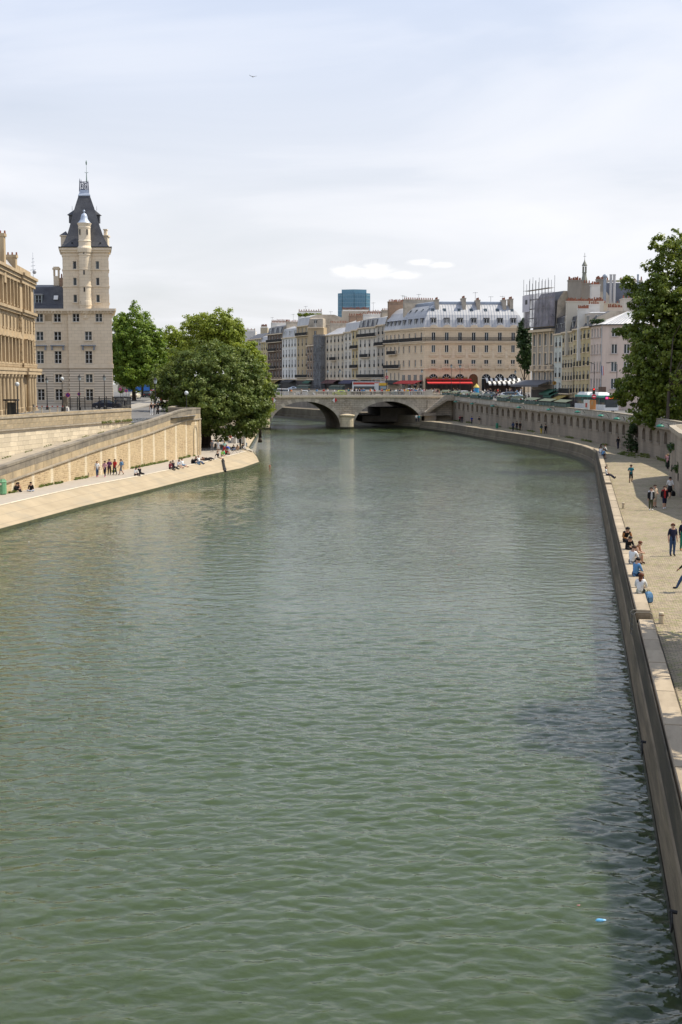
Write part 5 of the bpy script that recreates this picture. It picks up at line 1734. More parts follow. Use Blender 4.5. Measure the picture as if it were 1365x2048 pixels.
# ------------------------------------------------------------------ the row of old houses along the far quay
def house(name, label, xa, xb, yc, yr, nf, nc, wall, roofm, style='std', mix='dddb', depth=13.0, ybase=757, bal=(), dorm=0, gl=None, wfrac=0.5, chim=1, attic=None, off=0.0, party=None, pots=True, top=None):
    """xa, xb: pixel columns on the quay facade line; yc: eaves row; yr: roof row; nf floors of nc windows"""
    A, B_ = row_pt(xa), row_pt(xb)
    nrm = Vector((-dirL.y, dirL.x)) * -1.0
    nout = Vector((-0.936, -0.351))
    A, B_ = A + nout * off, B_ + nout * off
    dm = (A.y + B_.y) / 2
    z0 = zr(dm) - 0.1
    H = ZY(yc, dm) - z0
    h = Bld(name, label, [tuple(A), tuple(B_), tuple(B_ - nout * depth), tuple(A - nout * depth)], z0, H, wall)
    zb = ZY(ybase, dm) - z0
    fh = (H - zb) / nf
    cs = h.cols(0, nc, 1.0)
    L = h.edge(0)[2]
    w = min(1.1, L / nc * wfrac)
    fl = [(zb + k * fh + fh * 0.12, zb + k * fh + fh * 0.82, cs, w) for k in range(nf)]
    h.front(0, fl, wall, win=style, sur='guard', trim=ZTRIM, mix=mix)
    h.close(party or PLASTER)
    h.band(H - 0.25, H + 0.1, 0.4, [0], ZTRIM)
    h.band(zb - 0.5, zb - 0.1, 0.25, [0], ZTRIM, 'shop_cornice')
    sh = MB(); sh.box(0.2, L - 0.2, -0.12, 0.0, 0.1, zb - 0.7); sh.build('shopfront', gl or SHOP, h.t, h.loc(0, 0, 0, 0), h.edge(0)[3])
    for k in bal:
        if isinstance(k, tuple):
            h.balcony(0, L * k[1], L * k[2], fl[k[0]][0] - 0.1, ZTRIM)
        else:
            h.balcony(0, L / 2, L - 0.2, fl[k][0] - 0.1, ZTRIM)
    zrf = ZY(yr, dm + 3) - z0 - H
    if zrf > 2.6:
        h.roof([(0.1, 0.1), (0.7, zrf * 0.75), (3.5, zrf)], [0, 2], roofm, top or ZINC)
    else:
        h.roof([(0.0, 0.1), (4.0, zrf)], [0, 2], roofm, top or ZINC)
    for k in range(dorm):
        h.dormer(0, L * (k + 0.5) / dorm, 0.35, 0.95, min(1.7, zrf * 0.6), 0.15, WHITE, 'std', ZINC, random.choice('db'))
    for k in range(chim):
        x = 0.35 if k == 0 else L - 0.35
        q = h.loc(0, x, -4.5, 0)
        b = MB(); zt_ = H + zrf + random.uniform(0.8, 1.6)
        b.box(-0.35, 0.35, -3.0, 3.0, H - 2, zt_); b.box(-0.42, 0.42, -3.1, 3.1, zt_, zt_ + 0.2)
        for j in range(11):
            b.lathe([(0.15, zt_ + 0.2), (0.11, zt_ + random.uniform(0.6, 0.95)), (0.02, zt_ + 0.6)], (0, -2.8 + 0.56 * j, 0), 6, 1)
        b.build('chimney', [random.choice((PLASTER, BRICKC, PLASTER_W)), TERRA], h.t, q, h.edge(0)[3])
    return h, fl, L

SHOP = mat('dark_shopfront', (0.030, 0.028, 0.028), (0.07, 0.05, 0.045), scale=0.7, stretch=(1.5, 1.5, 0.3), rough=0.6)
def wallc(name, c, d=0.82, brick=False):
    return mat('wall_' + name, c, tuple(v_ * d for v_ in c), scale=0.35, stretch=(1, 1, 0.3), rough=0.9, c3=tuple(v_ * 0.62 for v_ in c), s3=0.2)

CREAM = wallc('cream', (0.66, 0.57, 0.44)); PALE = wallc('pale', (0.68, 0.62, 0.52)); WHITEW = wallc('white', (0.78, 0.75, 0.70), 0.92)
TAN = wallc('tan', (0.52, 0.40, 0.25)); BROWN = wallc('brown', (0.16, 0.11, 0.08)); GREYC = wallc('grey_cream', (0.50, 0.44, 0.36)); YEL = wallc('yellow', (0.60, 0.48, 0.27))
PINK = wallc('pink', (0.66, 0.53, 0.45), 0.93); GREENISH = wallc('greenish_white', (0.62, 0.63, 0.56), 0.92)
house('quay_house', 'grey cream house with small dark roof, leftmost of the far quay row', 497, 523, 678, 667, 5, 6, GREYC, SLATE, chim=0, wfrac=0.5)
house('quay_house', 'narrow yellow house with a tall blank plaster chimney wall on the far quay', 523, 536, 684, 670, 4, 3, YEL, ZINC, chim=0)
hh, fl_, L_ = house('quay_house', 'dark brown brick house with slate mansard and balconies on the far quay', 536, 565, 668, 651, 5, 5, BROWN, SLATE, bal=(4, (3, 0.35, 0.5), (1, 0.35, 0.5)), dorm=3, chim=1)
house('quay_house', 'plain white house with five rows of tall windows on the far quay', 565, 594, 675, 652, 4, 5, WHITEW, ZINC, chim=1, dorm=3, gl=IRON)
hg, fl_, L_ = house('quay_house', 'tall tan house with planted roof terrace on the far quay', 594, 617, 652, 631, 5, 3, TAN, ZINC, chim=0, bal=(0, 4), mix='dddb')
# its wing facing the camera
A_, B2 = row_pt(617), row_pt(640)
dm = A_.y
z0 = zr(dm) - 0.1
Hh = ZY(655, dm) - z0
tw = Bld('quay_house', 'tan stone house end with french windows and zinc attic below the blue tower', [tuple(A_), (HX(648, dm - 3), dm - 3.0), (HX(648, dm - 3) + 2, dm + 8), (A_.x + 2, dm + 10)], z0, Hh, TAN)
Lq = tw.edge(0)[2]
tw.front(0, [(ZY(697, dm) - z0 + k * 0, ZY(686, dm) - z0 + k * 0, [Lq * 0.45], 1.0) for k in (0,)] + [(ZY(673, dm) - z0, ZY(662, dm) - z0, [Lq * 0.45], 1.0)], TAN, mix='d')
tw.close(TAN); tw.band(Hh - 0.3, Hh + 0.1, 0.4, [0], ZTRIM)
tw.roof([(0.3, 0.0), (0.4, 2.9), (0.9, 3.1)], [0, 1, 2, 3], PLASTER, ZINC)
tw.dormer(0, Lq * 0.45, 0.2, 1.2, 2.2, 0.25, PLASTER, 'std', ZINC, 'd')
q = (A_.x + 3 - tw.o[0], A_.y + 3 - tw.o[1], Hh + 3.0)
house('quay_house', 'small shadowed brown house squeezed beside the scaffolding on the far quay', 620, 637, 691, 684, 4, 3, wallc('umber', (0.30, 0.22, 0.16)), BROWN, chim=0, off=1.0)
# scaffold wrapped house
def net_mat(name, c1, c2, alpha):
    m = mat(name, c1, c2, scale=0.9, stretch=(1, 1, 0.5), rough=0.9)
    t = m.node_tree
    out = t.nodes['Material Output']
    p = t.nodes['Principled BSDF']
    co = N(t, 'ShaderNodeTexCoord').outputs['Object']
    no = N(t, 'ShaderNodeTexNoise', Scale=0.5, Detail=4.0); t.links.new(co, no.inputs[0])
    tr = N(t, 'ShaderNodeBsdfTransparent')
    ms = N(t, 'ShaderNodeMixShader')
    t.links.new(ramp(t, no.outputs[0], [(0.35, alpha * 0.4), (0.65, min(1.0, alpha * 1.5))]), ms.inputs[0])
    t.links.new(p.outputs[0], ms.inputs[1]); t.links.new(tr.outputs[0], ms.inputs[2]); t.links.new(ms.outputs[0], out.inputs[0])
    return m
NET = net_mat('scaffold_net', (0.24, 0.245, 0.25), (0.16, 0.165, 0.17), 0.35)
NET_OLD = mat('scaffold_cloth', (0.24, 0.245, 0.25), (0.16, 0.165, 0.17), scale=1.2, stretch=(1, 1, 0.4), rough=0.9)
house('quay_house', 'house shrouded by grey scaffold netting on the far quay', 637, 652, 672, 667, 5, 2, GREYC, ZINC, chim=0)
POLE = mat('scaffold_pole', (0.20, 0.20, 0.21), (0.14, 0.14, 0.15), scale=2, rough=0.5)
def scaffold(name, label, A, B_, z0, z1, out, net=True, nx=4, poles_up=0.0, netm=None):
    d = (B_ - A); L = d.length; rz = math.atan2(d.y, d.x)
    t_ = thing(name, label, 'scaffolding', (A.x, A.y, z0), rz)
    H = z1 - z0
    if net:
        b = MB()
        n = max(4, int(L / 0.9)); m_ = max(4, int(H / 1.0))
        pts = [(L * i / n, -out + 0.12 * math.sin(i * 1.7 + j * 0.9) * (0.5 + 0.5 * math.sin(j * 2.1)), H * j / m_) for j in range(m_ + 1) for i in range(n + 1)]
        b.add(pts, [(j * (n + 1) + i, j * (n + 1) + i + 1, (j + 1) * (n + 1) + i + 1, (j + 1) * (n + 1) + i) for j in range(m_) for i in range(n)])
        b.quad((0, -out, 0), (0, 0, 0), (0, 0, H), (0, -out, H)); b.quad((L, -out, 0), (L, -out, H), (L, 0, H), (L, 0, 0))
        b.build('netting', netm or NET, t_)
    for i in range(nx + 1):
        for o in (-out - 0.2, -0.15):
            b = MB(); b.tube((L * i / nx, o, 0), (L * i / nx, o, H + poles_up * random.uniform(0.7, 1.1)), 0.045, 0.045, 5); b.build('pole', POLE, t_)
    lv = 0.0
    while lv < H + poles_up * 0.7:
        b = MB(); b.tube((-0.2, -out - 0.2, lv), (L + 0.2, -out - 0.2, lv), 0.04, 0.04, 5); b.build('rail', POLE, t_)
        b = MB(); b.box(0, L, -out + 0.15, -0.2, lv - 0.05, lv); b.build('platform', mat('scaffold_board', (0.34, 0.27, 0.17), (0.26, 0.2, 0.13), scale=2, rough=0.9), t_)
        lv += 2.0
    return t_
A_, B2 = row_pt(637), row_pt(652)
no_ = Vector((-0.936, -0.351))
scaffold('scaffolding', 'grey netted scaffolding on the far quay beside the cream houses', A_ + no_ * 0.3, B2 + no_ * 0.3, zr(410), ZY(670, A_.y), 1.4)
house('quay_house', 'cream five-bay house with pale grey shutters and a small black balcony on the far quay', 652, 689, 669, 655, 5, 5, CREAM, ZINC, chim=2, bal=((2, 0.45, 0.3),), wfrac=0.4, mix='bbwd')
house('quay_house', 'narrow pale house with two window columns and green attic on the far quay', 689, 704, 664, 641, 5, 2, PALE, ZINC, chim=1, mix='bdb')
house('quay_house', 'narrow yellow house with stacked black balconies on the far quay', 704, 717, 660, 640, 5, 2, YEL, ZINC, chim=1, bal=(1, 3), mix='wbd')
house('quay_house', 'grey cream house with steep slate roof and long black balcony on the far quay', 717, 753.5, 655, 636, 5, 4, PALE, SLATE, chim=2, bal=(0, 4, (2, 0.4, 0.45)), dorm=4, mix='bbdd')
house('quay_house', 'slim grey house with stepped balconies beside the hotel wing', 753.5, 769.6, 650, 631, 5, 2, GREYC, ZINC, chim=1, bal=(0, 3), mix='bbd')
# buildings standing behind, whose chimneys and white walls show above the row
def back_mass(name, label, xa, xb, d, yt, wall, pots=0, ybase=700, dep=8, roofm=None):
    X0, X1 = HX(xa, d), HX(xb, d)
    z0 = 8.3
    H = ZY(yt, d) - z0
    t_ = Bld(name, label, [(X0, d), (X1, d), (X1, d + dep), (X0, d + dep)], z0, H, wall)
    t_.close(wall)
    t_.roof([(0, 0.02), (0.6, 0.25)], [0, 1, 2, 3], roofm or ZINC, roofm or ZINC)
    L = X1 - X0
    if pots:
        b = MB(); b.box(0.2, L - 0.2, 1.0, 1.8, H - 0.2, H + 0.7)
        for j in range(pots):
            b.lathe([(0.17, H + 0.7), (0.12, H + random.uniform(1.1, 1.5)), (0.02, H + 1.1)], (0.4 + (L - 0.8) * j / max(1, pots - 1), 1.4, 0), 6, 1)
        b.build('chimney', [PLASTER, TERRA], t_.t)
    return t_
back_mass('rear_house', 'white walled rear house peeping over the far left of the quay row', 488, 512, 560, 662, PLASTER_W, 4)
back_mass('rear_house', 'cream chimney wall behind the dark brown house on the far quay', 522, 536, 535, 655, wallc('buff', (0.52, 0.44, 0.31)), 8)
back_mass('rear_house', 'rear house with long row of clay pots behind the white quay house', 543, 580, 545, 645, PLASTER, 14)
back_mass('rear_house', 'white terrace wall behind the roof garden house', 597, 645, 500, 625, PLASTER_W, 10)
back_mass('rear_house', 'rear house with white dormers and zinc roof below the blue tower', 645, 672, 470, 655, PLASTER_W, 3)
back_mass('rear_house', 'blank cream chimney wall under the blue tower', 684, 740, 455, 622, wallc('buff2', (0.54, 0.46, 0.36)), 26)
back_mass('rear_house', 'pale rear house with crowded chimney pots beside the zinc mansard', 735, 780, 440, 628, PLASTER, 18)
back_mass('rear_house', 'brown rear chimney wall rising left of the zinc mansard', 780, 845, 410, 607, wallc('taupe', (0.36, 0.29, 0.22)), 22)
back_mass('rear_house', 'rear house with clay pots behind the ivy right of the hotel', 1043, 1062, 395, 668, CREAM, 5)

# roof garden
GARD = [0.0]

# blue glass tower on the skyline
DT = 1250.0
q0, q1 = HX(676.5, DT), HX(740.5, DT)
BLUEG = mat('tower_glass_blue', (0.08, 0.20, 0.29), (0.12, 0.27, 0.36), scale=0.08, rough=0.25, spec=0.5)
bt = thing('glass_tower', 'blue glass office tower rising behind the quay houses', 'tower', ((q0 + q1) / 2, DT, 0))
W_ = (q1 - q0)
ztop = ZY(586, DT); zt2 = ZY(579, DT)
cl = W_ * 0.26
pl = [(-W_ / 2, 6), (-W_ / 2 + 4, 0.5), (0, -3), (W_ / 2 - 4, 0.5), (W_ / 2, 6), (W_ / 2, 24), (-W_ / 2, 24)]
b = MB(); b.prism(pl, 0, ztop); b.build('body', BLUEG, bt)
pc_ = [(-W_ / 2 + 3.5, 1.5), (0, -2.6), (W_ / 2 - 3.5, 1.5), (W_ / 2 - 3.5, 20), (-W_ / 2 + 3.5, 20)]
b = MB(); b.prism(pc_, ztop, zt2); b.build('crown', BLUEG, bt)
MULL = mat('tower_mullion', (0.22, 0.36, 0.44), (0.18, 0.30, 0.38), scale=0.3, rough=0.5)
b = MB()
for (ax, ay), (cx_, cy_) in zip(pl[:4], pl[1:5]):
    n = max(1, int(math.hypot(cx_ - ax, cy_ - ay) / 1.5))
    for k in range(n + 1):
        x_, y_ = lerp(ax, cx_, k / n), lerp(ay, cy_, k / n)
        b.box(x_ - 0.12, x_ + 0.12, y_ - 0.35, y_ + 0.1, 0, ztop)
    k = 0
    z_ = 20.0
    while z_ < ztop:
        dl = math.hypot(cx_ - ax, cy_ - ay); ux, uy = (cx_ - ax) / dl, (cy_ - ay) / dl
        b.hexa([(ax + uy * 0.25, ay - ux * 0.25, z_), (cx_ + uy * 0.25, cy_ - ux * 0.25, z_), (cx_, cy_, z_), (ax, ay, z_)], [(ax + uy * 0.25, ay - ux * 0.25, z_ + 0.5), (cx_ + uy * 0.25, cy_ - ux * 0.25, z_ + 0.5), (cx_, cy_, z_ + 0.5), (ax, ay, z_ + 0.5)])
        z_ += 3.6
b.build('curtain_wall_grid', MULL, bt)['kind'] = 'stuff'

# ------------------------------------------------------------------ right-hand row on the near quay
RP0 = Vector((HX(1203, 245), 245.0))
dirR = Vector((-0.12, 0.993)).normalized()
def rrow(x):
    k = (x - 682.5) / 2613.0
    tt = (k * RP0.y - RP0.x) / (dirR.x - k * dirR.y)
    return RP0 + dirR * tt
rb = zr(245) - 0.1
noR = Vector((-0.993, -0.12))
def rhouse(name, label, xa, xb, yc, nf, nc, wall, ybase=790, win='std', mix='bbwd', roof=None, roofm=SLATE, bal=(), dorm=0, A=None, B_=None, sur='guard', wf=0.5, zoff=0, party=None):
    A = A or rrow(xa); B_ = B_ or rrow(xb)
    dm = (A.y + B_.y) / 2
    H = ZY(yc, dm) - rb
    nout = Vector(((B_ - A).y, -(B_ - A).x)).normalized()
    h = Bld(name, label, [tuple(A), tuple(B_), tuple(B_ - nout * 14), tuple(A - nout * 14)], rb, H, wall)
    zb = ZY(ybase, dm) - rb
    fh = (H - zb) / nf
    L = h.edge(0)[2]
    cs = h.cols(0, nc, 1)
    w = min(1.15, L / nc * wf)
    fl = [(zb + k * fh + fh * 0.18, zb + k * fh + fh * 0.80, cs, w) for k in range(nf)]
    h.front(0, fl, wall, win=win, sur=sur, trim=ZTRIM, mix=mix)
    h.close(party or PLASTER_W)
    h.band(H - 0.2, H + 0.1, 0.35, [0], ZTRIM)
    for k in bal:
        h.balcony(0, L / 2, L - 0.2, fl[k][0] - 0.1, ZTRIM)
    sh = MB(); sh.box(0.2, L - 0.2, -0.1, 0.0, 0.1, max(0.6, zb - 0.5)); sh.build('shopfront', SHOP, h.t, h.loc(0, 0, 0, 0), h.edge(0)[3])
    h.roof(roof or [(0, 0.1), (3.5, 1.4)], [0, 2], roofm, ZINC)
    for k in range(dorm):
        h.dormer(0, L * (k + 0.5) / dorm, 0.3, 0.9, 1.6, 0.2, DORM, 'std', ZINC, 'b')
    return h, fl, L
# scaffolded palace corner
A_ = Vector((HX(1063, 287), 287.0)); B2 = rrow(1108)
pal, fl_, L_ = rhouse('palace_house', 'grey ornate corner house with garlanded windows and stone balconies under scaffold', 1063, 1108, 660, 3, 4, wallc('palace', (0.44, 0.38, 0.31)), ybase=775, A=A_, B_=B2, sur='frame', bal=(), mix='ddbb', roof=[(0.2, 0.1), (0.6, 6.0), (2.0, 8.0)])
for k in range(4):
    x = L_ * (k + 0.5) / 4
    b = MB(); b.box(-0.85, 0.85, -0.7, 0, -0.2, 0); b.box(-0.85, 0.85, -0.7, -0.58, 0.7, 0.85)
    for j in range(6):
        b.lathe([(0.06, 0), (0.1, 0.3), (0.05, 0.7)], (-0.7 + 0.28 * j, -0.64, 0), 5)
    b.build('stone_balcony', ZTRIM, pal.t, pal.loc(0, x, 0, fl_[1][0] - 1.0), pal.edge(0)[3])
    b = MB(); b.box(x - 0.9, x - 0.55, -0.2, 0, fl_[1][0], fl_[2][1] + 0.3); b.build('pilaster', ZTRIM, pal.t, pal.loc(0, 0, 0, 0), pal.edge(0)[3])
pal.band(fl_[1][0] - 1.3, fl_[1][0] - 0.95, 0.5, [0, 3], ZTRIM); pal.band(pal.H - 0.4, pal.H + 0.12, 0.9, [0], ZTRIM)
NETP = net_mat('scaffold_sheet_lilac', (0.40, 0.37, 0.40), (0.27, 0.25, 0.28), 0.38)
no2 = Vector(((B2 - A_).y, -(B2 - A_).x)).normalized()
sA, sB = A_ + no2 * 0.3 - (B2 - A_).normalized() * 0.7, B2 + no2 * 0.3 + (B2 - A_).normalized() * 0.6
zs0, zs1 = ZY(655, 283), ZY(588, 283)
scaffold('scaffolding', 'tall scaffold shrouded in lilac grey netting above the ornate corner house', sA, sB, zs0, zs1, 1.3, True, 8, 3.2, NETP)
tb = thing('scaffold_panel', 'pale sheet panel hung on the lilac scaffold', 'panel', (sA.x + no2.x * 1.75, sA.y + no2.y * 1.75, zs0 + 3.4), math.atan2((sB - sA).y, (sB - sA).x))
b = MB(); b.box(0.1, 3.6, -0.05, 0.05, 0, zs1 - zs0 - 3.6); b.build('sheet', mat('scaffold_sheet_pale', (0.60, 0.56, 0.60), (0.52, 0.49, 0.53), scale=0.5, rough=0.8), tb)
b = MB(); b.box(1.6, 2.6, -0.09, -0.05, 1.6, 2.6); b.build('opening', IRON, tb)
rhouse('corner_house', 'slim greenish white house with two bright windows per floor right of the scaffold', 1108, 1123.5, 668, 4, 2, GREENISH, roof=[(0.1, 0.1), (0.5, 3.4), (3, 4.4)], dorm=2, mix='wbd')
rhouse('corner_house', 'cream house with dark slate mansard next to the greenish house', 1123.5, 1145.5, 664, 5, 4, wallc('butter', (0.60, 0.50, 0.33)), roof=[(0.1, 0.1), (0.7, 3.0), (3.5, 4.0)], dorm=3, bal=(0,))
rhouse('corner_house', 'yellow house with three window columns beside the pink corner house', 1145.5, 1163.5, 658, 5, 3, wallc('mustard', (0.58, 0.47, 0.27)), roof=[(0.1, 0.1), (1.5, 1.6), (4, 2.8)])
rhouse('corner_house', 'ochre house touching the pink corner house, two window columns', 1163.5, 1180, 654, 5, 2, wallc('ochre', (0.55, 0.44, 0.24)), roof=[(0.1, 0.1), (1.2, 1.8), (4, 3.0)], dorm=1)
# pink corner house with two facades
A_, B2 = rrow(1180), RP0
Cc = Vector((HX(1300, 243), 243.0))
Hp = ZY(650, 245) - rb
pk = Bld('pink_house', 'pink plaster corner house with low zinc roof behind the right-hand tree', [tuple(A_), tuple(B2), tuple(Cc), tuple(Cc + Vector((-1.0, 12))), tuple(A_ + Vector((8, 4)))], rb, Hp, PINK)
Lf = pk.edge(1)[2]
rowsP = []
for y0, y1 in ((655, 673), (688, 707), (723, 743), (757, 778)):
    rowsP.append((ZY(y1, 244) - rb, ZY(y0, 244) - rb))
cp = [HX(1228, 244.6) - B2.x, HX(1253, 244.3) - B2.x, HX(1278, 244) - B2.x]
pk.front(1, [(a, c, cp, 1.05) for a, c in rowsP], PINK, win='std', sur='sill', trim=wallc('pink_sill', (0.52, 0.42, 0.36)), mix='dbbb')
L2 = pk.edge(0)[2]
pk.front(0, [(a, c, [L2 * (k + 0.5) / 4 for k in range(4)], 0.85) for a, c in rowsP], PINK, win='std', sur='sill', trim=wallc('pink_sill', (0.52, 0.42, 0.36)), mix='bbdw')
pk.close(PINK)
pk.band(Hp - 0.02, Hp + 0.14, 0.4, [0, 1], IRON, 'gutter')
b = MB()
e1, e2, e3, e4 = [Vector((q.x - pk.o[0], q.y - pk.o[1], Hp + 0.14)) for q in (pk.poly[0], pk.poly[1], pk.poly[2], pk.poly[3])]
apx = Vector((HX(1252, 252) - pk.o[0], 252 - pk.o[1], ZY(623, 252) - rb)); apx2 = Vector((HX(1290, 253) - pk.o[0], 253 - pk.o[1], ZY(625, 253) - rb))
b.add([e1, e2, e3, e4, apx, apx2], [(0, 1, 4), (1, 2, 5, 4), (2, 3, 5), (3, 0, 4, 5)])
b.build('roof', mat('pale_zinc', (0.60, 0.58, 0.56), (0.52, 0.51, 0.50), scale=0.6, rough=0.5), pk.t)
sm = MB()
for k in range(1, 14):
    f = k / 14
    a = e2.lerp(e3, f); c = apx.lerp(apx2, f)
    sm.tube(a + Vector((0, -0.03, 0.03)), c + Vector((0, -0.03, 0.03)), 0.035, 0.035, 4)
sm.build('standing_seams', ZINC_B, pk.t)['kind'] = 'stuff'
b = MB(); q = e1.lerp(e2, 0.5)
b.tube((e2.x - 0.1, e2.y - 0.1, 0), (e2.x - 0.1, e2.y - 0.1, Hp), 0.07, 0.07, 6); b.build('downpipe', ZINC, pk.t)

# roofscape above the right row
def stack(name, label, xa, xb, yt, yb, d, wall, pots, dep=1.2, cat='chimney', rz=0.0):
    X0, X1 = HX(xa, d), HX(xb, d)
    t_ = thing(name, label, cat, ((X0 + X1) / 2, d, ZY(yb, d)), rz)
    H = ZY(yt, d) - ZY(yb, d); w = X1 - X0
    b = MB(); b.box(-w / 2, w / 2, 0, dep, -6, H - 0.2); b.box(-w / 2 - 0.1, w / 2 + 0.1, -0.1, dep + 0.1, H - 0.2, H); b.build('stack', wall, t_)
    for j in range(pots):
        p_ = MB(); x = -w / 2 + w * (j + 0.5) / pots + random.uniform(-0.06, 0.06); hh = random.uniform(0.4, 0.8)
        p_.lathe([(0.17, H), (0.12, H + hh), (0.14, H + hh), (0.02, H + hh)], (x, dep / 2, 0), 7); p_.build('chimney_pot', TERRA, t_)
    return t_
GREYP = wallc('grey_render', (0.34, 0.30, 0.25), 0.6)
stack('chimney_stack', 'broad mottled grey chimney wall with clay pots beside the scaffold top', 1134, 1160, 560, 600, 275, GREYP, 10)
stack('chimney_stack', 'dark mottled party wall below the slender spire', 1160, 1180, 566, 605, 276, GREYP, 4, 3)
stack('chimney_stack', 'bright white chimney block right of the spire', 1180, 1197, 569, 600, 268, PLASTER_W, 7, 1.6)
stack('chimney_stack', 'rounded grey chimney wall with crowded pots behind the white block', 1190, 1206, 558, 605, 280, GREYP, 7)
stack('chimney_stack', 'long cream party wall with red pots above the greenish house', 1131, 1205, 602, 650, 266, wallc('ivory', (0.62, 0.56, 0.46)), 26, 1.0)
stack('chimney_stack', 'white chimney slab in front of the cream party wall', 1176, 1197, 608, 640, 262, PLASTER_W, 5)
stack('chimney_stack', 'tapered white chimney wall above the yellow house', 1155, 1176, 617, 660, 258, PLASTER_W, 9)
stack('chimney_stack', 'cream gable wall with pots behind the pink house roof', 1215, 1243, 615, 655, 256, wallc('cream_gable', (0.56, 0.47, 0.38)), 9)
stack('chimney_stack', 'pale wide wall under the metal flues', 1197, 1248, 606, 650, 268, wallc('cream_gable2', (0.58, 0.50, 0.38)), 2, 3)
stack('chimney_stack', 'cream upper wall with small arched vent near the tree', 1245, 1272, 596, 650, 262, wallc('cream_gable3', (0.58, 0.52, 0.44)), 5, 4)
back_mass('attic_block', 'blue grey slate attic block behind the metal flues', 1210, 1285, 285, 566, mat('slate_wall', (0.16, 0.17, 0.20), (0.12, 0.13, 0.15), scale=0.6, rough=0.6), 6)
for k, (x, yt, w, m_, lb) in enumerate(((1209.5, 553, 0.32, ZINC_B, 'tall grey flue pipe with round cowl'), (1221.5, 550, 0.28, ZINC, 'left of the two bright twin metal flues'), (1228.5, 550, 0.28, ZINC, 'right of the two bright twin metal flues'), (1275.5, 550, 0.2, ZINC_B, 'slim grey flue pipe near the tree top'))):
    q = V(x, 595, 272)
    t_ = thing('flue_pipe', lb, 'flue', tuple(q))
    b = MB(); H = ZY(yt, 272) - q.z
    b.lathe([(w, -5), (w, H), (w * 1.2, H), (w * 1.2, H + 0.12), (0.02, H + 0.2)], (0, 0, 0), 10); b.build('pipe', m_, t_)
    if k == 0:
        b = MB(); b.ball((0, -0.1, H), 0.5, 0, 10); b.build('cowl', ZINC_B, t_)
# slender church spire
q = V(1169, 566, 300)
spx = thing('church_spire', 'slender grey belfry spire topped by a cross above the right roofs', 'spire', tuple(q))
zz_ = lambda y: ZY(y, 300) - q.z
LEADG = mat('spire_lead', (0.25, 0.25, 0.20), (0.18, 0.18, 0.15), scale=0.8, rough=0.6)
b = MB(); b.lathe([(0.85, -2), (0.78, zz_(563)), (0.5, zz_(552)), (0.46, zz_(546)), (0.56, zz_(545.5)), (0.56, zz_(544.5)), (0.1, zz_(544.5))], (0, 0, 0), 8); b.build('base', LEADG, spx)
for k in range(6):
    a_ = 2 * math.pi * k / 6
    b = MB(); b.tube((0.42 * math.cos(a_), 0.42 * math.sin(a_), zz_(544.6)), (0.42 * math.cos(a_), 0.42 * math.sin(a_), zz_(533)), 0.08, 0.08, 5); b.build('post', LEADG, spx)
b = MB(); b.lathe([(0.1, zz_(532)), (0.62, zz_(532)), (0.58, zz_(530)), (0.38, zz_(526.5)), (0.12, zz_(522)), (0.06, zz_(519)), (0.02, zz_(518))], (0, 0, 0), 10); b.build('cap', LEADG, spx)
b = MB(); b.tube((0, 0, zz_(520)), (0, 0, zz_(505.5)), 0.05, 0.03, 5); b.tube((-0.32, 0, zz_(512.5)), (0.32, 0, zz_(512.5)), 0.04, 0.04, 5); b.ball((0, 0, zz_(508)), 0.08, 0, 6); b.build('cross', IRON, spx)
# loft with glazed terrace
q0_, q1_ = HX(1176, 255), HX(1225, 255)
at = back_mass('attic_block', 'glazed rooftop attic with dark planting next to the pale zinc roof', 1176, 1222, 254, 626, wallc('cream_attic', (0.55, 0.48, 0.40)), 0, dep=6)
for x in (1.6, 3.0):
    fm, panes = window_mesh(0.9, 1.8, 'std')
    w_ = put('window', fm, at.t, (x, -0.05, at.H - 2.2)); put('pane', panes['d'], w_)

# =================================================================== TREES AND PLANTS
def leaf_mat(name, c1, c2, c3, trans=0.35, rough=0.45):
    m = bpy.data.materials.new(name)
    m.use_nodes = True
    t = m.node_tree
    p = t.nodes['Principled BSDF']
    out = t.nodes['Material Output']
    ge = N(t, 'ShaderNodeNewGeometry')
    co = N(t, 'ShaderNodeTexCoord').outputs['Object']
    no = N(t, 'ShaderNodeTexNoise', Scale=0.55, Detail=4.0); t.links.new(co, no.inputs[0])
    a = mixcol(t, ge.outputs['Random Per Island'], c1, c2)
    c = mixcol(t, ramp(t, no.outputs[0], [(0.42, 0.0), (0.66, 0.8)]), a, c3)
    t.links.new(c, p.inputs['Base Color'])
    p.inputs['Roughness'].default_value = rough
    p.inputs['Specular IOR Level'].default_value = 0.35
    tr = N(t, 'ShaderNodeBsdfTranslucent')
    tcn = mixcol(t, 0.5, c, tuple(min(1, v * 1.5) for v in c3))
    t.links.new(tcn, tr.inputs[0])
    ms = N(t, 'ShaderNodeMixShader', Fac=trans)
    t.links.new(p.outputs[0], ms.inputs[1]); t.links.new(tr.outputs[0], ms.inputs[2]); t.links.new(ms.outputs[0], out.inputs[0])
    return m

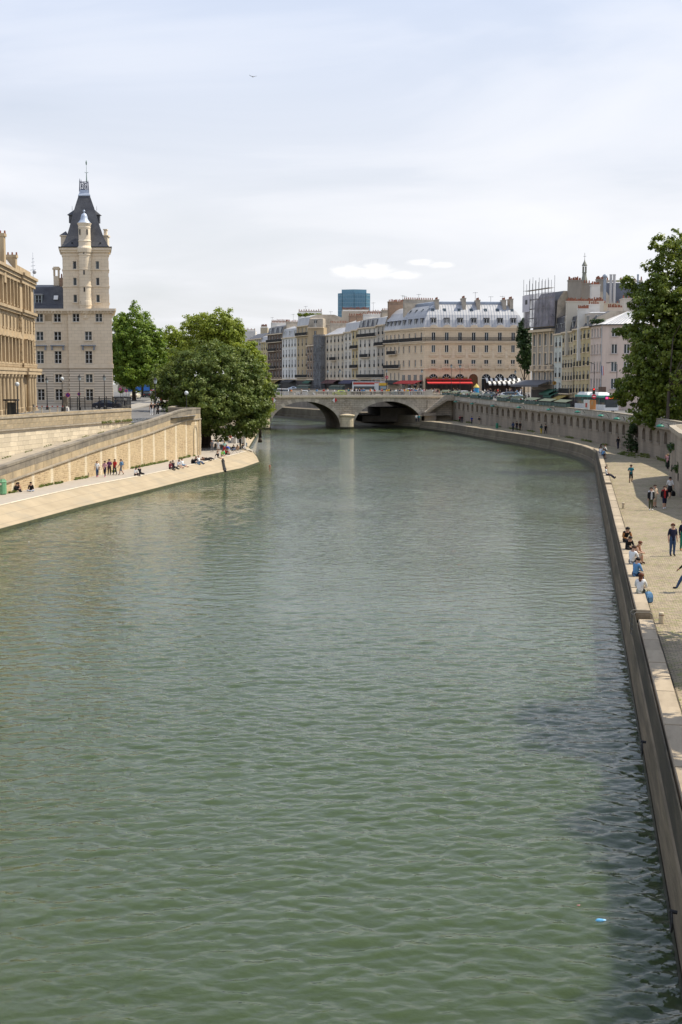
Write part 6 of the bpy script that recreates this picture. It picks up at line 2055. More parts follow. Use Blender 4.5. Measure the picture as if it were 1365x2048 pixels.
LEAF_DARK = leaf_mat('leaf_dark_olive', (0.058, 0.098, 0.015), (0.11, 0.155, 0.026), (0.185, 0.22, 0.048), 0.3, 0.55)
LEAF_PLANE = leaf_mat('leaf_plane_green', (0.085, 0.160, 0.014), (0.140, 0.220, 0.022), (0.200, 0.270, 0.030), 0.35, 0.55)
LEAF_BRIGHT = leaf_mat('leaf_bright_green', (0.150, 0.205, 0.016), (0.210, 0.265, 0.026), (0.27, 0.31, 0.040), 0.4, 0.55)
LEAF_RIGHT = leaf_mat('leaf_poplar_green', (0.060, 0.100, 0.012), (0.115, 0.155, 0.018), (0.215, 0.255, 0.040), 0.33, 0.4)
LEAF_IVY = leaf_mat('leaf_ivy', (0.020, 0.045, 0.012), (0.035, 0.070, 0.016), (0.06, 0.11, 0.02), 0.2)
GRASS = leaf_mat('leaf_weed', (0.08, 0.12, 0.02), (0.13, 0.17, 0.03), (0.18, 0.20, 0.05), 0.3)
BARK = mat('bark', (0.085, 0.065, 0.048), (0.045, 0.036, 0.028), scale=2.0, stretch=(2, 2, 0.4), rough=0.95, bump=0.8, bscale=6)
rng = np.random.default_rng(11)

def leaf_cloud(centres, radii, per, size, up=0.35, squash=0.7, centre=None, droop=0.0):
    """quads spread through clumps: centres (n,3), radii (n,)"""
    n = len(centres) * per
    c = np.repeat(centres, per, 0); r = np.repeat(radii, per)
    d = rng.normal(size=(n, 3)); d /= np.linalg.norm(d, axis=1)[:, None]
    rad = r * rng.random(n) ** 0.55
    pos = c + d * rad[:, None] * np.array([1, 1, squash])
    pos[:, 2] -= droop * rng.random(n) * r
    nrm = d * 0.8 + rng.normal(size=(n, 3)) * 0.55 + np.array([0, 0, up])
    if centre is not None:
        o = pos - centre; o /= np.linalg.norm(o, axis=1)[:, None] + 1e-6
        nrm += o * 0.5
    nrm /= np.linalg.norm(nrm, axis=1)[:, None]
    a = rng.normal(size=(n, 3)); a -= nrm * (a * nrm).sum(1)[:, None]; a /= np.linalg.norm(a, axis=1)[:, None]
    b = np.cross(nrm, a)
    s = size * (0.65 + 0.7 * rng.random(n))[:, None]
    v = np.empty((n, 4, 3))
    v[:, 0] = pos - a * s * 0.5; v[:, 1] = pos - b * s * 0.36 + nrm * s * 0.08; v[:, 2] = pos + a * s * 0.5; v[:, 3] = pos + b * s * 0.36 + nrm * s * 0.08
    return v.reshape(-1, 3)

def quads_mesh(name, v, m_):
    n = len(v) // 4
    me = bpy.data.meshes.new(name)
    me.vertices.add(len(v)); me.vertices.foreach_set('co', v.astype(np.float32).ravel())
    me.loops.add(n * 4); me.loops.foreach_set('vertex_index', np.arange(n * 4, dtype=np.int32))
    me.polygons.add(n); me.polygons.foreach_set('loop_start', np.arange(0, n * 4, 4, dtype=np.int32))
    me.materials.append(m_)
    me.update(); me.validate()
    return me

def tree(name, label, base, blobs, nclump, per, lsize, lm, trunk_r=0.35, trunk_h=4.0, crad=(0.5, 1.1), group=None, limbs=26, lean=(0, 0), shell=0.55, squash=0.7, droop=0.0):
    """blobs: [(dx, dy, z, rx, ry, rz)] relative to the base"""
    t_ = thing(name, label, 'tree', tuple(base), 0, group)
    bl = np.array(blobs, float)
    vol = bl[:, 3] * bl[:, 4] * bl[:, 5]
    pick = rng.choice(len(bl), nclump * 3, p=vol ** 0.75 / (vol ** 0.75).sum())
    d = rng.normal(size=(nclump * 3, 3)); d /= np.linalg.norm(d, axis=1)[:, None]
    rad = shell + (1 - shell) * rng.random(nclump * 3) ** 0.6
    # ragged outline: radius modulated by direction
    mod = 1 + 0.16 * np.sin(5 * np.arctan2(d[:, 1], d[:, 0]) + 3 * d[:, 2] + pick) + 0.10 * np.sin(9 * d[:, 2] + 7 * d[:, 0] + pick)
    cs = bl[pick, :3] + d * bl[pick, 3:6] * (rad * mod)[:, None]
    keep = np.ones(len(cs), bool)
    for k in range(len(bl)):
        q = (cs - bl[k, :3]) / bl[k, 3:6]
        keep &= (np.linalg.norm(q, axis=1) > shell * 0.82) | (rng.random(len(cs)) < 0.2)
    cs = cs[keep][:nclump]
    rr = rng.uniform(crad[0], crad[1], len(cs))
    ctr = bl[:, :3].mean(0)
    put('crown', quads_mesh('crown', leaf_cloud(cs, rr, per, lsize, centre=ctr, squash=squash, droop=droop), lm), t_)
    b = MB()
    top = Vector((lean[0], lean[1], trunk_h))
    b.tube((0, 0, -0.3), (lean[0] * 0.1, lean[1] * 0.1, 0.5), trunk_r * 1.5, trunk_r * 1.05, 10)
    b.tube((lean[0] * 0.1, lean[1] * 0.1, 0.5), top, trunk_r * 1.05, trunk_r * 0.8, 10)
    b.build('trunk', BARK, t_, smooth=True)
    b = MB()
    idx = rng.choice(len(cs), min(limbs, len(cs)), replace=False)
    for i in idx:
        e = Vector(cs[i])
        r0 = trunk_r * random.uniform(0.28, 0.5)
        mid = top.lerp(e, 0.45) + Vector((random.uniform(-0.8, 0.8), random.uniform(-0.8, 0.8), random.uniform(0.2, 1.2)))
        b.tube(top - Vector((0, 0, 0.3)), mid, r0, r0 * 0.6, 7); b.tube(mid, e, r0 * 0.6, r0 * 0.15, 6)
    b.build('limbs', BARK, t_, smooth=True)
    return t_

# big dark tree at the tip of the left quay (stands on the lower quay)
bD = G(414, 893, LZ); bD = Vector((HX(412, 199), 199, LZ))
def rb_(px, py, d, w, h, dd=None, base=None):    # blob from its picture outline
    q = V(px, py, d)
    s = d / 2613.0
    return (q.x - base.x, q.y - base.y, q.z - base.z, w * s, (dd or w) * s, h * s)
tree('chestnut_tree', 'broad dark olive tree hanging over the water at the tip of the left quay', bD,
     [rb_(425, 745, 198, 92, 60, 85, bD), rb_(372, 765, 200, 66, 48, 60, bD), rb_(478, 770, 198, 64, 58, 60, bD), rb_(420, 800, 194, 80, 50, 60, bD),
      rb_(500, 815, 197, 44, 44, 44, bD), rb_(450, 835, 196, 56, 38, 50, bD), rb_(345, 775, 201, 42, 34, 40, bD), rb_(505, 850, 197, 24, 24, 26, bD)],
     1500, 46, 0.36, LEAF_DARK, 0.75, 5.0, (0.5, 1.0), limbs=40, shell=0.62, squash=0.6, droop=0.5)
b2_ = Vector((HX(520, 222), 222, LZ))
tree('young_tree', 'bright green small tree at the water edge right behind the dark olive tree', b2_,
     [rb_(505, 755, 222, 34, 62, 34, b2_), rb_(520, 800, 221, 26, 44, 28, b2_), rb_(492, 710, 224, 26, 30, 28, b2_)], 320, 44, 0.38, LEAF_BRIGHT, 0.25, 5.0, (0.5, 0.95))
b3_ = Vector((HX(430, 250), 250, zl(250)))
tree('plane_tree', 'tall light green plane tree rising behind the dark olive tree', b3_,
     [rb_(405, 660, 250, 42, 34, 40, b3_), rb_(440, 655, 250, 40, 38, 40, b3_), rb_(465, 680, 250, 28, 38, 34, b3_), rb_(425, 700, 250, 62, 40, 50, b3_)], 620, 42, 0.42, LEAF_BRIGHT, 0.4, 7.0, (0.6, 1.15), group=None)
b4_ = Vector((HX(268, 268), 268, zl(268)))
tree('plane_tree', 'dense dark green plane tree beside the tower on the island street', b4_,
     [rb_(272, 690, 268, 48, 72, 46, b4_), rb_(252, 720, 266, 34, 58, 34, b4_), rb_(296, 712, 268, 34, 58, 34, b4_), rb_(245, 690, 268, 22, 60, 34, b4_), rb_(275, 745, 266, 48, 30, 40, b4_)], 1050, 42, 0.44, LEAF_PLANE, 0.4, 5.0, (0.6, 1.1))
b5_ = Vector((HX(345, 300), 300, zl(300)))
tree('plane_tree', 'smaller plane tree filling the gap between the two tallest island trees', b5_,
     [rb_(348, 690, 300, 30, 34, 34, b5_), rb_(335, 730, 300, 36, 34, 36, b5_)], 320, 40, 0.5, LEAF_BRIGHT, 0.35, 6.0, (0.7, 1.2))
for k, x in enumerate((285, 302)):           # further street trees with visible trunks
    bb = Vector((HX(x, 300 + 14 * k), 300 + 14 * k, zl(300)))
    tree('plane_tree', ('slim street tree nearest the tower among the far island trees', 'slim street tree right of the tower behind the taxi')[k], bb,
         [(0, 0, 8.5, 4.2, 4.2, 3.6), (0.6, 0, 11, 3.0, 3.0, 3.0)], 260, 36, 0.5, LEAF_PLANE, 0.28, 6.0, (0.6, 1.1))

# big tree at the right edge, on the lower quay
b6_ = Vector((40.6, 171, QZ))
tree('poplar_tree', 'tall glossy green tree with forked branches at the right edge of the quay', b6_,
     [rb_(1345, 560, 166, 52, 95, 60, b6_), rb_(1330, 640, 164, 74, 70, 60, b6_), rb_(1325, 720, 163, 78, 70, 60, b6_), rb_(1300, 780, 163, 62, 46, 50, b6_), rb_(1345, 800, 162, 62, 45, 50, b6_),
      rb_(1292, 600, 166, 30, 30, 30, b6_), rb_(1262, 566, 167, 22, 16, 20, b6_), rb_(1256, 662, 165, 22, 16, 18, b6_), rb_(1246, 790, 164, 20, 26, 20, b6_), rb_(1405, 640, 166, 70, 150, 70, b6_), rb_(1318, 832, 162, 52, 22, 40, b6_)],
     2200, 42, 0.36, LEAF_RIGHT, 0.34, 9.0, (0.35, 0.85), limbs=70, shell=0.5)
b7_ = Vector((39.3, 157.5, QZ))
tree('poplar_tree', 'slender second quay tree whose trunk stands before the niche wall', b7_,
     [(6.5, 1, 15, 5.5, 5, 7.5), (4.0, 0, 8.5, 4.2, 3.5, 2.6)], 420, 40, 0.36, LEAF_RIGHT, 0.24, 9.0, (0.4, 0.9), lean=(0.3, 0))
# trees along the same quay closer to the camera, only their shade reaches the picture
tr_n = tree('poplar_tree', 'quay tree out of the frame whose dappled shade falls on the near kerb', Vector((17.7, 44.5, QZ)),
     [(0, 0, 8.0, 4.0, 4.6, 3.4), (0.5, 0.5, 10.5, 3.0, 3.2, 2.4)], 300, 34, 0.42, LEAF_RIGHT, 0.3, 6.0, (0.5, 1.0), group='quay trees shading the near water', shell=0.3)
for k, (x, y) in enumerate(((17.2, 33.5), (15.2, 23.0))):
    c_ = copy_tree(tr_n); c_.location = (x, y, QZ); c_.rotation_euler = (0, 0, 1.3 + 2.1 * k); c_.scale = (0.9, 0.9, 0.92)
    c_['label'] = ('quay tree out of the frame shading the middle of the near water', 'nearest quay tree out of the frame shading the bottom corner of the water')[k]
# clipped dark tree between hotel and scaffold
b8_ = Vector((HX(1049, 300), 300, zr(300)))
tree('ivy_tree', 'narrow dark clipped tree between the hotel and the scaffolded house', b8_,
     [rb_(1050, 690, 300, 13, 44, 14, b8_), rb_(1048, 665, 300, 12, 26, 14, b8_), rb_(1056, 715, 300, 10, 30, 12, b8_)], 420, 36, 0.36, LEAF_IVY, 0.25, 5.0, (0.35, 0.7), shell=0.5, limbs=8)
# shrub and weeds
def bush(name, label, base, blobs, n, per, ls, m_, cat='shrub'):
    t_ = thing(name, label, cat, tuple(base))
    cs = []
    for dx, dy, z, rx, ry, rz_ in blobs:
        d = rng.normal(size=(n, 3)); d /= np.linalg.norm(d, axis=1)[:, None]
        cs.append(np.array([dx, dy, z]) + d * np.array([rx, ry, rz_]) * (rng.random(n) ** 0.4)[:, None])
    cs = np.concatenate(cs)
    put('foliage', quads_mesh('foliage', leaf_cloud(cs, rng.uniform(0.15, 0.35, len(cs)), per, ls), m_), t_)
    b = MB()
    for k in range(5):
        b.tube((0, 0, -0.1), (random.uniform(-0.3, 0.3) * blobs[0][3], random.uniform(-0.3, 0.3) * blobs[0][4], blobs[0][2]), 0.04, 0.015, 5)
    b.build('stem', BARK, t_)
    return t_
bush('shrub', 'leafy shrub growing round the trunk against the niche wall', Vector((39.2, 172.5, QZ)), [(-0.9, 0, 1.6, 0.9, 0.8, 1.5), (-0.2, -0.5, 0.7, 1.0, 0.8, 0.8), (-0.5, 0, 3.2, 0.5, 0.5, 0.8)], 60, 26, 0.16, LEAF_IVY)
for k, (x, y, z_) in enumerate(((31.0, 122, 5.6), (30.0, 117, 5.9), (28.6, 110, 4.6))):
    bush('wall_plant', ('tufted green plant rooted high on the shaded retaining wall corner', 'second tufted plant hanging on the shaded retaining wall', 'small low plant on the shaded retaining wall at the picture edge')[k], Vector((x, y, z_)), [(0, 0, 0.1, 0.45, 0.9, 0.45)], 26, 22, 0.15, LEAF_IVY, 'plant')
# roof garden plants
gA = row_pt(606)
gq = V(610, 633, gA.y + 3)
bush('roof_garden', 'row of green planter shrubs on the roof terrace of the tan house', gq, [(-1.6, 0, 0.6, 1.2, 0.6, 0.6), (0.4, 0, 0.6, 1.2, 0.6, 0.7), (2.4, 0, 0.6, 1.2, 0.6, 0.6), (4.4, 0, 0.6, 1.2, 0.6, 0.6)], 40, 20, 0.3, LEAF_BRIGHT)
bush('roof_garden', 'dark planted terrace shrub beside the pale zinc roof', V(1192, 646, 250), [(0, 0, 0.3, 1.2, 0.6, 0.6), (1.2, 0, 0.3, 0.8, 0.5, 0.5)], 40, 20, 0.22, LEAF_IVY)
# weeds along the wall feet: uncountable
wv = []
for s in np.arange(32, 106, 0.35):
    y = BL0.y + uB.y * s
    if math.sin(s * 0.7) + math.sin(s * 0.23 + 1) > (0.2 if s < 85 else -0.9):
        q = BL0 + uB * float(s) + nB * random.uniform(0.05, 0.35)
        wv.append(leaf_cloud(np.array([[q.x, q.y, LZ + 0.08]]), np.array([random.uniform(0.12, 0.28)]), 26, 0.17, up=0.0, squash=0.9))
for s in np.arange(14, LU, 0.5):             # moss line on the ramp and the ledge
    q = US + uU * float(s)
    if math.sin(s * 1.3) > 0.3:
        wv.append(leaf_cloud(np.array([[q.x + 0.35, q.y, ramp_z(q.y) + 0.06]]), np.array([0.14]), 12, 0.12, up=0.0))
    if s > LU - 10 and random.random() < 0.75:
        wv.append(leaf_cloud(np.array([[q.x + 0.25, q.y, 7.0]]), np.array([0.26]), 30, 0.15, up=0.2))
for y in np.arange(150, 320, 0.9):
    if math.sin(y * 0.5) + math.sin(y * 0.13) > 0.5:
        wv.append(leaf_cloud(np.array([[edge_x(float(y), NICHE) - 0.35, float(y), QZ + 0.12]]), np.array([random.uniform(0.15, 0.4)]), 24, 0.2, up=0.1))
for k in range(26):
    wv.append(leaf_cloud(np.array([[38.6 - random.random() * 2.5, 160 + random.random() * 14, QZ + 0.05]]), np.array([0.4]), 30, 0.2, up=0.2, squash=0.25))
tag(put('weeds', quads_mesh('weeds', np.concatenate(wv), GRASS)), 'weeds and grass tufts along the feet of the quay walls', 'weeds', None, 'stuff')

# =================================================================== PEOPLE
# local frame: the person faces -Y, feet (or seat) near z = 0; height 1.72 m
def base_joints():
    J = {'pelvis': (0, 0, .95), 'waist': (0, .01, 1.08), 'chest': (0, 0, 1.28), 'neck': (0, .01, 1.46), 'head0': (0, -.01, 1.54), 'head1': (0, -.015, 1.66)}
    for s, k in ((1, 'L'), (-1, 'R')):
        J.update({'sho' + k: (.17 * s, 0, 1.41), 'elb' + k: (.225 * s, .03, 1.13), 'wri' + k: (.235 * s, -.04, .88), 'han' + k: (.235 * s, -.06, .80),
                  'hip' + k: (.085 * s, 0, .92), 'kne' + k: (.095 * s, -.01, .50), 'ank' + k: (.10 * s, .03, .09), 'toe' + k: (.11 * s, -.14, .035)})
    return J
BONES = [('pelvis', 'waist', 1), ('waist', 'chest', 1), ('chest', 'neck', 1), ('neck', 'head0', 0), ('head0', 'head1', 0)]
for k in 'LR':
    BONES += [('chest', 'sho' + k, 1), ('sho' + k, 'elb' + k, 2), ('elb' + k, 'wri' + k, 3), ('wri' + k, 'han' + k, 0),
              ('pelvis', 'hip' + k, 4), ('hip' + k, 'kne' + k, 4), ('kne' + k, 'ank' + k, 5), ('ank' + k, 'toe' + k, 6)]
RAD = {'pelvis': .17, 'waist': .155, 'chest': .185, 'neck': .062, 'head0': .10, 'head1': .098, 'sho': .085, 'elb': .056, 'wri': .038, 'han': .042, 'hip': .118, 'kne': .082, 'ank': .055, 'toe': .046}
YS = {'pelvis': .8, 'waist': .72, 'chest': .68, 'head0': 1.15, 'head1': 1.15}

def torso(J, pel, lean, turn=0.0):          # move the upper body rigidly: pelvis position, forward lean (radians)
    up = ['waist', 'chest', 'neck', 'head0', 'head1', 'shoL', 'shoR', 'elbL', 'elbR', 'wriL', 'wriR', 'hanL', 'hanR']
    p0 = Vector(J['pelvis'])
    M = Matrix.Rotation(lean, 4, 'X') @ Matrix.Rotation(turn, 4, 'Z')
    for k in up:
        J[k] = tuple(Vector(pel) + M @ (Vector(J[k]) - p0))
    for k in ('hipL', 'hipR'):
        d = Vector(J[k]) - p0
        J[k] = tuple(Vector(pel) + d)
    J['pelvis'] = tuple(pel)

def arm(J, k, elb, wri, han=None):
    J['elb' + k], J['wri' + k] = elb, wri
    d = (Vector(wri) - Vector(elb)).normalized() * .085
    J['han' + k] = han or tuple(Vector(wri) + d)

def leg(J, k, kne, ank, toe):
    J['kne' + k], J['ank' + k], J['toe' + k] = kne, ank, toe

def pose(kind):
    J = base_joints()
    if kind == 'stand2':
        arm(J, 'L', (.25, .02, 1.14), (.12, -.20, 1.08)); leg(J, 'R', (-.12, -.05, .5), (-.14, -.02, .09), (-.18, -.18, .035))
    elif kind == 'walk':
        leg(J, 'L', (.09, -.16, .52), (.09, -.24, .10), (.10, -.41, .06)); leg(J, 'R', (-.09, .05, .50), (-.09, .33, .16), (-.10, .20, .04))
        arm(J, 'L', (.23, .12, 1.15), (.24, .14, .90)); arm(J, 'R', (-.23, -.08, 1.14), (-.23, -.25, .94))
    elif kind == 'walk2':
        leg(J, 'R', (-.09, -.13, .52), (-.09, -.17, .10), (-.10, -.34, .05)); leg(J, 'L', (.09, .04, .50), (.09, .24, .13), (.10, .10, .035))
        arm(J, 'R', (-.23, .10, 1.15), (-.24, .08, .89)); arm(J, 'L', (.23, -.06, 1.14), (.22, -.20, .93))
    elif kind == 'stride':
        leg(J, 'L', (.09, -.26, .56), (.09, -.44, .18), (.10, -.60, .20)); leg(J, 'R', (-.09, .10, .50), (-.09, .42, .20), (-.10, .32, .04))
        arm(J, 'L', (.23, .16, 1.17), (.22, .05, .95)); arm(J, 'R', (-.23, -.12, 1.15), (-.2, -.30, 1.0))
    elif kind == 'jog':
        leg(J, 'L', (.09, -.14, .54), (.10, .06, .18), (.10, -.08, .08)); leg(J, 'R', (-.09, .0, .50), (-.09, .10, .10), (-.10, -.06, .035))
        arm(J, 'L', (.27, .10, 1.16), (.14, -.16, 1.12)); arm(J, 'R', (-.27, .10, 1.16), (-.14, -.16, 1.12))
    elif kind == 'photo':
        arm(J, 'L', (.25, -.16, 1.26), (.07, -.22, 1.52)); arm(J, 'R', (-.25, -.16, 1.26), (-.07, -.22, 1.52))
    elif kind == 'bend':
        torso(J, (0, .05, .80), .75); leg(J, 'L', (.12, -.12, .45), (.13, .05, .09), (.14, -.12, .035)); leg(J, 'R', (-.12, -.12, .45), (-.13, .05, .09), (-.14, -.12, .035))
        arm(J, 'L', (.2, -.42, .95), (.1, -.5, .70)); arm(J, 'R', (-.2, -.42, .95), (-.1, -.5, .70))
    elif kind in ('kerb', 'kerb_fwd', 'bench'):   # seated on a kerb 0.4 m high, feet on the paving in front
        torso(J, (0, .0, .53), .28 if kind != 'kerb_fwd' else .5)
        leg(J, 'L', (.12, -.40, .52), (.13, -.42, .10), (.14, -.58, .045)); leg(J, 'R', (-.12, -.40, .50), (-.13, -.36, .10), (-.14, -.52, .045))
        c = Vector(J['chest'])
        arm(J, 'L', (.25, c.y - .12, c.z - .16), (.10, c.y - .30, c.z - .20)); arm(J, 'R', (-.25, c.y - .12, c.z - .16), (-.10, c.y - .30, c.z - .20))
    elif kind == 'kerb_out':                      # seated on the kerb, legs stretched
        torso(J, (0, 0, .53), -.12)
        leg(J, 'L', (.10, -.42, .50), (.10, -.80, .22), (.11, -.90, .33)); leg(J, 'R', (-.10, -.42, .46), (-.10, -.76, .14), (-.11, -.88, .24))
        arm(J, 'L', (.27, .12, .80), (.26, .06, .58)); arm(J, 'R', (-.25, -.02, .82), (-.12, -.22, .66))
    elif kind in ('edge', 'edge2'):               # sitting on the shoulder of the slope, legs running down it
        torso(J, (0, 0, .13), -.22 if kind == 'edge' else .22)
        leg(J, 'L', (.10, -.40, .22 if kind == 'edge2' else .10), (.10, -.74, -.10), (.11, -.86, -.02)); leg(J, 'R', (-.10, -.41, .14), (-.10, -.78, -.14), (-.11, -.90, -.05))
        if kind == 'edge':
            arm(J, 'L', (.27, .26, .34), (.27, .32, .10)); arm(J, 'R', (-.27, .26, .34), (-.27, .32, .10))
        else:
            c = Vector(J['chest'])
            arm(J, 'L', (.24, c.y - .12, c.z - .18), (.12, c.y - .30, c.z - .28)); arm(J, 'R', (-.24, c.y - .12, c.z - .18), (-.12, c.y - .30, c.z - .28))
    elif kind == 'floor':                         # sitting on the ground, knees drawn up
        torso(J, (0, 0, .13), .30)
        leg(J, 'L', (.14, -.34, .42), (.12, -.52, .09), (.13, -.68, .04)); leg(J, 'R', (-.14, -.36, .36), (-.12, -.56, .08), (-.13, -.70, .04))
        c = Vector(J['chest'])
        arm(J, 'L', (.24, c.y - .14, c.z - .16), (.10, c.y - .34, c.z - .14)); arm(J, 'R', (-.24, c.y - .14, c.z - .16), (-.10, c.y - .34, c.z - .14))
    elif kind == 'cross':                         # cross-legged
        torso(J, (0, 0, .13), .16)
        leg(J, 'L', (.34, -.26, .14), (-.04, -.36, .08), (-.16, -.36, .06)); leg(J, 'R', (-.34, -.26, .14), (.06, -.42, .07), (.18, -.42, .05))
        c = Vector(J['chest'])
        arm(J, 'L', (.25, c.y - .08, c.z - .22), (.12, c.y - .26, c.z - .34)); arm(J, 'R', (-.25, c.y - .08, c.z - .22), (-.12, c.y - .26, c.z - .34))
    elif kind == 'lie':
        torso(J, (0, 0, .13), -1.40)
        leg(J, 'L', (.10, -.40, .24), (.10, -.78, .06), (.11, -.86, .16)); leg(J, 'R', (-.10, -.42, .13), (-.10, -.82, .03), (-.11, -.92, .12))
        arm(J, 'L', (.30, .34, .12), (.12, .20, .22)); arm(J, 'R', (-.30, .40, .12), (-.30, .64, .14))
    return J

POSE_CACHE = {}
def body_mesh(kind):
    if kind in POSE_CACHE:
        return POSE_CACHE[kind]
    J = pose(kind)
    names = ['pelvis'] + [n for n in J if n != 'pelvis']
    idx = {n: i for i, n in enumerate(names)}
    me = bpy.data.meshes.new('skeleton')
    me.from_pydata([J[n] for n in names], [(idx[a], idx[c]) for a, c, r in BONES], [])
    o = bpy.data.objects.new('skeleton', me)
    COL.objects.link(o)
    md = o.modifiers.new('skin', 'SKIN')
    md.branch_smoothing = 0.2
    for n in names:
        key = n if n in RAD else n[:3]
        sv = me.skin_vertices[0].data[idx[n]]
        r = RAD[key]
        sv.radius = (r, r * YS.get(n, 1.0))
        sv.use_root = (n == 'pelvis')
    ss = o.modifiers.new('sub', 'SUBSURF'); ss.levels = 1; ss.render_levels = 1
    dg = bpy.context.evaluated_depsgraph_get(); dg.update()
    em = bpy.data.meshes.new_from_object(o.evaluated_get(dg))
    bpy.data.objects.remove(o, do_unlink=True)
    verts = [v_.co.copy() for v_ in em.vertices]
    b = MB()
    b.v = [tuple(v_) for v_ in verts]
    segs = [(Vector(J[a]), Vector(J[c]), r, a, c) for a, c, r in BONES]
    for p_ in em.polygons:
        c = Vector(p_.center)
        best, br2 = 1e9, 0
        for a, e, r, an, en in segs:
            ab = e - a
            tt = max(0, min(1, (c - a).dot(ab) / ab.length_squared))
            rad_ = RAD.get(en, RAD.get(en[:3], .05))
            dd = (c - a - ab * tt).length - rad_ * 0.6
            if dd < best:
                best, br2 = dd, r
        b.f.append(tuple(p_.vertices)); b.m.append(br2)
    bpy.data.meshes.remove(em)
    # nose, ears, fingers rooted inside head and palm
    h0, h1 = Vector(J['head0']), Vector(J['head1'])
    upv = (h1 - h0).normalized()
    nk = (Vector(J['neck']) - Vector(J['chest'])).normalized()
    fw = Vector((0, -1, 0)); fw = (fw - upv * fw.dot(upv)).normalized() if abs(upv.y) < 0.9 else Vector((0, 0, 1))
    sd = upv.cross(fw)
    hc = h0.lerp(h1, .45)
    b.tube(hc + fw * .07 + upv * .02, hc + fw * .125 - upv * .01, .012, .016, 5, 0)
    for s in (-1, 1):
        b.ball(hc + sd * (.088 * s) + fw * .0, .024, 0, 6)
        b.ball(hc + sd * (.035 * s) + fw * .088 + upv * .03, .012, 7, 5)
    b.box(hc.x - .025, hc.x + .025, hc.y - .1, hc.y - .085, hc.z - .055, hc.z - .045, 7) if abs(upv.z) > .8 else None
    for k, s in (('L', 1), ('R', -1)):
        w, hh = Vector(J['wri' + k]), Vector(J['han' + k])
        d = (hh - w).normalized()
        lat = d.orthogonal().normalized()
        for j, ln in enumerate((.07, .085, .08, .062)):
            o_ = hh + lat * ((j - 1.5) * .019)
            m_ = o_ + d * (ln * .6) + d.cross(lat) * .008
            b.tube(o_ - d * .01, m_, .0095, .0088, 5, 0); b.tube(m_, m_ + d * (ln * .45) + d.cross(lat) * .02, .0088, .007, 5, 0)
        b.tube(w.lerp(hh, .55) - lat * .02, w.lerp(hh, .9) - lat * .055, .011, .009, 5, 0)
    POSE_CACHE[kind] = (b, hc, upv, fw, sd)
    return POSE_CACHE[kind]

def hair_mb(kind, long=False, hat=False):
    b0, hc, up, fw, sd = body_mesh(kind)
    b = MB()
    n, m = 12, 7
    pts = []
    for j in range(m + 1):
        th = math.pi * 0.60 * j / m
        for i in range(n):
            ph = 2 * math.pi * i / n
            front = max(0.0, math.cos(ph))
            t2 = th * (1 - 0.42 * front)
            r = .112 + (0.012 if j > 3 else 0)
            pts.append(hc + up * (.035 + r * math.cos(t2) * 1.05) + (fw * math.cos(ph) + sd * math.sin(ph)) * (r * math.sin(t2)) - fw * .012)
    fs = [(j * n + i, j * n + (i + 1) % n, (j + 1) * n + (i + 1) % n, (j + 1) * n + i) for j in range(m) for i in range(n)]
    b.add(pts, fs)
    if long:
        for j, (a, c, w) in enumerate(((0, -.14, .10), (-.14, -.26, .085))):
            b.loft([[hc + up * z + (sd * math.cos(q) * w * (1.0 if z > c else .8) + fw * (-.055 + math.sin(q) * .045)) for q in [2 * math.pi * i / 8 for i in range(8)]] for z in (a, c)])
    return b

def cl(c, rough=0.85):
    key = 'cloth_%02x%02x%02x' % tuple(int(max(0, min(1, v_)) * 255) for v_ in c)
    return mat(key, tuple(c), tuple(v_ * .75 for v_ in c), scale=7.0, rough=rough, spec=0.2)
SKIN = [mat('skin_light', (0.52, 0.32, 0.22), (0.46, 0.27, 0.19), scale=9, rough=.55), mat('skin_tan', (0.38, 0.22, 0.14), (0.33, 0.19, 0.12), scale=9, rough=.55), mat('skin_brown', (0.17, 0.09, 0.055), (0.14, 0.075, 0.045), scale=9, rough=.55)]
EYE = plain((0.03, 0.02, 0.02))
BLK, NAVY, WHT, DENIM, LBLUE, GREY, RED, MAROON, PURP, TANC, OLIVE, TEAL, GRN, BEIGE, PINKC, BRN, YELC, ORNG = (
    (.014, .014, .016), (.018, .020, .045), (.74, .74, .73), (.045, .085, .17), (.13, .27, .46), (.20, .20, .21), (.48, .03, .03), (.20, .03, .05), (.13, .04, .13), (.34, .15, .05),
    (.09, .095, .05), (.03, .20, .24), (.02, .17, .11), (.50, .42, .32), (.50, .28, .30), (.07, .035, .02), (.60, .45, .05), (.55, .16, .03))
HAIRS = {'b': (.012, .009, .008), 'n': (.05, .026, .014), 'l': (.30, .20, .09), 'g': (.34, .32, .30), 'r': (.13, .045, .02)}
VAR = {}
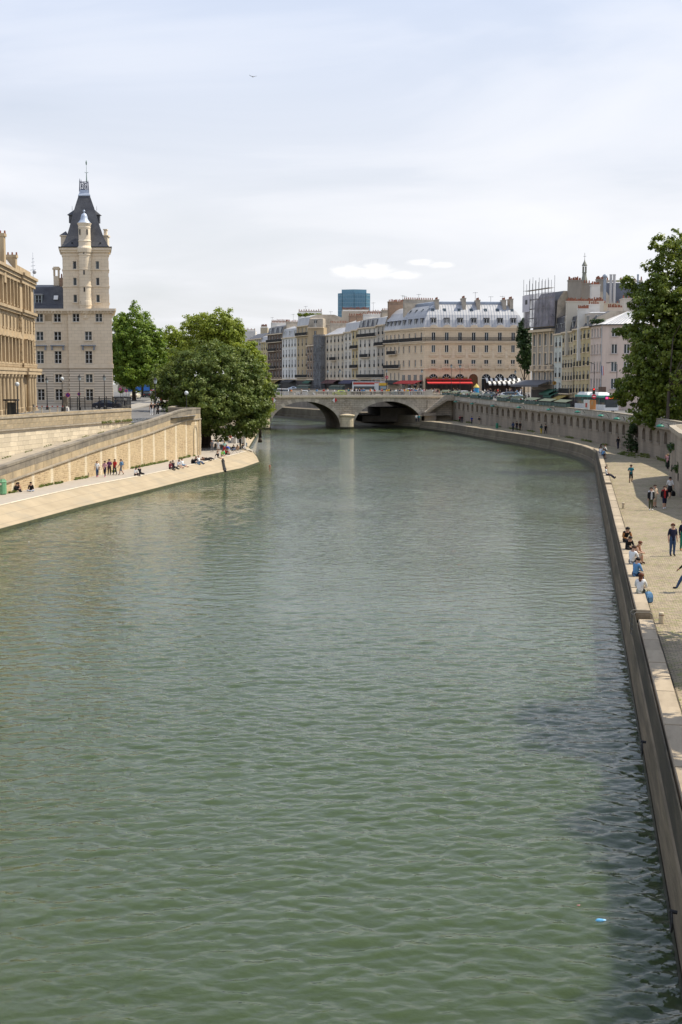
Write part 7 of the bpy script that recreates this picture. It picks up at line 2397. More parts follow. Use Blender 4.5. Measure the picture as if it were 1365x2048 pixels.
def person(label, loc, face, kind='stand', shirt=WHT, pants=DENIM, shoes=BLK, sleeve='short', legs='long', hair='b', long=False, skin=0, h=1.0, group=None, jacket=None, hat=None, extra=None):
    """face: heading in degrees, 0 = towards the camera (-Y), 90 = towards +X"""
    key = (kind, shirt, pants, shoes, sleeve, legs, skin, jacket)
    if key not in VAR:
        sk = SKIN[skin]
        sh = cl(shirt); jk = cl(jacket) if jacket else sh
        ms = [sk, sh, (jk if sleeve != 'none' else sk), (jk if sleeve == 'long' else sk), cl(pants), (cl(pants) if legs == 'long' else sk), cl(shoes), EYE]
        VAR[key] = body_mesh(kind)[0].mesh('body', ms, True)
    t_ = thing('person', label, 'person', tuple(loc), R(face), group)
    t_.scale = (h, h, h)
    put('body', VAR[key], t_)
    hk = ('hair', kind, long)
    hb = VAR.get((hk, hair))
    if hb is None:
        hb = hair_mb(kind, long).mesh('hair', cl(HAIRS[hair], .6), True); VAR[(hk, hair)] = hb
    put('hair', hb, t_)
    b0, hc, up, fw, sd = body_mesh(kind)
    if hat:
        b = MB(); b.lathe([(.15, .05), (.152, .06), (.105, .065), (.10, .14), (.02, .16)], tuple(hc), 12); b.build('hat', cl(hat), t_)
    if extra == 'sunglasses':
        b = MB()
        for s in (-1, 1):
            b.ball(hc + sd * (.034 * s) + fw * .105 + up * .03, .026, 0, 8, 1, .4, .8)
        b.tube(hc + sd * .09 + up * .03, hc + fw * .11 + sd * .05 + up * .03, .005, .005, 4); b.tube(hc - sd * .09 + up * .03, hc + fw * .11 - sd * .05 + up * .03, .005, .005, 4)
        b.build('sunglasses', IRON, t_)
    if extra == 'open_jacket' and jacket:
        b = MB()
        for s in (-1, 1):
            b.loft([[(s * .06, -.155, 1.40), (s * .19, -.06, 1.42), (s * .19, .10, 1.40), (s * .10, .13, 1.40)], [(s * .09, -.17, 1.1), (s * .20, -.06, 1.1), (s * .2, .11, 1.1), (s * .1, .14, 1.1)], [(s * .11, -.16, .84), (s * .21, -.05, .84), (s * .2, .12, .84), (s * .1, .14, .84)]])
        b.build('jacket', cl(jacket), t_)
    if extra == 'skirt':
        b = MB(); b.lathe([(.135, 1.02), (.17, .9), (.235, .58), (.22, .58)], (0, 0, 0), 14); b.build('skirt', cl(pants), t_, smooth=True)
    if extra == 'dress':
        b = MB(); b.lathe([(.14, 1.12), (.16, .95), (.25, .5), (.235, .5)], (0, 0, 0), 14); b.build('skirt', cl(shirt), t_, smooth=True)
    return t_

def bag(label, loc, c, s=1.0, rz=0, name='backpack'):
    t_ = thing(name, label, 'bag', tuple(loc), rz)
    b = MB()
    b.loft([[(x * .15 * k * s, y * .10 * k * s, z * s) for x, y in ((-1, -1), (1, -1), (1.1, 0), (1, 1), (-1, 1), (-1.1, 0))] for z, k in ((0, .8), (.06, 1.0), (.25, 1.0), (.36, .8), (.42, .4))])
    b.build('body', cl(c), t_)
    b = MB(); b.box(-.1 * s, .1 * s, -.15 * s, -.09 * s, .04 * s, .22 * s); b.build('pocket', cl(tuple(v_ * .7 for v_ in c)), t_)
    b = MB(); b.path([(-.06 * s, .02, .40 * s), (-.04 * s, .02, .48 * s), (.04 * s, .02, .48 * s), (.06 * s, .02, .40 * s)], .012, 5); b.build('handle', cl(BLK), t_)

Q = lambda x, y: G(x, y, QZ)
# --- right quay, standing and walking
person('man in dark t-shirt, jeans and sunglasses standing on the cobbles', Q(1345, 1112), 8, 'stand', NAVY, DENIM, BLK, hair='r', extra='sunglasses', h=1.04)
person('person in dark blue top and green trousers cut by the right edge', Q(1366, 1101), 10, 'stand2', NAVY, GRN, TANC, sleeve='long', long=True, h=1.0)
person('person in dark jacket and jeans striding in from the right edge, nearest walker', Q(1373, 1184), 262, 'stride', BLK, DENIM, BLK, sleeve='long', h=1.04)
person('woman in open dark jacket, white top and olive trousers on the quay', Q(1302, 1021), 5, 'stand', WHT, OLIVE, WHT, sleeve='long', jacket=BLK, long=True, hair='n', extra='open_jacket')
person('woman in pale sleeveless top and shorts half hidden behind the white top woman', Q(1309.5, 1015), 30, 'stand2', BEIGE, BEIGE, BRN, sleeve='none', legs='short', hair='n')
person('woman in red top, dark cardigan and cropped trousers on the quay', Q(1329, 1018), 355, 'walk2', RED, NAVY, WHT, sleeve='long', jacket=BLK, legs='short', hair='n', long=True, extra='open_jacket')
person('woman in white t-shirt and dark skirt walking away beside the retaining wall', Q(1340, 996), 185, 'walk2', WHT, BLK, BEIGE, legs='short', hair='b', extra='skirt')
bag('small black bag beside the walking woman in the dark skirt', Q(1347, 992), BLK, 1.0, 0.3, 'handbag')
person('woman in pink shirt holding a camera to her face by the green bin', Q(1335.5, 940), 290, 'photo', PINKC, BLK, BEIGE, hair='l', sleeve='long')
person('jogger in bright blue shirt and black shorts in the middle of the quay', Q(1262, 966), 0, 'jog', TEAL, BLK, BLK, legs='short', skin=1)
person('man in black walking away along the far bend of the quay', Q(1236.5, 898), 180, 'walk2', BLK, NAVY, BLK, sleeve='long')
person('woman in dark clothes walking away beside the man in black at the bend', Q(1241.5, 895), 185, 'walk', BLK, GREY, BLK, sleeve='long', long=True)
person('dark figure slumped on the ground against the niche wall near the shrub', Q(1263, 903), 300, 'floor', BLK, BLK, BLK, sleeve='long', hair='b', h=1.05)
# --- seated along the kerb (kerb top is 0.4 m above the paving)
def on_kerb(label, px, py, face, kind='kerb', **kw):
    q = G(px, py, QZ + 0.41)
    e = edge_x(q.y, EDGE) + 0.56
    return person(label, (e + kw.pop('dx', 0.05), q.y, QZ), face, kind, **kw)
on_kerb('woman in white t-shirt and pale shorts seated on the kerb, nearest of the seated row', 1276, 1187, 150, 'kerb', shirt=WHT, pants=(.42, .45, .38), shoes=BEIGE, hair='r', long=True, legs='short')
bag('blue backpack lying beside the nearest seated woman', G(1297, 1205, QZ), LBLUE, 1.15, 0.5)
on_kerb('man in light denim shirt and jeans seated on the kerb behind the nearest woman', 1270, 1152, 118, 'kerb', shirt=(.12, .27, .48), pants=DENIM, shoes=GREY, hair='b', sleeve='long')
on_kerb('man in white t-shirt and grey shorts seated with his back to the camera', 1264, 1128, 130, 'kerb', shirt=WHT, pants=GREY, shoes=NAVY, hair='n', legs='short', h=1.04)
on_kerb('tanned person seated beyond the white t-shirt man, eating', 1272, 1112, 60, 'kerb_fwd', shirt=TANC, pants=BEIGE, shoes=BRN, hair='r', legs='short', sleeve='none', dx=0.3)
on_kerb('woman in black seated low on the kerb before the man in the tan jacket', 1250, 1098, 20, 'kerb_fwd', shirt=BLK, pants=BLK, shoes=BLK, hair='b', sleeve='long', long=True, h=.94)
on_kerb('man in tan jacket and dark cap hunched on the kerb facing the camera', 1249, 1083, 12, 'kerb_fwd', shirt=BLK, jacket=TANC, pants=BLK, shoes=BLK, hair='b', sleeve='long', h=1.05)
on_kerb('man in white shirt seated on the kerb with jeans stretched out before him', 1208, 951, 75, 'kerb_out', shirt=WHT, pants=NAVY, shoes=BLK, hair='n')
on_kerb('man in white shirt seated at the bend of the quay wall', 1193, 907, 140, 'kerb', shirt=WHT, pants=DENIM, hair='b')
on_kerb('dark haired woman seated between the men at the bend', 1199, 902, 100, 'kerb', shirt=BLK, pants=DENIM, hair='b', long=True)
on_kerb('person in blue shirt and brown shorts seated nearest at the bend', 1202, 911, 110, 'kerb_fwd', shirt=LBLUE, pants=BRN, legs='short', hair='n', dx=0.2)
person('person in white shirt sitting on the paving beside the group at the bend', Q(1213.5, 903), 250, 'floor', WHT, BLK, BEIGE, hair='r')
# --- far lower quay
FARL = [('woman in teal top first of three near the bridge stairs', 876.5, 840, TEAL, NAVY, 200), ('man in green shirt among the three near the bridge stairs', 882, 840, GRN, GRN, 190), ('person in grey nearest the wall in the trio by the bridge', 887.5, 839, GREY, BEIGE, 185),
        ('person in pink and black walking left of a dark companion below the stalls', 920, 846, MAROON, BLK, 10), ('dark clothed companion of the pink walker below the stalls', 924.5, 846, BLK, NAVY, 0), ('lone walker in bright blue below the bookstalls', 944, 849, (.02, .06, .32), NAVY, 20),
        ('man in black top and khaki shorts walking under the niches', 959, 849, BLK, BEIGE, 170), ('woman in dark violet beside the man in khaki shorts', 965.5, 849, (.05, .03, .09), BEIGE, 175), ('man in blue jacket left of three dark walkers', 1026.5, 862, (.03, .06, .14), NAVY, 185),
        ('middle of three dark walkers below the niches', 1034, 861, BLK, NAVY, 180), ('right one of three dark walkers below the niches', 1040.6, 861.5, BLK, BRN, 175), ('person in dark top and bright yellow trousers by the wall', 1083, 868, (.05, .08, .09), YELC, 180),
        ('dark companion of the person in yellow trousers', 1091.6, 868, BLK, BLK, 190), ('person in white standing under the right bridge arch', 833, 844, WHT, NAVY, 0), ('person in teal standing under the right bridge arch', 838, 844, TEAL, NAVY, 20)]
for k, (lb, x, y, s, p_, f) in enumerate(FARL):
    person(lb, Q(x, y), f, ('walk', 'stand', 'walk2')[k % 3], s, p_, BLK, hair='bnb'[k % 3], sleeve=('long', 'short')[k % 2], long=(k % 3 == 2))
# --- left quay
LQ = lambda x, y: G(x, y, LZ)
person('woman in white top and jeans, leftmost of five walkers on the left quay', LQ(195, 954), 20, 'walk2', WHT, DENIM, (.6, .05, .2), hair='l', long=True)
person('woman in pink and white top second of five walkers on the left quay', LQ(210.5, 954), 350, 'walk', (.55, .30, .34), NAVY, (.7, .05, .3), hair='n', long=True)
person('person in purple sweater in the middle of five walkers on the left quay', LQ(219.5, 950), 10, 'stand2', PURP, BLK, BLK, sleeve='long', hair='b')
person('man in red shirt and jeans among five walkers on the left quay', LQ(230.5, 950), 340, 'walk2', RED, NAVY, BLK, hair='n', skin=1)
man = person('man in blue shirt and grey shorts, rightmost of five walkers on the left quay', LQ(243, 950), 300, 'walk', LBLUE, GREY, BRN, hair='n', legs='short')
bag('grey rucksack on the back of the rightmost left quay walker', LQ(245.5, 949) + Vector((0, 0, 1.0)), GREY, 1.1, R(300), 'rucksack')
person('person in black sitting on the left quay beside the bin', LQ(31, 984), 70, 'floor', BLK, BLK, BLK, hair='b', sleeve='long')
person('bare chested man sitting with the person in black by the bin', LQ(41, 983), 320, 'floor', (.40, .22, .13), NAVY, BLK, sleeve='none', hair='b', skin=1)
person('man in black t-shirt sitting cross-legged apart from the pair by the bin', LQ(63, 983), 0, 'cross', BLK, (.45, .5, .58), WHT, hair='b')
def on_edge(label, px, py, kind='edge', face=52, **kw):
    return person(label, LQ(px, py) + Vector((0, 0, 0.03)), face, kind, **kw)
on_edge('woman in white top and black trousers on the embankment edge, leftmost pair', 271, 951.5, 'edge2', shirt=WHT, pants=BLK, shoes=WHT, hair='b', long=True)
on_edge('man in black leaning beside the woman in white on the embankment edge', 281, 949, 'edge', shirt=BLK, pants=BLK, hair='b', sleeve='long')
on_edge('person in red and black sitting on the embankment edge with folded arms', 340, 938.5, 'edge2', shirt=MAROON, pants=BLK, hair='n', sleeve='long', long=True)
on_edge('dark companion leaning behind the person in red on the embankment', 348, 936.5, 'edge', shirt=BLK, pants=BLK, hair='b', sleeve='long', skin=1)
on_edge('woman in pale blue sitting on the embankment, left of the white shirt pair', 357, 934.5, 'edge2', shirt=(.55, .6, .7), pants=BEIGE, hair='n', legs='short')
on_edge('man in white shirt and blue shorts with bare legs on the embankment', 366, 932.5, 'edge', shirt=WHT, pants=LBLUE, hair='n', legs='short')
on_edge('long haired woman in black and jeans on the embankment edge', 391, 927.5, 'edge2', shirt=BLK, pants=(.05, .13, .22), hair='r', long=True)
on_edge('person in white t-shirt and jeans next to the long haired woman', 399, 926, 'edge', shirt=WHT, pants=DENIM, hair='n')
person('sunbather in dark clothes lying along the embankment edge', LQ(410, 922) + Vector((0, 0, .03)), 95, 'lie', BRN, BLK, BRN, hair='l', skin=1)
person('second sunbather lying behind the dark one on the embankment', LQ(416, 919.5) + Vector((0, 0, .03)), 100, 'lie', BLK, BLK, BEIGE, hair='n', skin=0)
on_edge('reclining person in black shirt with bare legs near the tip of the embankment', 437, 916.5, 'edge', shirt=BLK, pants=BEIGE, hair='b', legs='short')
on_edge('person in lime green top sitting behind the reclining figure at the tip', 444, 913, 'edge2', shirt=(.22, .42, .08), pants=BEIGE, hair='n', legs='short')
person('man with blue backpack walking under the dark tree', LQ(424.5, 904), 175, 'walk2', GREY, GREY, BLK, hair='n')
person('woman in white dress walking under the dark tree', LQ(437, 904.5), 185, 'walk2', WHT, BEIGE, BRN, hair='l', long=True, legs='short', extra='dress')
person('man in royal blue shirt and white shorts bending at the tip of the quay', LQ(459, 909.5), 250, 'bend', (.03, .09, .40), WHT, BLK, legs='short', hair='b')
person('woman in mint top standing among the group at the tip', LQ(449.5, 906), 200, 'stand2', (.35, .55, .48), RED, BLK, hair='l', long=True)
person('person in red and black crouched on the ground in the tip group', LQ(452.5, 909.5), 40, 'floor', RED, BLK, BLK, hair='b', sleeve='long')
person('person in black shirt seated far back at the tip of the quay', LQ(467, 901), 20, 'floor', BLK, LBLUE, BEIGE, hair='b')
person('tanned person seated with bare legs at the tip edge', LQ(477, 901), 330, 'floor', TANC, BEIGE, BEIGE, hair='n', legs='short', skin=1)
person('person in black sitting on the very tip in white trousers', LQ(484, 899), 60, 'floor', BLK, WHT, BLK, hair='b', sleeve='long', h=1.1)
person('dark figure standing behind the seated group at the very tip', LQ(481, 897), 70, 'stand', BLK, BLK, BLK, hair='b', sleeve='long')
bag('bright green cooler bag in the middle of the tip group', LQ(447.5, 910), (.03, .42, .18), 1.3, 0, 'cooler_bag')
bag('black bag beside the long haired woman on the embankment', LQ(386, 927), BLK, 1.3, 0.2, 'shoulder_bag')
# --- island street
SL = lambda x, d: Vector((HX(x, d), d, zl(d)))
person('woman in black top and white trousers, left of three talking on the island street', SL(302.5, 176), 20, 'stand2', BLK, WHT, WHT, hair='l', sleeve='none', long=True)
person('person in black and light trousers, middle of three talking on the island street', SL(309, 176.5), 200, 'stand', BLK, (.55, .53, .5), WHT, hair='b', sleeve='long')
person('man in black, right of three talking on the island street', SL(316, 177), 300, 'stand', BLK, BLK, WHT, hair='b', sleeve='long')
for k, (x, d, s) in enumerate(((325, 200, BLK), (334, 205, NAVY), (339, 208, BLK), (232, 214, LBLUE), (322, 240, RED), (312, 255, WHT), (250, 230, WHT))):
    person(('dark figure at the parapet under the olive tree canopy, leftmost', 'navy figure at the parapet under the olive tree canopy', 'dark figure at the parapet deepest under the olive tree', 'guard in pale blue shirt by the tower fence', 'passer-by in red on the island pavement', 'passer-by in white far down the island street', 'passer-by in white at the tower corner')[k], SL(x, d), 40 * k, 'stand', s, NAVY, BLK, hair='b')
# --- crowd on the bridge and on the right street
CR = [(WHT, DENIM), (BLK, NAVY), (RED, NAVY), (LBLUE, BEIGE), (PINKC, DENIM), (YELC, NAVY), (GREY, BLK), (TEAL, BLK), (BEIGE, BRN), (NAVY, GREY), (ORNG, DENIM), (WHT, BLK)]
BN = {0: 'white', 1: 'black', 2: 'red', 3: 'light blue', 4: 'pink', 5: 'yellow', 6: 'grey', 7: 'teal', 8: 'beige', 9: 'navy', 10: 'orange', 11: 'white'}
random.seed(21)
ORD = ['first', 'second', 'third', 'fourth', 'fifth', 'sixth', 'seventh', 'eighth', 'ninth', 'tenth', 'eleventh', 'twelfth', 'thirteenth', 'fourteenth', 'fifteenth', 'sixteenth', 'seventeenth', 'eighteenth', 'nineteenth', 'twentieth'] + ['twenty-' + w for w in ('first', 'second', 'third', 'fourth', 'fifth', 'sixth', 'seventh', 'eighth', 'ninth')]
def crowd(spots, tail, grp):
    cnt = {}
    for k, (q, c) in enumerate(sorted(spots, key=lambda e: e[0][0] / e[0][1])):
        nm = BN[c]
        i = cnt[nm] = cnt.get(nm, 0) + 1
        person('%s pedestrian in %s from the left %s' % (ORD[i - 1], nm, tail), q, random.uniform(0, 360), ('stand', 'walk', 'walk2')[k % 3], CR[c][0], CR[c][1], BLK, hair='bnl'[k % 3], long=(k % 4 == 0), skin=(0, 1, 2, 0)[k % 4], h=random.uniform(.94, 1.06), group=grp)
spots = []
for k in range(64):
    x = random.uniform(-0.5, 19.0) if k < 54 else random.uniform(-17, -1)
    y = random.choice((1.0, 1.8, 2.6, 3.4)) + random.uniform(-.3, .3)
    spots.append((tuple(b2w(x, y, 8.26)), k % 12))
crowd(spots, 'above the bridge balustrade', 'pedestrians on the bridge')
spots = []
for k in range(76):
    d = random.uniform(300, 348) if k < 54 else random.uniform(250, 345)
    xw = street_edge(d)
    x = xw + (random.uniform(.8, 3.6) if k % 3 else random.uniform(6.5, 17))
    if x > (HX(1062, d) if d < 300 else 44):
        x = xw + random.uniform(.8, 3.4)
    spots.append(((x, d, zr(d) if x < xw + 4 else zr(d) - .12), (k * 5) % 12))
crowd(spots, 'on the street behind the bookstalls', 'pedestrians on the right bank street')
spots = []
for k in range(66):
    d = random.uniform(334, 351)
    spots.append(((random.uniform(HX(800, d), HX(1050, d)), d, zr(d) - .118), (1, 9, 6, 1, 0, 9, 2, 1, 8, 3, 1, 6)[k % 12]))
crowd(spots, 'before the cafe terraces of the hotel', 'pedestrians before the cafe terraces')
random.seed(5)

# =================================================================== STREET FURNITURE, STALLS, VEHICLES
# ---- bookstalls on the parapet, seen from the river side
def niche_at(s):                            # point and direction at arc length s (from the far end)
    acc = 0.0
    for a, c in zip(NICHE[:-1], NICHE[1:]):
        a, c = Vector(a), Vector(c)
        L = (c - a).length
        if acc + L >= s:
            return a + (c - a) * ((s - acc) / L), (c - a).normalized()
        acc += L
    return Vector(NICHE[-1]), (Vector(NICHE[-1]) - Vector(NICHE[-2])).normalized()
STL = ['bookstall nearest the bridge landing', 'second bookstall from the bridge', 'third bookstall from the bridge', 'fourth bookstall from the bridge', 'fifth bookstall from the bridge, before the gap', 'sixth bookstall, just after the gap in the row', 'seventh bookstall from the bridge with slatted lid', 'eighth bookstall from the bridge', 'ninth bookstall from the bridge', 'last bookstall of the row, beside the poster stand']
def stall(label, q, rz, L=8.0, slats=False, group='green bookstalls on the quay parapet', z=0.0):
    t_ = thing('bookstall', 'dark green ' + label, 'stall', (q[0], q[1], z), rz, group)
    n = 4
    for k in range(n):
        x0, x1 = -L / 2 + L * k / n + .04, -L / 2 + L * (k + 1) / n - .04
        b = MB(); b.box(x0, x1, -.35, .35, 0.02, .62); b.box(x0 + .1, x1 - .1, -.37, -.35, .08, .54, 1)
        b.build('box', [GREENBOX, mat('bookstall_panel', (.07, .12, .105), (.05, .085, .08), scale=1.5, rough=.55)], t_)
        b = MB()
        b.hexa([(x0 - .03, -.48, .78), (x1 + .03, -.48, .78), (x1 + .03, .75, 1.18), (x0 - .03, .75, 1.18)], [(x0 - .03, -.48, .83), (x1 + .03, -.48, .83), (x1 + .03, .75, 1.24), (x0 - .03, .75, 1.24)])
        if slats:
            for j in range(5):
                xx = x0 + (x1 - x0) * (j + .5) / 5
                b.hexa([(xx - .06, -.48, .84), (xx + .06, -.48, .84), (xx + .06, .75, 1.25), (xx - .06, .75, 1.25)], [(xx - .06, -.48, .88), (xx + .06, -.48, .88), (xx + .06, .75, 1.29), (xx - .06, .75, 1.29)])
        b.build('lid', GREENLID, t_)
    for x in (-L / 2 + .1, L / 2 - .1):
        b = MB(); b.box(x - .04, x + .04, -.3, -.22, .6, .82); b.box(x - .04, x + .04, .2, .28, .6, 1.05); b.build('strut', IRON, t_)
s = 22.0
for k in range(10):
    q, d = niche_at(s + 4.0)
    rz = math.atan2(d.y, d.x)
    if math.cos(rz) * 0 - 1 < 5:            # local -y must face the river (left)
        nrm = Vector((math.sin(rz), -math.cos(rz)))
        if nrm.x > 0:
            rz += math.pi
    stall(STL[k], (q.x + .12, q.y), rz, 8.0, k == 6, z=zr(q.y) + 1.0)
    s += 10.4 if k != 4 else 13.5
for k in range(5):
    q = Vector(UP2[1]).lerp(Vector(UP2[3]), .12 + .17 * k)
    stall(('far bookstall across the water behind the white cars', 'second far bookstall behind the bridge balustrade', 'third far bookstall behind the bridge balustrade', 'fourth far bookstall near the left houses', 'farthest bookstall at the left of the quay houses')[k], (q.x + .5, q.y), math.atan2(-(131.), 49.) + 0.0, 12.0, False, 'bookstalls on the far quay', 9.2)

# ---- green domed lamps on the niche wall
lampm = mat('lamp_dome_green', (.03, .20, .14), (.02, .14, .10), scale=2, rough=.4)
def wall_lamp(label, px, py, d):
    q = V(px, py, d)
    xw = edge_x(d, NICHE)
    t_ = thing('quay_lamp', label, 'lamp', (xw, d, q.z), 0, 'green domed lamps along the quay wall')
    b = MB(); b.lathe([(.03, .26), (.25, .22), (.45, .1), (.52, 0), (.5, -.04), (.2, -.05)], (-1.25, 0, 0), 14); b.build('dome', lampm, t_, smooth=True)
    b = MB(); b.lathe([(.02, -.16), (.2, -.12), (.24, -.04)], (-1.25, 0, 0), 10); b.build('lens', plain((.7, .72, .68), .3), t_)
    b = MB(); b.path([(0, 0, -.3), (-.4, 0, .35), (-.9, 0, .45), (-1.25, 0, .26)], .035, 6); b.build('arm', IRON, t_)
LP = [(879, 798), (915, 804), (955, 808), (1000, 812.5), (1053, 815.5), (1115, 820), (1185, 824.5), (1237, 832), (1270, 838), (1311, 845), (1351, 853)]
ds_ = [322, 302, 286, 268, 248, 227, 207, 191, 180, 167, 152]
LN = ['nearest the bridge stairs', 'second from the bridge', 'third from the bridge', 'fourth from the bridge', 'fifth from the bridge', 'below the poster stand gap', 'under the bus', 'left of the tree trunk', 'just left of the shrub', 'right of the tree trunk', 'at the right edge over the retaining wall']
for (x, y), d, lb in zip(LP, ds_, LN):
    wall_lamp('green domed wall lamp on the niche wall, ' + lb, x, y, d)

# ---- quay details on the right
def bollard(label, x, y, h=.45, r=.11, zb=QZ, name='stone_bollard'):
    q = G(x, y, zb)
    t_ = thing(name, label, 'bollard', tuple(q))
    b = MB(); b.lathe([(r * 1.04, -.02), (r, .03), (r * .98, h * .93), (r * .8, h), (.01, h)], (0, 0, 0), 14); b.build('post', STONE_PIER, t_)
    b = MB(); b.lathe([(r * 1.015, h * .72), (r * 1.03, h * .74), (r * 1.03, h * .78), (r * 1.015, h * .8)], (0, 0, 0), 14); b.build('collar', BRICKC, t_)
bollard('short round stone bollard by the ladder rail, nearest to the camera', 1323, 1247)
bollard('stone bollard behind the seated man in white', 1276, 1107)
bollard('small stone bollard between the seated row and the jogger', 1247, 1017)
bollard('far stone bollard beside the man with stretched legs', 1214.5, 936)
bollard('low dark iron bollard on the far quay near the yellow trousers', 1069, 868.5, .35, .12)
bollard('low dark iron bollard on the far quay left of the bend', 1118, 874.5, .35, .12)
bollard('low dark iron bollard on the far quay at the bend', 1170, 882, .35, .12)
hr = thing('ladder_rail', 'bent metal handrail of the river ladder in the kerb gap', 'railing', (edge_x(51.2, EDGE) + .48, 51.2, QZ))
for yy in (-.28, .28):
    b = MB(); b.path([(-.36, yy, -.5), (-.36, yy, .34), (-.28, yy, .42), (.26, yy, .42), (.36, yy, .34), (.36, yy, 0)], .022, 8); b.build('rail', plain((.28, .25, .2), .4, .6), hr)
for k in range(5):
    b = MB(); b.tube((-.36, -.28, -.5 + .2 * k), (-.36, .28, -.5 + .2 * k), .018, .018, 6); b.build('rung', IRON, hr)
def bin_(label, q, c=(.05, .22, .12), h=.9, w=.32):
    t_ = thing('litter_bin', label, 'bin', tuple(q))
    b = MB(); b.lathe([(w * .8, 0), (w, .1), (w, h * .85), (w * 1.06, h * .88), (w * .9, h)], (0, 0, 0), 12); b.build('body', cl(c, .5), t_)
    b = MB(); b.lathe([(w * .92, h), (w * .7, h * 1.08), (.02, h * 1.1)], (0, 0, 0), 12); b.build('lid', cl(tuple(v_ * .6 for v_ in c), .5), t_)
bin_('dark green bin beside the woman with the camera', G(1340, 934, QZ), (.015, .06, .03), 1.2, .5)
bin_('pale green litter bin at the far left edge of the quay', G(3, 989, LZ), (.16, .36, .20), 1.3, .5)
bin_('slim green bin against the niche wall on the far quay', G(1207, 885, QZ), (.06, .25, .18), 1.1, .3)
bin_('small green litter bag holder under the niches', G(994.5, 857, QZ), (.05, .22, .14), 1.0, .28)
bk = thing('poster_stand', 'white and orange poster stand at the end of the bookstalls', 'poster', (edge_x(205, NICHE) + .2, 205, zr(205) + 1.0), R(-72))
for k, c in enumerate(((.72, .70, .66), (.60, .24, .06))):
    b = MB(); b.box(-1.9 + 2 * k, -.1 + 2 * k, -.04, .04, 0, 1.5); b.build('panel', plain(c), bk)
b = MB(); b.box(-1.3, -.7, -.06, -.04, .3, 1.0); b.build('printed_figure', plain((.5, .08, .06)), bk)
b = MB(); b.ball((.9, -.05, 1.0), .3, 0, 10, 1, .12, 1.2); b.build('printed_face', plain((.5, .32, .16)), bk)

# ---- cars
GLC = mat('car_glass', (.03, .04, .045), (.05, .06, .065), scale=1, rough=.06, spec=.6)
TYRE = plain((.012, .012, .013), .8)
def car_meshes(kind):
    # stations: y, belt z, roof z, half width belt, half width roof
    if kind == 'van':
        st = [(-2.4, .70, .72, .70, .6), (-2.3, .85, .95, .86, .8), (-1.5, 1.05, 1.1, .92, .84), (-.9, 1.1, 1.78, .93, .76), (1.9, 1.1, 1.86, .93, .78), (2.35, 1.0, 1.7, .90, .74), (2.42, .7, .75, .85, .7)]
    elif kind == 'hatch':
        st = [(-2.0, .62, .64, .66, .5), (-1.92, .78, .84, .82, .7), (-1.0, .90, .96, .86, .74), (-.35, .94, 1.42, .87, .62), (1.0, .96, 1.50, .87, .64), (1.75, .95, 1.30, .85, .62), (2.0, .80, .84, .80, .66)]
    else:
        st = [(-2.3, .60, .62, .68, .5), (-2.2, .74, .80, .84, .7), (-1.1, .88, .94, .88, .74), (-.35, .92, 1.38, .89, .62), (.75, .94, 1.44, .89, .63), (1.5, .93, 1.06, .88, .7), (2.15, .88, .93, .85, .7), (2.3, .66, .7, .78, .6)]
    body, gl = MB(), MB()
    for i in range(len(st)):
        pass
    def sec(s_):
        y, zb, zt, wb, wt = s_
        return [(-wb * .93, y, .22), (-wb, y, .45), (-wb, y, zb), (-wt, y, zt), (wt, y, zt), (wb, y, zb), (wb, y, .45), (wb * .93, y, .22)]
    body.loft([sec(s_) for s_ in st])
    for i in range(len(st) - 1):
        a, c = st[i], st[i + 1]
        ha, hc_ = a[2] - a[1], c[2] - c[1]
        def P_(s_, f, sg, o=.012):
            y, zb, zt, wb, wt = s_
            return (sg * (lerp(wb, wt, f) + o), y, lerp(zb, zt, f))
        if ha > .3 and hc_ > .3:
            for sg in (-1, 1):
                gl.quad(P_(a, .12, sg), P_(c, .12, sg), P_(c, .82, sg), P_(a, .82, sg))
        elif (ha > .3) != (hc_ > .3):
            lo_, hi_ = (a, c) if hc_ > ha else (c, a)
            sy = -.015 if lo_[0] < hi_[0] else .015
            f0, f1 = .12, .9
            m0 = [lerp(lo_[j], hi_[j], f0) for j in range(5)]; m1 = [lerp(lo_[j], hi_[j], f1) for j in range(5)]
            gl.quad((-m0[4] * .94, m0[0] + sy, m0[2] + .012), (m0[4] * .94, m0[0] + sy, m0[2] + .012), (m1[4] * .92, m1[0] + sy, m1[2] + .012), (-m1[4] * .92, m1[0] + sy, m1[2] + .012))
    wheel = MB(); wheel.tube((-.1, 0, 0), (.1, 0, 0), .31, .31, 14)
    rim = MB(); rim.tube((-.11, 0, 0), (.11, 0, 0), .19, .19, 10)
    L0_, L1_ = st[0][0], st[-1][0]
    return body, gl, wheel.mesh('wheel', TYRE), rim.mesh('rim', ZINC), L0_, L1_
CARC = {}
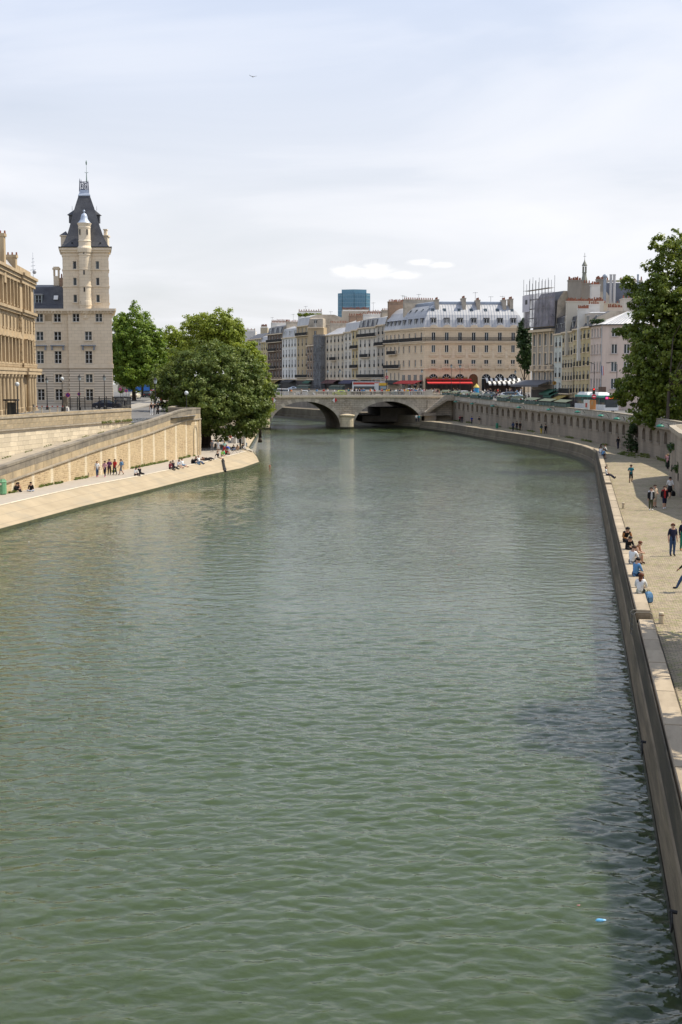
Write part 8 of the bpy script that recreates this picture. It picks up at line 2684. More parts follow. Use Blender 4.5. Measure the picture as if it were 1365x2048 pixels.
def car(label, loc, rz, color, kind='sedan', cat='car', taxi=False, name='parked_car'):
    """rz = 0: the car's front points to -Y"""
    if kind not in CARC:
        CARC[kind] = car_meshes(kind)
    body, gl, wm_, rm_, y0, y1 = CARC[kind]
    t_ = thing(name, label, cat, tuple(loc), rz, 'cars on the streets and the bridge')
    body.build('body', mat('car_paint_%02x%02x%02x' % tuple(int(v_ * 255) for v_ in color), color, tuple(v_ * .9 for v_ in color), scale=2, rough=.25, spec=.5), t_)
    gl.build('windows', GLC, t_)
    for sx__ in (-.78, .78):
        for yy in (y0 + .75, y1 - .75):
            w_ = put('wheel', wm_, t_, (sx__, yy, .31)); put('rim', rm_, w_)
    for sx__ in (-.6, .6):
        b = MB(); b.box(sx__ - .14, sx__ + .14, y0 - .01, y0 + .12, .56, .68); b.build('headlight', plain((.7, .72, .74), .2), t_)
        b = MB(); b.box(sx__ - .13, sx__ + .13, y1 - .12, y1 + .012, .58, .7); b.build('tail_light', plain((.5, .02, .02), .3), t_)
    if taxi:
        b = MB(); b.box(-.25, .25, .1, .3, 1.44, 1.6); b.build('roof_sign', WHITE, t_)
CREAMC = (.70, .64, .48)
car('cream taxi driving away up the island street', SL(271, 284), math.pi, CREAMC, 'sedan', 'taxi', True, 'taxi')
car('dark car waiting beside the cream taxi on the island street', SL(296, 296), math.pi, (.02, .025, .03), 'hatch')
car('red car far up the island street', SL(307, 310), 0.05, (.42, .03, .03), 'hatch')
car('dark blue car parked behind the tower fence', SL(214, 214), R(88), (.02, .03, .06), 'sedan')
bw = lambda x, y: b2w(x, y, 8.125)
def on_bridge(label, px, y, color, kind, flip, **kw):
    x = (px - 694.5) / 2613.0 * 309 * 1.0 / math.cos(BA) * (1 + y / 309.)
    car(label, bw(x, y), BA + (R(90) if flip else R(-90)), color, kind, **kw)
on_bridge('white car, leftmost on the bridge', 577 - 0, 6.5, (.75, .76, .77), 'van', True)
on_bridge('second white car from the left on the bridge', 619, 6.5, (.74, .75, .76), 'sedan', True)
on_bridge('lime yellow car on the bridge near the medallion', 692, 6.5, (.55, .65, .12), 'sedan', True)
on_bridge('white van at the right end of the bridge', 846, 9.5, (.72, .74, .76), 'van', True)
on_bridge('teal grey car behind the crowd on the bridge', 805, 9.5, (.18, .28, .30), 'hatch', False)
RS = lambda x, d: (HX(x, d), d, zr(d) - .118)
for lb, x, d, c, k_, f in (('silver car with big windscreen facing the camera on the right street', 929, 330, (.45, .48, .50), 'van', 8), ('dark green car facing the camera right of the silver one', 943, 322, (.12, .17, .17), 'hatch', 5), ('champagne car crossing in front of the arched doors', 963, 338, (.62, .58, .50), 'sedan', 70),
                             ('dark grey car behind the crowd before the striped awning', 985, 332, (.08, .10, .11), 'hatch', 60), ('white car before the striped awning', 1013, 330, (.70, .71, .72), 'sedan', 75), ('blue grey car right of the white one before the striped awning', 1030, 322, (.22, .30, .36), 'van', 70),
                             ('pale teal car nearest the bookstalls', 1032, 300, (.35, .45, .46), 'hatch', 30), ('silver car half hidden behind the second bookstall', 912, 322, (.55, .57, .58), 'sedan', 15),
                             ('white car far left along the quay houses', 545, 470, (.72, .73, .74), 'van', 70), ('pale car among the far quay houses traffic', 590, 440, (.6, .66, .72), 'sedan', 70)):
    car(lb, RS(x, d), R(f), c, k_)

# ---- city bus on the right street
bq = Vector((HX(1213, 229) + 1.0, 229.0))
bus = thing('city_bus', 'white and green city bus with lit destination sign behind the bookstalls', 'bus', (bq.x, bq.y, zr(229) - .118), math.atan2(dirR.y, dirR.x) - math.pi / 2)
BUSW = plain((.74, .75, .74), .3); BUSG = plain((.03, .32, .26), .35)
b = MB(); b.box(-1.27, 1.27, 0, 17.5, .35, 1.35); b.build('lower_body', BUSW, bus)
b = MB(); b.box(-1.25, 1.25, .02, 17.4, 1.35, 2.6); b.build('window_band', GLC, bus)
b = MB(); b.box(-1.28, 1.28, -.01, 17.5, 2.6, 2.95); b.build('roof_band', BUSG, bus)
for y0, y1 in ((4.0, 9.2), (10.4, 16.8)):
    b = MB(); b.loft([[(-1.1, y0, 2.95), (1.1, y0, 2.95), (1.1, y1, 2.95), (-1.1, y1, 2.95)], [(-1.0, y0 + .3, 3.3), (1.0, y0 + .3, 3.3), (1.0, y1 - .3, 3.3), (-1.0, y1 - .3, 3.3)], [(-.7, y0 + .7, 3.5), (.7, y0 + .7, 3.5), (.7, y1 - .7, 3.5), (-.7, y1 - .7, 3.5)]]); b.build('roof_pod', BUSW, bus)
for yy in (3.0, 6.2, 9.6, 13.0):
    b = MB(); b.box(-1.262, 1.262, yy, yy + .1, 1.36, 2.59); b.build('pillar', BUSG, bus)
b = MB(); b.box(-1.1, 1.1, -.04, 0, .9, 2.2); b.build('windscreen', GLC, bus)
b = MB(); b.box(-1.2, 1.2, -.05, .02, 2.22, 2.85); b.build('destination_box', plain((.008, .008, .01), .3), bus)
LEDO = mat('led_orange', (.9, .25, .02), emit=((1.0, .22, .02), .9)); LEDP = mat('led_pink', (.8, .1, .3), emit=((.9, .08, .3), .6))
b = MB(); b.box(-1.12, -.62, -.07, -.05, 2.34, 2.74); b.build('route_plate', LEDP, bus)
led = MB()
xx = -.45
for k in range(13):
    w_ = random.choice((.06, .08, .1))
    led.box(xx, xx + w_ * .35, -.06, -.051, 2.4, 2.66); led.box(xx, xx + w_, -.06, -.051, random.choice((2.4, 2.52)), random.choice((2.46, 2.58)))
    xx += w_ + .04
led.build('led_display', LEDO, bus)['kind'] = 'stuff'
for sx__ in (-1.05, 1.05):
    for yy in (2.4, 9.0, 15.0):
        b = MB(); b.tube((sx__ - .16, yy, .48), (sx__ + .16, yy, .48), .48, .48, 14); b.build('wheel', TYRE, bus)
# open-top sightseeing bus and a small lorry behind the bridge crowd
ob = thing('sightseeing_bus', 'white open-top double-deck bus with passengers behind the bridge crowd', 'bus', (HX(738, 362), 362, zr(362) - .1), R(62))
b = MB(); b.box(-1.25, 1.25, -4.5, 4.5, .35, 2.5); b.build('lower_deck', BUSW, ob)
b = MB(); b.box(-1.27, 1.27, -4.0, 4.0, 1.2, 2.1); b.build('lower_windows', GLC, ob)
b = MB(); b.box(-1.25, 1.25, -4.5, 4.5, 2.5, 2.62); b.box(-1.25, -1.17, -4.5, 4.5, 2.62, 3.4); b.box(1.17, 1.25, -4.5, 4.5, 2.62, 3.4); b.box(-1.17, 1.17, -4.5, -4.4, 2.62, 3.6); b.build('upper_deck', BUSW, ob)
b = MB(); b.box(-1.25, 1.25, -4.4, -1.5, 4.3, 4.4); b.build('canopy', BUSW, ob)
for y0 in (-4.3, -1.6):
    for sg in (-1.15, 1.15):
        b = MB(); b.tube((sg, y0, 3.4), (sg, y0, 4.3), .05, .05, 6); b.build('canopy_post', BUSW, ob)
b = MB(); b.box(-1.28, -1.25, -4.2, 4.2, 2.6, 3.2); b.build('red_stripe', plain((.5, .06, .04)), ob)
for sx__ in (-1.05, 1.05):
    for yy in (-3, 3):
        b = MB(); b.tube((sx__ - .15, yy, .45), (sx__ + .15, yy, .45), .45, .45, 12); b.build('wheel', TYRE, ob)
lo = thing('delivery_lorry', 'small lorry with orange lit cab top behind the bridge crowd', 'lorry', (HX(764, 352), 352, zr(352) - .1), R(10))
b = MB(); b.box(-1.1, 1.1, -1.0, 4.5, .5, 3.0); b.build('cargo_box', BUSW, lo)
b = MB(); b.loft([[(-1.05, -2.6, .5), (1.05, -2.6, .5), (1.05, -1.0, .5), (-1.05, -1.0, .5)], [(-1.05, -2.6, 1.3), (1.05, -2.6, 1.3), (1.05, -1.0, 1.3), (-1.05, -1.0, 1.3)], [(-1.0, -2.2, 2.4), (1.0, -2.2, 2.4), (1.0, -1.0, 2.4), (-1.0, -1.0, 2.4)]]); b.build('cab', plain((.05, .07, .08)), lo)
b = MB(); b.box(-1.05, 1.05, -2.3, -1.0, 2.4, 3.1); b.build('cab_fairing', plain((.75, .45, .05), .4), lo)
b = MB(); b.box(-.95, .95, -2.52, -2.3, 1.4, 2.2); b.build('windscreen', plain((.35, .42, .45), .2), lo)
for sx__ in (-.95, .95):
    for yy in (-1.8, 3.2):
        b = MB(); b.tube((sx__ - .14, yy, .42), (sx__ + .14, yy, .42), .42, .42, 12); b.build('wheel', TYRE, lo)
tk = thing('blue_truck', 'blue box truck at the far end of the island street', 'truck', tuple(SL(296, 345)), R(80))
b = MB(); b.box(-1.2, 1.2, -1.6, 5.0, .8, 4.2); b.build('cargo_box', plain((.03, .16, .50), .4), tk)
b = MB(); b.box(-1.15, 1.15, -3.6, -1.8, .5, 2.9); b.build('cab', BUSW, tk)
b = MB(); b.box(-1.17, 1.17, -3.3, -2.2, 1.6, 2.5); b.build('cab_window', GLC, tk)
for sx__ in (-1.0, 1.0):
    for yy in (-2.6, 3.4):
        b = MB(); b.tube((sx__ - .15, yy, .5), (sx__ + .15, yy, .5), .5, .5, 12); b.build('wheel', TYRE, tk)

# ---- awnings and kiosks of the right bank
def awning(name, label, A, B_, z, drop, out, m1, m2=None, stripe=.5, valance=.35):
    A, B_ = Vector(A), Vector(B_)
    d = B_ - A; L = d.length
    t_ = thing(name, label, 'awning', (A.x, A.y, z), math.atan2(d.y, d.x))
    n = max(1, int(L / stripe)) if m2 else 1
    b = MB(); v_ = MB()
    for k in range(n):
        x0, x1 = L * k / n, L * (k + 1) / n
        mi = k % 2 if m2 else 0
        b.hexa([(x0, -out, -drop), (x1, -out, -drop), (x1, 0, -.05), (x0, 0, -.05)], [(x0, -out, -drop + .05), (x1, -out, -drop + .05), (x1, 0, 0), (x0, 0, 0)], mi)
        v_.box(x0, x1, -out - .02, -out + .02, -drop - valance, -drop, mi)
    ms = [m1, m2] if m2 else [m1]
    b.build('canvas', ms, t_); v_.build('valance', ms, t_)
    for x in (.1, L - .1):
        f = MB(); f.tube((x, -out + .1, -drop), (x, 0, -drop - .9), .03, .03, 5); f.build('arm', IRON, t_)
    return t_
REDC = plain((.55, .03, .03), .6); BLKC = plain((.015, .015, .016), .7); WHC = plain((.75, .74, .70), .7); GRNC = plain((.02, .10, .06), .7); GRYC = plain((.10, .10, .11), .6)
zA = yz(762, 352)
fpt = lambda x, o=0.0: (HX(x, DB), DB - .25 - o + (HX(x, DB) - CX0) * 2.0 / (CX1 - CX0))
awning('cafe_awning', 'long red cafe awning on the left half of the hotel front', fpt(853), fpt(943), yz(757.2), .3, 1.0, REDC, valance=.15)
awning('cafe_awning', 'lower red cafe awning over the terrace tables', fpt(853, 2.0), fpt(943, 2.0), yz(763.6), .4, 2.0, REDC, valance=.18)
awning('cafe_awning', 'red awning on the shaded quay side of the hotel', tuple(P802.lerp(CORNER, .05) + no_ * .3), tuple(P802.lerp(CORNER, .98) + no_ * .3), yz(761), .8, 2.4, REDC, valance=.15)
awning('cafe_awning', 'upper black and white striped awning on the hotel front', fpt(972), fpt(1046), yz(756), .9, 1.4, WHC, BLKC, .62)
awning('cafe_awning', 'lower black and white striped awning over the terrace', fpt(976, 1.6), fpt(1044, 1.6), yz(762.5), .7, 1.4, WHC, BLKC, .62)
for k in range(7):
    x = 856 + k * 12.5
    t_ = thing('flower_box', ('leftmost', 'second', 'third', 'fourth', 'fifth', 'sixth', 'rightmost')[k] + ' orange flower box above the red awning', 'flower box', (*fpt(x, .25), yz(757.2)), 0, 'flower boxes over the red awning')
    b = MB(); b.box(-.6, .6, -.15, .15, 0, .25); b.build('box', plain((.30, .16, .06)), t_)
    put('blooms', quads_mesh('blooms', leaf_cloud(np.array([[dx, 0, .38] for dx in (-.4, -.1, .2, .45)]), np.full(4, .2), 14, .14), leaf_mat('bloom_%d' % k, (.35, .10, .02), (.5, .2, .03), (.12, .16, .03), .2)), t_)
A_ = Vector((HX(1063, 287), 287.0)); B2 = rrow(1108)
awning('cafe_awning', 'large grey canopy over the corner cafe terrace under the scaffold house', tuple(A_ + no2 * .4 - (B2 - A_).normalized() * 3.0), tuple(B2 + no2 * .4), ZY(760, 283), 1.1, 3.2, GRYC)
for k, (xa, xb, y) in enumerate(((1100, 1120, 778), (1108, 1124, 783))):
    awning('shop_awning', ('upper dark green shop awning beside the grey canopy', 'lower dark green shop awning beside the grey canopy')[k], tuple(rrow(xa) + noR * .3), tuple(rrow(xb) + noR * .3), ZY(y, 274), .9, 2.0, GRNC)
awning('shop_awning', 'mustard shop awning left of the bus', tuple(rrow(1124) + noR * .3), tuple(rrow(1140) + noR * .3), ZY(790, 268), .8, 1.8, plain((.36, .26, .06), .7))
sgn_ = thing('round_sign', 'round amber sign hanging over the green awnings', 'sign', tuple(V(1109.5, 766, 272)))
b = MB(); b.tube((0, -.06, 0), (0, .06, 0), .4, .4, 18); b.build('disc', plain((.45, .25, .04), .4), sgn_)
b = MB(); b.tube((0, -.075, 0), (0, .075, 0), .18, .18, 14); b.build('emblem', plain((.12, .07, .02), .4), sgn_)
b = MB(); b.tube((0, 0, 0), (1.2, .3, .0), .03, .03, 5); b.build('bracket', IRON, sgn_)
for k, (xa, xb, m_) in enumerate(((500, 530, plain((.05, .04, .12))), (530, 560, plain((.03, .10, .08))), (542, 562, plain((.40, .26, .05))), (572, 592, BLKC), (617, 630, GRNC), (655, 680, plain((.10, .03, .03))), (690, 715, plain((.03, .03, .08))), (725, 750, BLKC), (775, 800, BLKC))):
    dd = row_pt((xa + xb) / 2).y
    awning('shop_awning', ('violet', 'dark teal', 'mustard striped', 'black folded', 'deep green', 'dark maroon', 'navy', 'charcoal', 'black cafe')[k] + ' shop awning on the far quay houses', tuple(row_pt(xa) + no_ * .35), tuple(row_pt(xb) + no_ * .35), zr(dd) + 3.6, .9, 1.8, m_)
kc = thing('advertising_column', 'round blue and yellow advertising kiosk on the street', 'kiosk', (HX(953.5, 333), 333, zr(333)))
b = MB(); b.lathe([(.75, 0), (.75, .5), (.68, .55), (.68, 2.2)], (0, 0, 0), 16); b.build('base', GREENBOX, kc)
b = MB(); b.lathe([(.69, .9), (.69, 2.3)], (0, 0, 0), 16); b.build('poster_band', mat('kiosk_poster', (.03, .28, .50), (.50, .10, .16), scale=1.4, rough=.5, lo=.55, hi=.6), kc)
b = MB(); b.lathe([(.69, 2.3), (.85, 2.4), (.6, 2.7), (.25, 3.1), (.02, 3.4)], (0, 0, 0), 16); b.build('dome', plain((.55, .42, .08)), kc)

# ---- lamp posts, lights, signs
def lamp_post(label, q, h=5.2, globe=False, arm=0.0, cat='lamp', grp='cast iron street lamps'):
    t_ = thing('street_lamp', label, cat, tuple(q), 0, grp)
    b = MB(); b.lathe([(.22, 0), (.2, .5), (.1, .7), (.07, 1.4), (.05, h)], (0, 0, 0), 10); b.build('post', IRON, t_)
    if globe:
        b = MB(); b.ball((0, 0, h + .28), .3, 0, 12); b.build('globe', plain((.62, .66, .68), .2), t_)
    elif arm:
        b = MB(); b.path([(0, 0, h), (-arm * .5, 0, h + .35), (-arm, 0, h + .3)], .05, 6); b.build('arm', IRON, t_)
        b = MB(); b.box(-arm - .45, -arm + .1, -.12, .12, h + .16, h + .3); b.build('head', IRON, t_)
    else:
        b = MB(); b.lathe([(.12, h), (.17, h + .05), (.26, h + .5), (.28, h + .52)], (0, 0, 0), 6); b.build('lantern', plain((.35, .40, .42), .2), t_)
        b = MB(); b.lathe([(.3, h + .52), (.2, h + .7), (.08, h + .85), (.01, h + 1.0)], (0, 0, 0), 6); b.build('cap', IRON, t_)
    return t_
for px_, lb in ((659.6, 'cast iron lamp far left of the bridge crowd'), (684, 'cast iron lamp second on the far side of the bridge'), (778.5, 'cast iron lamp beside the no-entry sign'), (851, 'cast iron lamp at the right end of the bridge')):
    x = (px_ - 694.5) / 2613. * 333
    lamp_post(lb, b2w(x + 3.0, 24.0, 8.26), 5.6)
for px_, d, lb in ((903, 326, 'tall black lamp before the red awning'), (920.5, 322, 'grey post among the cars before the red awning'), (1031, 318, 'black lantern lamp before the striped awning'), (1057, 304, 'tall thin dark post beside the ivy tree')):
    lamp_post(lb, (HX(px_, d), d, zr(d)), 6.2 if 'lantern' in lb else 7.6)
for px_, d, h, lb in ((1234, 236, 8.4, 'tall bent arm street light before the pink house'), (1189, 243, 8.4, 'bent arm wall light at the pink house corner'), (1147, 262, 8.2, 'bent arm wall light before the yellow houses'), (1108, 272, 8.2, 'bent arm wall light before the greenish house')):
    lamp_post(lb, (HX(px_, d), d, zr(d)), h, arm=1.5, grp='bent arm street lights')
for px_, d, h, gl_, lb in ((124.5, 196, 4.6, True, 'globe lamp before the wing of the tower block'), (159.5, 203, 4.6, False, 'lantern lamp before the tower base, left'), (209, 205, 4.6, False, 'lantern lamp before the tower base, right'), (34.5, 168, 4.0, True, 'globe lamp before the ornate palace'), (94, 206, 4.2, False, 'lantern lamp at the wing doorway'), (311, 182, 4.2, False, 'lantern lamp beside the three people talking'), (373, 187, 2.6, True, 'white globe lamp against the dark tree')):
    lamp_post(lb, SL(px_, d), h, gl_)
def round_sign(label, q, r, ring_c, face_c, bar=False, post=2.2):
    t_ = thing('road_sign', label, 'sign', tuple(q))
    b = MB(); b.tube((0, 0, 0), (0, 0, post + r), .035, .035, 6); b.build('post', IRON, t_)
    b = MB(); b.tube((0, -.07, post), (0, -.04, post), r, r, 18); b.build('rim', plain(ring_c, .4), t_)
    b = MB(); b.tube((0, -.085, post), (0, -.072, post), r * .78, r * .78, 18); b.build('face', plain(face_c, .4), t_)
    b = MB()
    if bar:
        b.box(-r * .6, r * .6, -.1, -.087, post - r * .17, post + r * .17); b.build('bar', WHITE, t_)
    else:
        b.hexa([(-r * .62, -.1, post - r * .5), (-r * .5, -.1, post - r * .62), (-r * .5, -.087, post - r * .62), (-r * .62, -.087, post - r * .5)], [(r * .5, -.1, post + r * .62), (r * .62, -.1, post + r * .5), (r * .62, -.087, post + r * .5), (r * .5, -.087, post + r * .62)]); b.build('bar', plain((.6, .03, .05), .4), t_)
BLUE = (.03, .05, .30); RDC = (.6, .02, .05)
round_sign('large blue and red no-parking sign before the tower fence', V(137, 818, 200), .36, RDC, BLUE, False, ZY(790, 200) - ZY(818, 200))
round_sign('smaller blue and red no-parking sign before the tower', V(159, 812, 206), .26, RDC, BLUE, False, ZY(788, 206) - ZY(812, 206))
round_sign('no-parking sign at the tower corner, left', SL(241, 236), .28, RDC, BLUE, False, 2.9)
round_sign('no-parking sign at the tower corner, right', SL(252.5, 238), .28, RDC, BLUE, False, 2.6)
round_sign('no-entry sign below the traffic light', (HX(1189, 216), 216, zr(216)), .38, RDC, RDC, True, ZY(793, 216) - zr(216))
round_sign('no-entry sign above the bridge crowd', (HX(774, 345), 345, zr(345)), .42, RDC, RDC, True, ZY(754.5, 345) - zr(345))
tl = thing('traffic_light', 'red traffic light standing above the bus', 'traffic light', (HX(1188.5, 216.5), 216.5, zr(216.5)))
b = MB(); h_ = ZY(788, 216.5) - zr(216.5); b.tube((0, 0, 0), (0, 0, h_), .06, .06, 8); b.build('post', IRON, tl)
b = MB(); b.box(-.2, .2, -.14, .14, h_, h_ + .95); b.build('housing', BLKC, tl)
for k, m_ in enumerate((mat('signal_red', (.8, .02, .02), emit=((1, .03, .02), 2.5)), plain((.08, .05, .01)), plain((.01, .06, .03)))):
    b = MB(); b.tube((0, -.17, h_ + .78 - .3 * k), (0, -.14, h_ + .78 - .3 * k), .1, .1, 12); b.build('lens', m_, tl)
fl_ = thing('flag', 'small french tricolour flag on a pole at the pink house corner', 'flag', (HX(1203, 238), 238, zr(238)))
b = MB(); zf = ZY(731, 238) - zr(238); b.tube((0, 0, 0), (0, 0, zf), .04, .03, 6); b.build('pole', IRON, fl_)
for k, c in enumerate(((.03, .05, .28), (.72, .72, .7), (.5, .03, .05))):
    b = MB(); n_ = 4
    for j in range(n_):
        z1, z0 = zf - .1 - .42 * j, zf - .1 - .42 * (j + 1)
        x0, x1 = -.02 + .12 * k + .03 * j, .10 + .12 * k + .03 * j
        b.hexa([(x0 + .03, -.02, z0), (x1 + .03, -.02 + .03 * (j % 2), z0), (x1 + .03, .0 + .03 * (j % 2), z0), (x0 + .03, 0, z0)], [(x0, -.02, z1), (x1, -.02, z1), (x1, 0, z1), (x0, 0, z1)])
    b.build('stripe', plain(c, .8), fl_)
pb = thing('notice_board', 'brown notice board below the flag at the pink house corner', 'board', (HX(1203, 240), 240, zr(240) + 2.6))
b = MB(); b.box(-.5, .9, -.06, .06, .2, 1.7); b.build('panel', plain((.13, .07, .05)), pb)
b = MB(); b.box(-.04, .04, 0, .08, -2.6, .2); b.box(.36, .44, 0, .08, -2.6, .2); b.build('posts', IRON, pb)

# ---- iron fence and barrier before the tower
fe = thing('iron_fence', 'black iron fence with square posts before the tower block', 'fence', tuple(SL(140, 204)))
fx0, fx1 = HX(140, 204), HX(222, 210)
nb2 = 34
for k in range(nb2 + 1):
    f = k / nb2
    x, y = (fx1 - fx0) * f, 6.0 * f
    b = MB()
    big_ = k % 6 == 0
    w_ = .07 if big_ else .025
    b.box(x - w_, x + w_, y - w_, y + w_, 0, 2.05 if big_ else 1.9); b.build('fence_post' if big_ else 'bar', IRON, fe)
for z_ in (.15, 1.75):
    b = MB(); b.tube((0, 0, z_), (fx1 - fx0, 6.0, z_), .035, .035, 5); b.build('rail', IRON, fe)
b = MB(); b.box(-1.2, -.35, -.4, .4, 0, 2.1); b.build('gate_pier', PARA_GREY, fe)
gt = thing('security_gate', 'solid black metal gate panel at the right end of the iron fence', 'gate', tuple(SL(224, 210)))
for k in range(15):
    b = MB(); b.box(.33 * k * .62, .33 * k * .62 + .16, -.03, .03, .1, 2.0); b.build('slat', IRON, gt)
for z_ in (.3, 1.8):
    b = MB(); b.box(0, 3.1, .03, .08, z_, z_ + .08); b.build('rail', IRON, gt)
bb_ = thing('lifting_barrier', 'white metal road barrier with red bands beside the ornate palace', 'barrier', tuple(SL(66, 190)))
b = MB(); b.box(0, 4.7, -.04, .04, .85, .97); b.build('boom', WHITE, bb_)
for k in range(6):
    b = MB(); b.box(.4 + .75 * k, .65 + .75 * k, -.045, .045, .845, .975); b.build('red_band', plain((.5, .04, .03)), bb_)
for x in (0.05, 4.6):
    b = MB(); b.box(x - .12, x + .12, -.15, .15, 0, 1.2); b.build('post', PARA_GREY, bb_)
rl = thing('grey_railing', 'pale grey railing before the wing doorway', 'railing', tuple(SL(76, 208)))
for k in range(24):
    b = MB(); b.tube((.19 * k, 0, 0), (.19 * k, 0, 1.5), .02, .02, 5); b.build('bar', ZINC, rl)
for z_ in (.1, 1.5):
    b = MB(); b.tube((0, 0, z_), (4.4, 0, z_), .03, .03, 5); b.build('rail', ZINC, rl)
gb = thing('guard_shelter', 'small black roofed shelter before the ornate palace', 'shelter', tuple(SL(10, 166)))
for x in (0, 1.3):
    for y in (0, .8):
        b = MB(); b.box(x - .05, x + .05, y - .05, y + .05, 0, 2.2); b.build('post', IRON, gb)
b = MB(); b.box(-.25, 1.55, -.2, 1.0, 2.2, 2.4); b.build('roof', IRON, gb)
b = MB(); b.box(.1, 1.2, .72, .76, .4, 2.0); b.build('panel', GLC, gb)
for k in range(8):
    bollard(('first', 'second', 'third', 'fourth', 'fifth', 'sixth', 'seventh', 'eighth')[k] + ' dark street post from the left along the island kerb', *(lambda q: (682.5 + q.x / q.y * 2613 / 1.0, 760 + (12 - q.z) / q.y * 2613))(Vector((HX(4 + 16 * k, 176 + 2.5 * k), 176 + 2.5 * k, zl(180)))), .9, .07, zl(180), 'street_post')
cb_ = thing('stone_post', 'squat white concrete block beside the fence', 'block', tuple(SL(132.5, 199)))
b = MB(); b.loft([[(-.35, -.3, 0), (.35, -.3, 0), (.35, .3, 0), (-.35, .3, 0)], [(-.27, -.22, .55), (.27, -.22, .55), (.27, .22, .55), (-.27, .22, .55)], [(-.15, -.12, .65), (.15, -.12, .65), (.15, .12, .65), (-.15, .12, .65)]]); b.build('block', PLASTER_W, cb_)
# far colour at the end of the island street
for k, (x, d, c, lb) in enumerate(((258, 318, (.5, .03, .03), 'red shop banner at the far end of the island street'), (274, 322, (.55, .40, .04), 'yellow banner beside the far red one'), (246, 300, (.45, .20, .20), 'pinkish parasol at the tower corner'))):
    t_ = thing('street_banner', lb, 'banner', tuple(SL(x, d)))
    b = MB(); b.tube((0, 0, 0), (0, 0, 4.6), .05, .05, 6); b.build('pole', IRON, t_)
    b = MB(); b.box(-.7, .7, -.04, .04, 2.2, 4.5); b.build('cloth', plain(c), t_)

# ---- things at the tip of the left quay
for k, (x, y0, y1, d) in enumerate(((453, 851, 879, 222), (470, 868, 888, 212), (488, 870, 890, 208))):
    t_ = thing('mooring_post', ('tall pale mooring post under the dark tree', 'middle pale mooring post standing in the water', 'right pale mooring post standing in the water')[k], 'post', (HX(x, d), d, 0), 0, 'mooring posts')
    zt_ = ZY(y0, d)
    b = MB(); b.lathe([(.27, -1), (.27, zt_ - .15), (.2, zt_), (.01, zt_)], (0, 0, 0), 12); b.build('pile', PLASTER_W, t_)
    b = MB(); b.lathe([(.275, -1), (.285, .5), (.275, .9)], (0, 0, 0), 12); b.build('wet_band', ALGAE_D, t_)
gw = thing('gangway', 'pale boarding ramp sloping to the water beneath the dark tree', 'ramp', (-16.4, 199, LZ))
b = MB(); b.hexa([(-3.0, 0, .35), (2.6, 2.0, -.9), (2.6, 5.0, -.9), (-3.0, 3.2, .35)], [(-3.0, 0, .6), (2.6, 2.0, -.6), (2.6, 5.0, -.6), (-3.0, 3.2, .6)]); b.build('deck', mat('ramp_boards', (.42, .38, .31), (.34, .30, .25), scale=2, rough=.85), gw)
b = MB(); b.hexa([(-3.0, -.12, -.2), (2.6, 1.88, -1.6), (2.6, 2.0, -1.6), (-3.0, 0, -.2)], [(-3.0, -.12, .62), (2.6, 1.88, -.58), (2.6, 2.0, -.58), (-3.0, 0, .62)]); b.build('side_beam', QUAY_DARK, gw)
bt_ = thing('moored_boat', 'dark moored boat with red flower boxes behind the mooring posts', 'boat', (-17.0, 216, WZ), R(4))
b = MB(); b.loft([[(x * w_ * .8, y, z) for x, z in ((-1, .9), (-.8, -.3), (.8, -.3), (1, .9))] for y, w_ in ((-6, .5), (-4.5, 1.6), (5, 1.8), (7, 1.3))]); b.build('hull', plain((.02, .03, .035), .4), bt_)
b = MB(); b.box(-1.2, 1.2, -2.5, 4.5, .9, 2.1); b.build('cabin', plain((.55, .56, .55)), bt_)
b = MB(); b.box(-1.22, 1.22, -2.0, 4.0, 1.3, 1.8); b.build('cabin_windows', GLC, bt_)
put('flower_boxes', quads_mesh('flower_boxes', leaf_cloud(np.array([[x, -3.2 + 0 * x, 2.2] for x in (-1.2, -.6, 0, .6, 1.2)] + [[-1.4, y, 2.2] for y in range(-2, 4)]), np.full(11, .3), 22, .16), leaf_mat('geranium', (.40, .02, .02), (.5, .06, .03), (.10, .14, .03), .2)), bt_)
dk = thing('mooring_beam', 'dark timber rubbing beam lying down the stone slope near the tip', 'beam', (0, 0, 0))
p0, p1 = G(471, 922, 1.3), G(491, 941, 0.1)
pa_ = TL[7].lerp(WL[7], .25); 
qa, qb = V(471, 923, 181.5), V(491, 941, 176.5)
# lay it on the slope between matching points of the embankment
f_ = .55
ta, wa = TL[6].lerp(TL[7], f_), WL[6].lerp(WL[7], f_)
tb_, wb_ = TL[6].lerp(TL[7], f_ - .1), WL[6].lerp(WL[7], f_ - .02)
a_ = ta.lerp(wa, .25); a_.z = 1.66; c_ = tb_.lerp(wb_, 1.02); c_.z = .7
b = MB(); b.tube(a_, c_, .14, .16, 8); b.build('beam', plain((.02, .018, .016), .8), dk)
b = MB(); b.tube(a_.lerp(c_, .15), a_.lerp(c_, .2), .19, .19, 10); b.tube(a_.lerp(c_, .8), a_.lerp(c_, .85), .2, .2, 10); b.build('strap', IRON, dk)
bi = thing('bicycle', 'bicycle lying on the paving at the tip of the quay', 'bicycle', tuple(LQ(470, 906.5)), R(20))
for x in (-.5, .5):
    b = MB(); b.path([(x + .32 * math.cos(q), .05, .33 + .32 * math.sin(q)) for q in [2 * math.pi * k / 14 for k in range(15)]], .02, 5); b.build('wheel', TYRE, bi)
b = MB(); b.path([(-.5, .05, .33), (-.15, .05, .8), (.35, .05, .82), (0, .05, .32), (-.15, .05, .8)], .022, 6); b.path([(0, .05, .32), (-.5, .05, .33)], .02, 6); b.path([(.35, .05, .82), (.5, .05, .33)], .02, 6); b.build('frame', IRON, bi)
b = MB(); b.box(-.27, -.03, -.02, .12, .84, .9); b.build('saddle', IRON, bi)

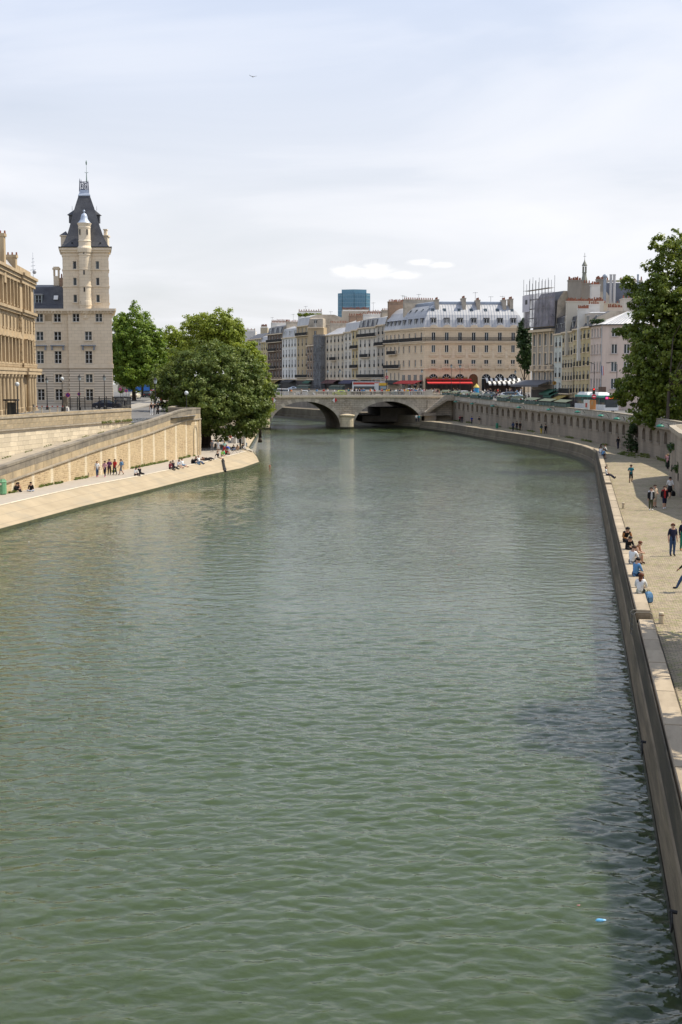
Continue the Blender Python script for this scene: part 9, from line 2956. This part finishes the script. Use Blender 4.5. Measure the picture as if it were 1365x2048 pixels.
# ---- gull, flotsam, antennas
gu = thing('gull', 'grey gull gliding high in the open sky', 'bird', tuple(V(506.5, 153.5, 205)), R(15))
b = MB(); b.loft([[(r_ * math.cos(q), y, r_ * math.sin(q)) for q in [2 * math.pi * k / 8 for k in range(8)]] for y, r_ in ((-.26, .02), (-.18, .06), (-.02, .085), (.14, .06), (.27, .025))]); b.build('body', plain((.45, .45, .47)), gu, smooth=True)
for sg, zt_ in ((-1, .24), (1, .16)):
    b = MB(); b.hexa([(0, -.1, 0), (sg * .3, -.12, .06), (sg * .3, .08, .06), (0, .12, 0)], [(0, -.1, .03), (sg * .3, -.12, .08), (sg * .3, .08, .08), (0, .12, .03)])
    b.hexa([(sg * .3, -.12, .06), (sg * .62, -.02, zt_), (sg * .62, .04, zt_), (sg * .3, .08, .06)], [(sg * .3, -.12, .08), (sg * .62, -.02, zt_ + .015), (sg * .62, .04, zt_ + .015), (sg * .3, .08, .08)]); b.build('wing', plain((.25, .26, .28)), gu)
b = MB(); b.add([(-.02, .24, 0), (.02, .24, 0), (.1, .42, 0), (-.1, .42, 0), (0, .3, .02)], [(0, 1, 2, 3), (0, 4, 1)]); b.build('tail', plain((.5, .5, .5)), gu)
for k, (x, y, c, lb) in enumerate(((1200, 1842, (.10, .35, .62), 'crumpled blue and white wrapper floating near the right wall'), (540, 932, (.55, .12, .06), 'small orange buoy off the tip of the left quay'), (1157, 1812, (.5, .2, .2), 'tiny pink scrap floating near the blue wrapper'), (58, 1084, (.7, .7, .7), 'white scrap floating below the left embankment'))):
    t_ = thing('flotsam', lb, 'litter', tuple(G(x, y, WZ)))
    b = MB()
    s_ = (.10, .12, .035, .05)[k]
    b.ball((0, 0, .015), s_, 0, 8, 1.0, .6, .35 if k != 1 else .9); b.build('piece', plain(c, .5), t_)
    b = MB(); b.ball((s_ * .9, .03, .01), s_ * .6, 0, 7, 1, .7, .25); b.build('fold', plain(tuple(min(1, v_ + .25) for v_ in c), .5), t_)
random.seed(9)
for k, (x, yb, yt, d) in enumerate(((545, 648, 634, 520), (587, 640, 628, 520), (612, 622, 612, 480), (662, 640, 622, 455), (747, 625, 604, 445), (806, 606, 590, 420), (838, 600, 588, 400), (810, 604, 592, 398), (951, 600, 584, 362), (982, 600, 593, 362), (1005, 600, 592, 362))):
    q = V(x, yb, d)
    t_ = thing('roof_aerial', ('comb aerial above the dark brown house', 'comb aerial above the white quay house', 'thin aerial over the roof garden', 'thin aerial left of the blue tower', 'broad comb aerial right of the blue tower', 'aerial over the brown chimney wall', 'aerial left end of the zinc mansard', 'short aerial behind the brown chimney wall', 'tallest aerial on the hotel roof', 'low aerial on the hotel roof ridge', 'right aerial on the hotel roof ridge')[k], 'aerial', tuple(q), 0, 'roof aerials')
    h_ = ZY(yt, d) - q.z
    b = MB(); b.tube((0, 0, -3), (0, 0, h_), .05, .04, 5); b.build('mast', IRON, t_)
    b = MB(); b.tube((-.7, 0, h_ * .9), (.7, 0, h_ * .92), .035, .035, 5)
    for j in range(5):
        b.tube((-.6 + .3 * j, -.25, h_ * .91), (-.6 + .3 * j, .25, h_ * .91), .025, .025, 4)
    b.build('comb', IRON, t_)
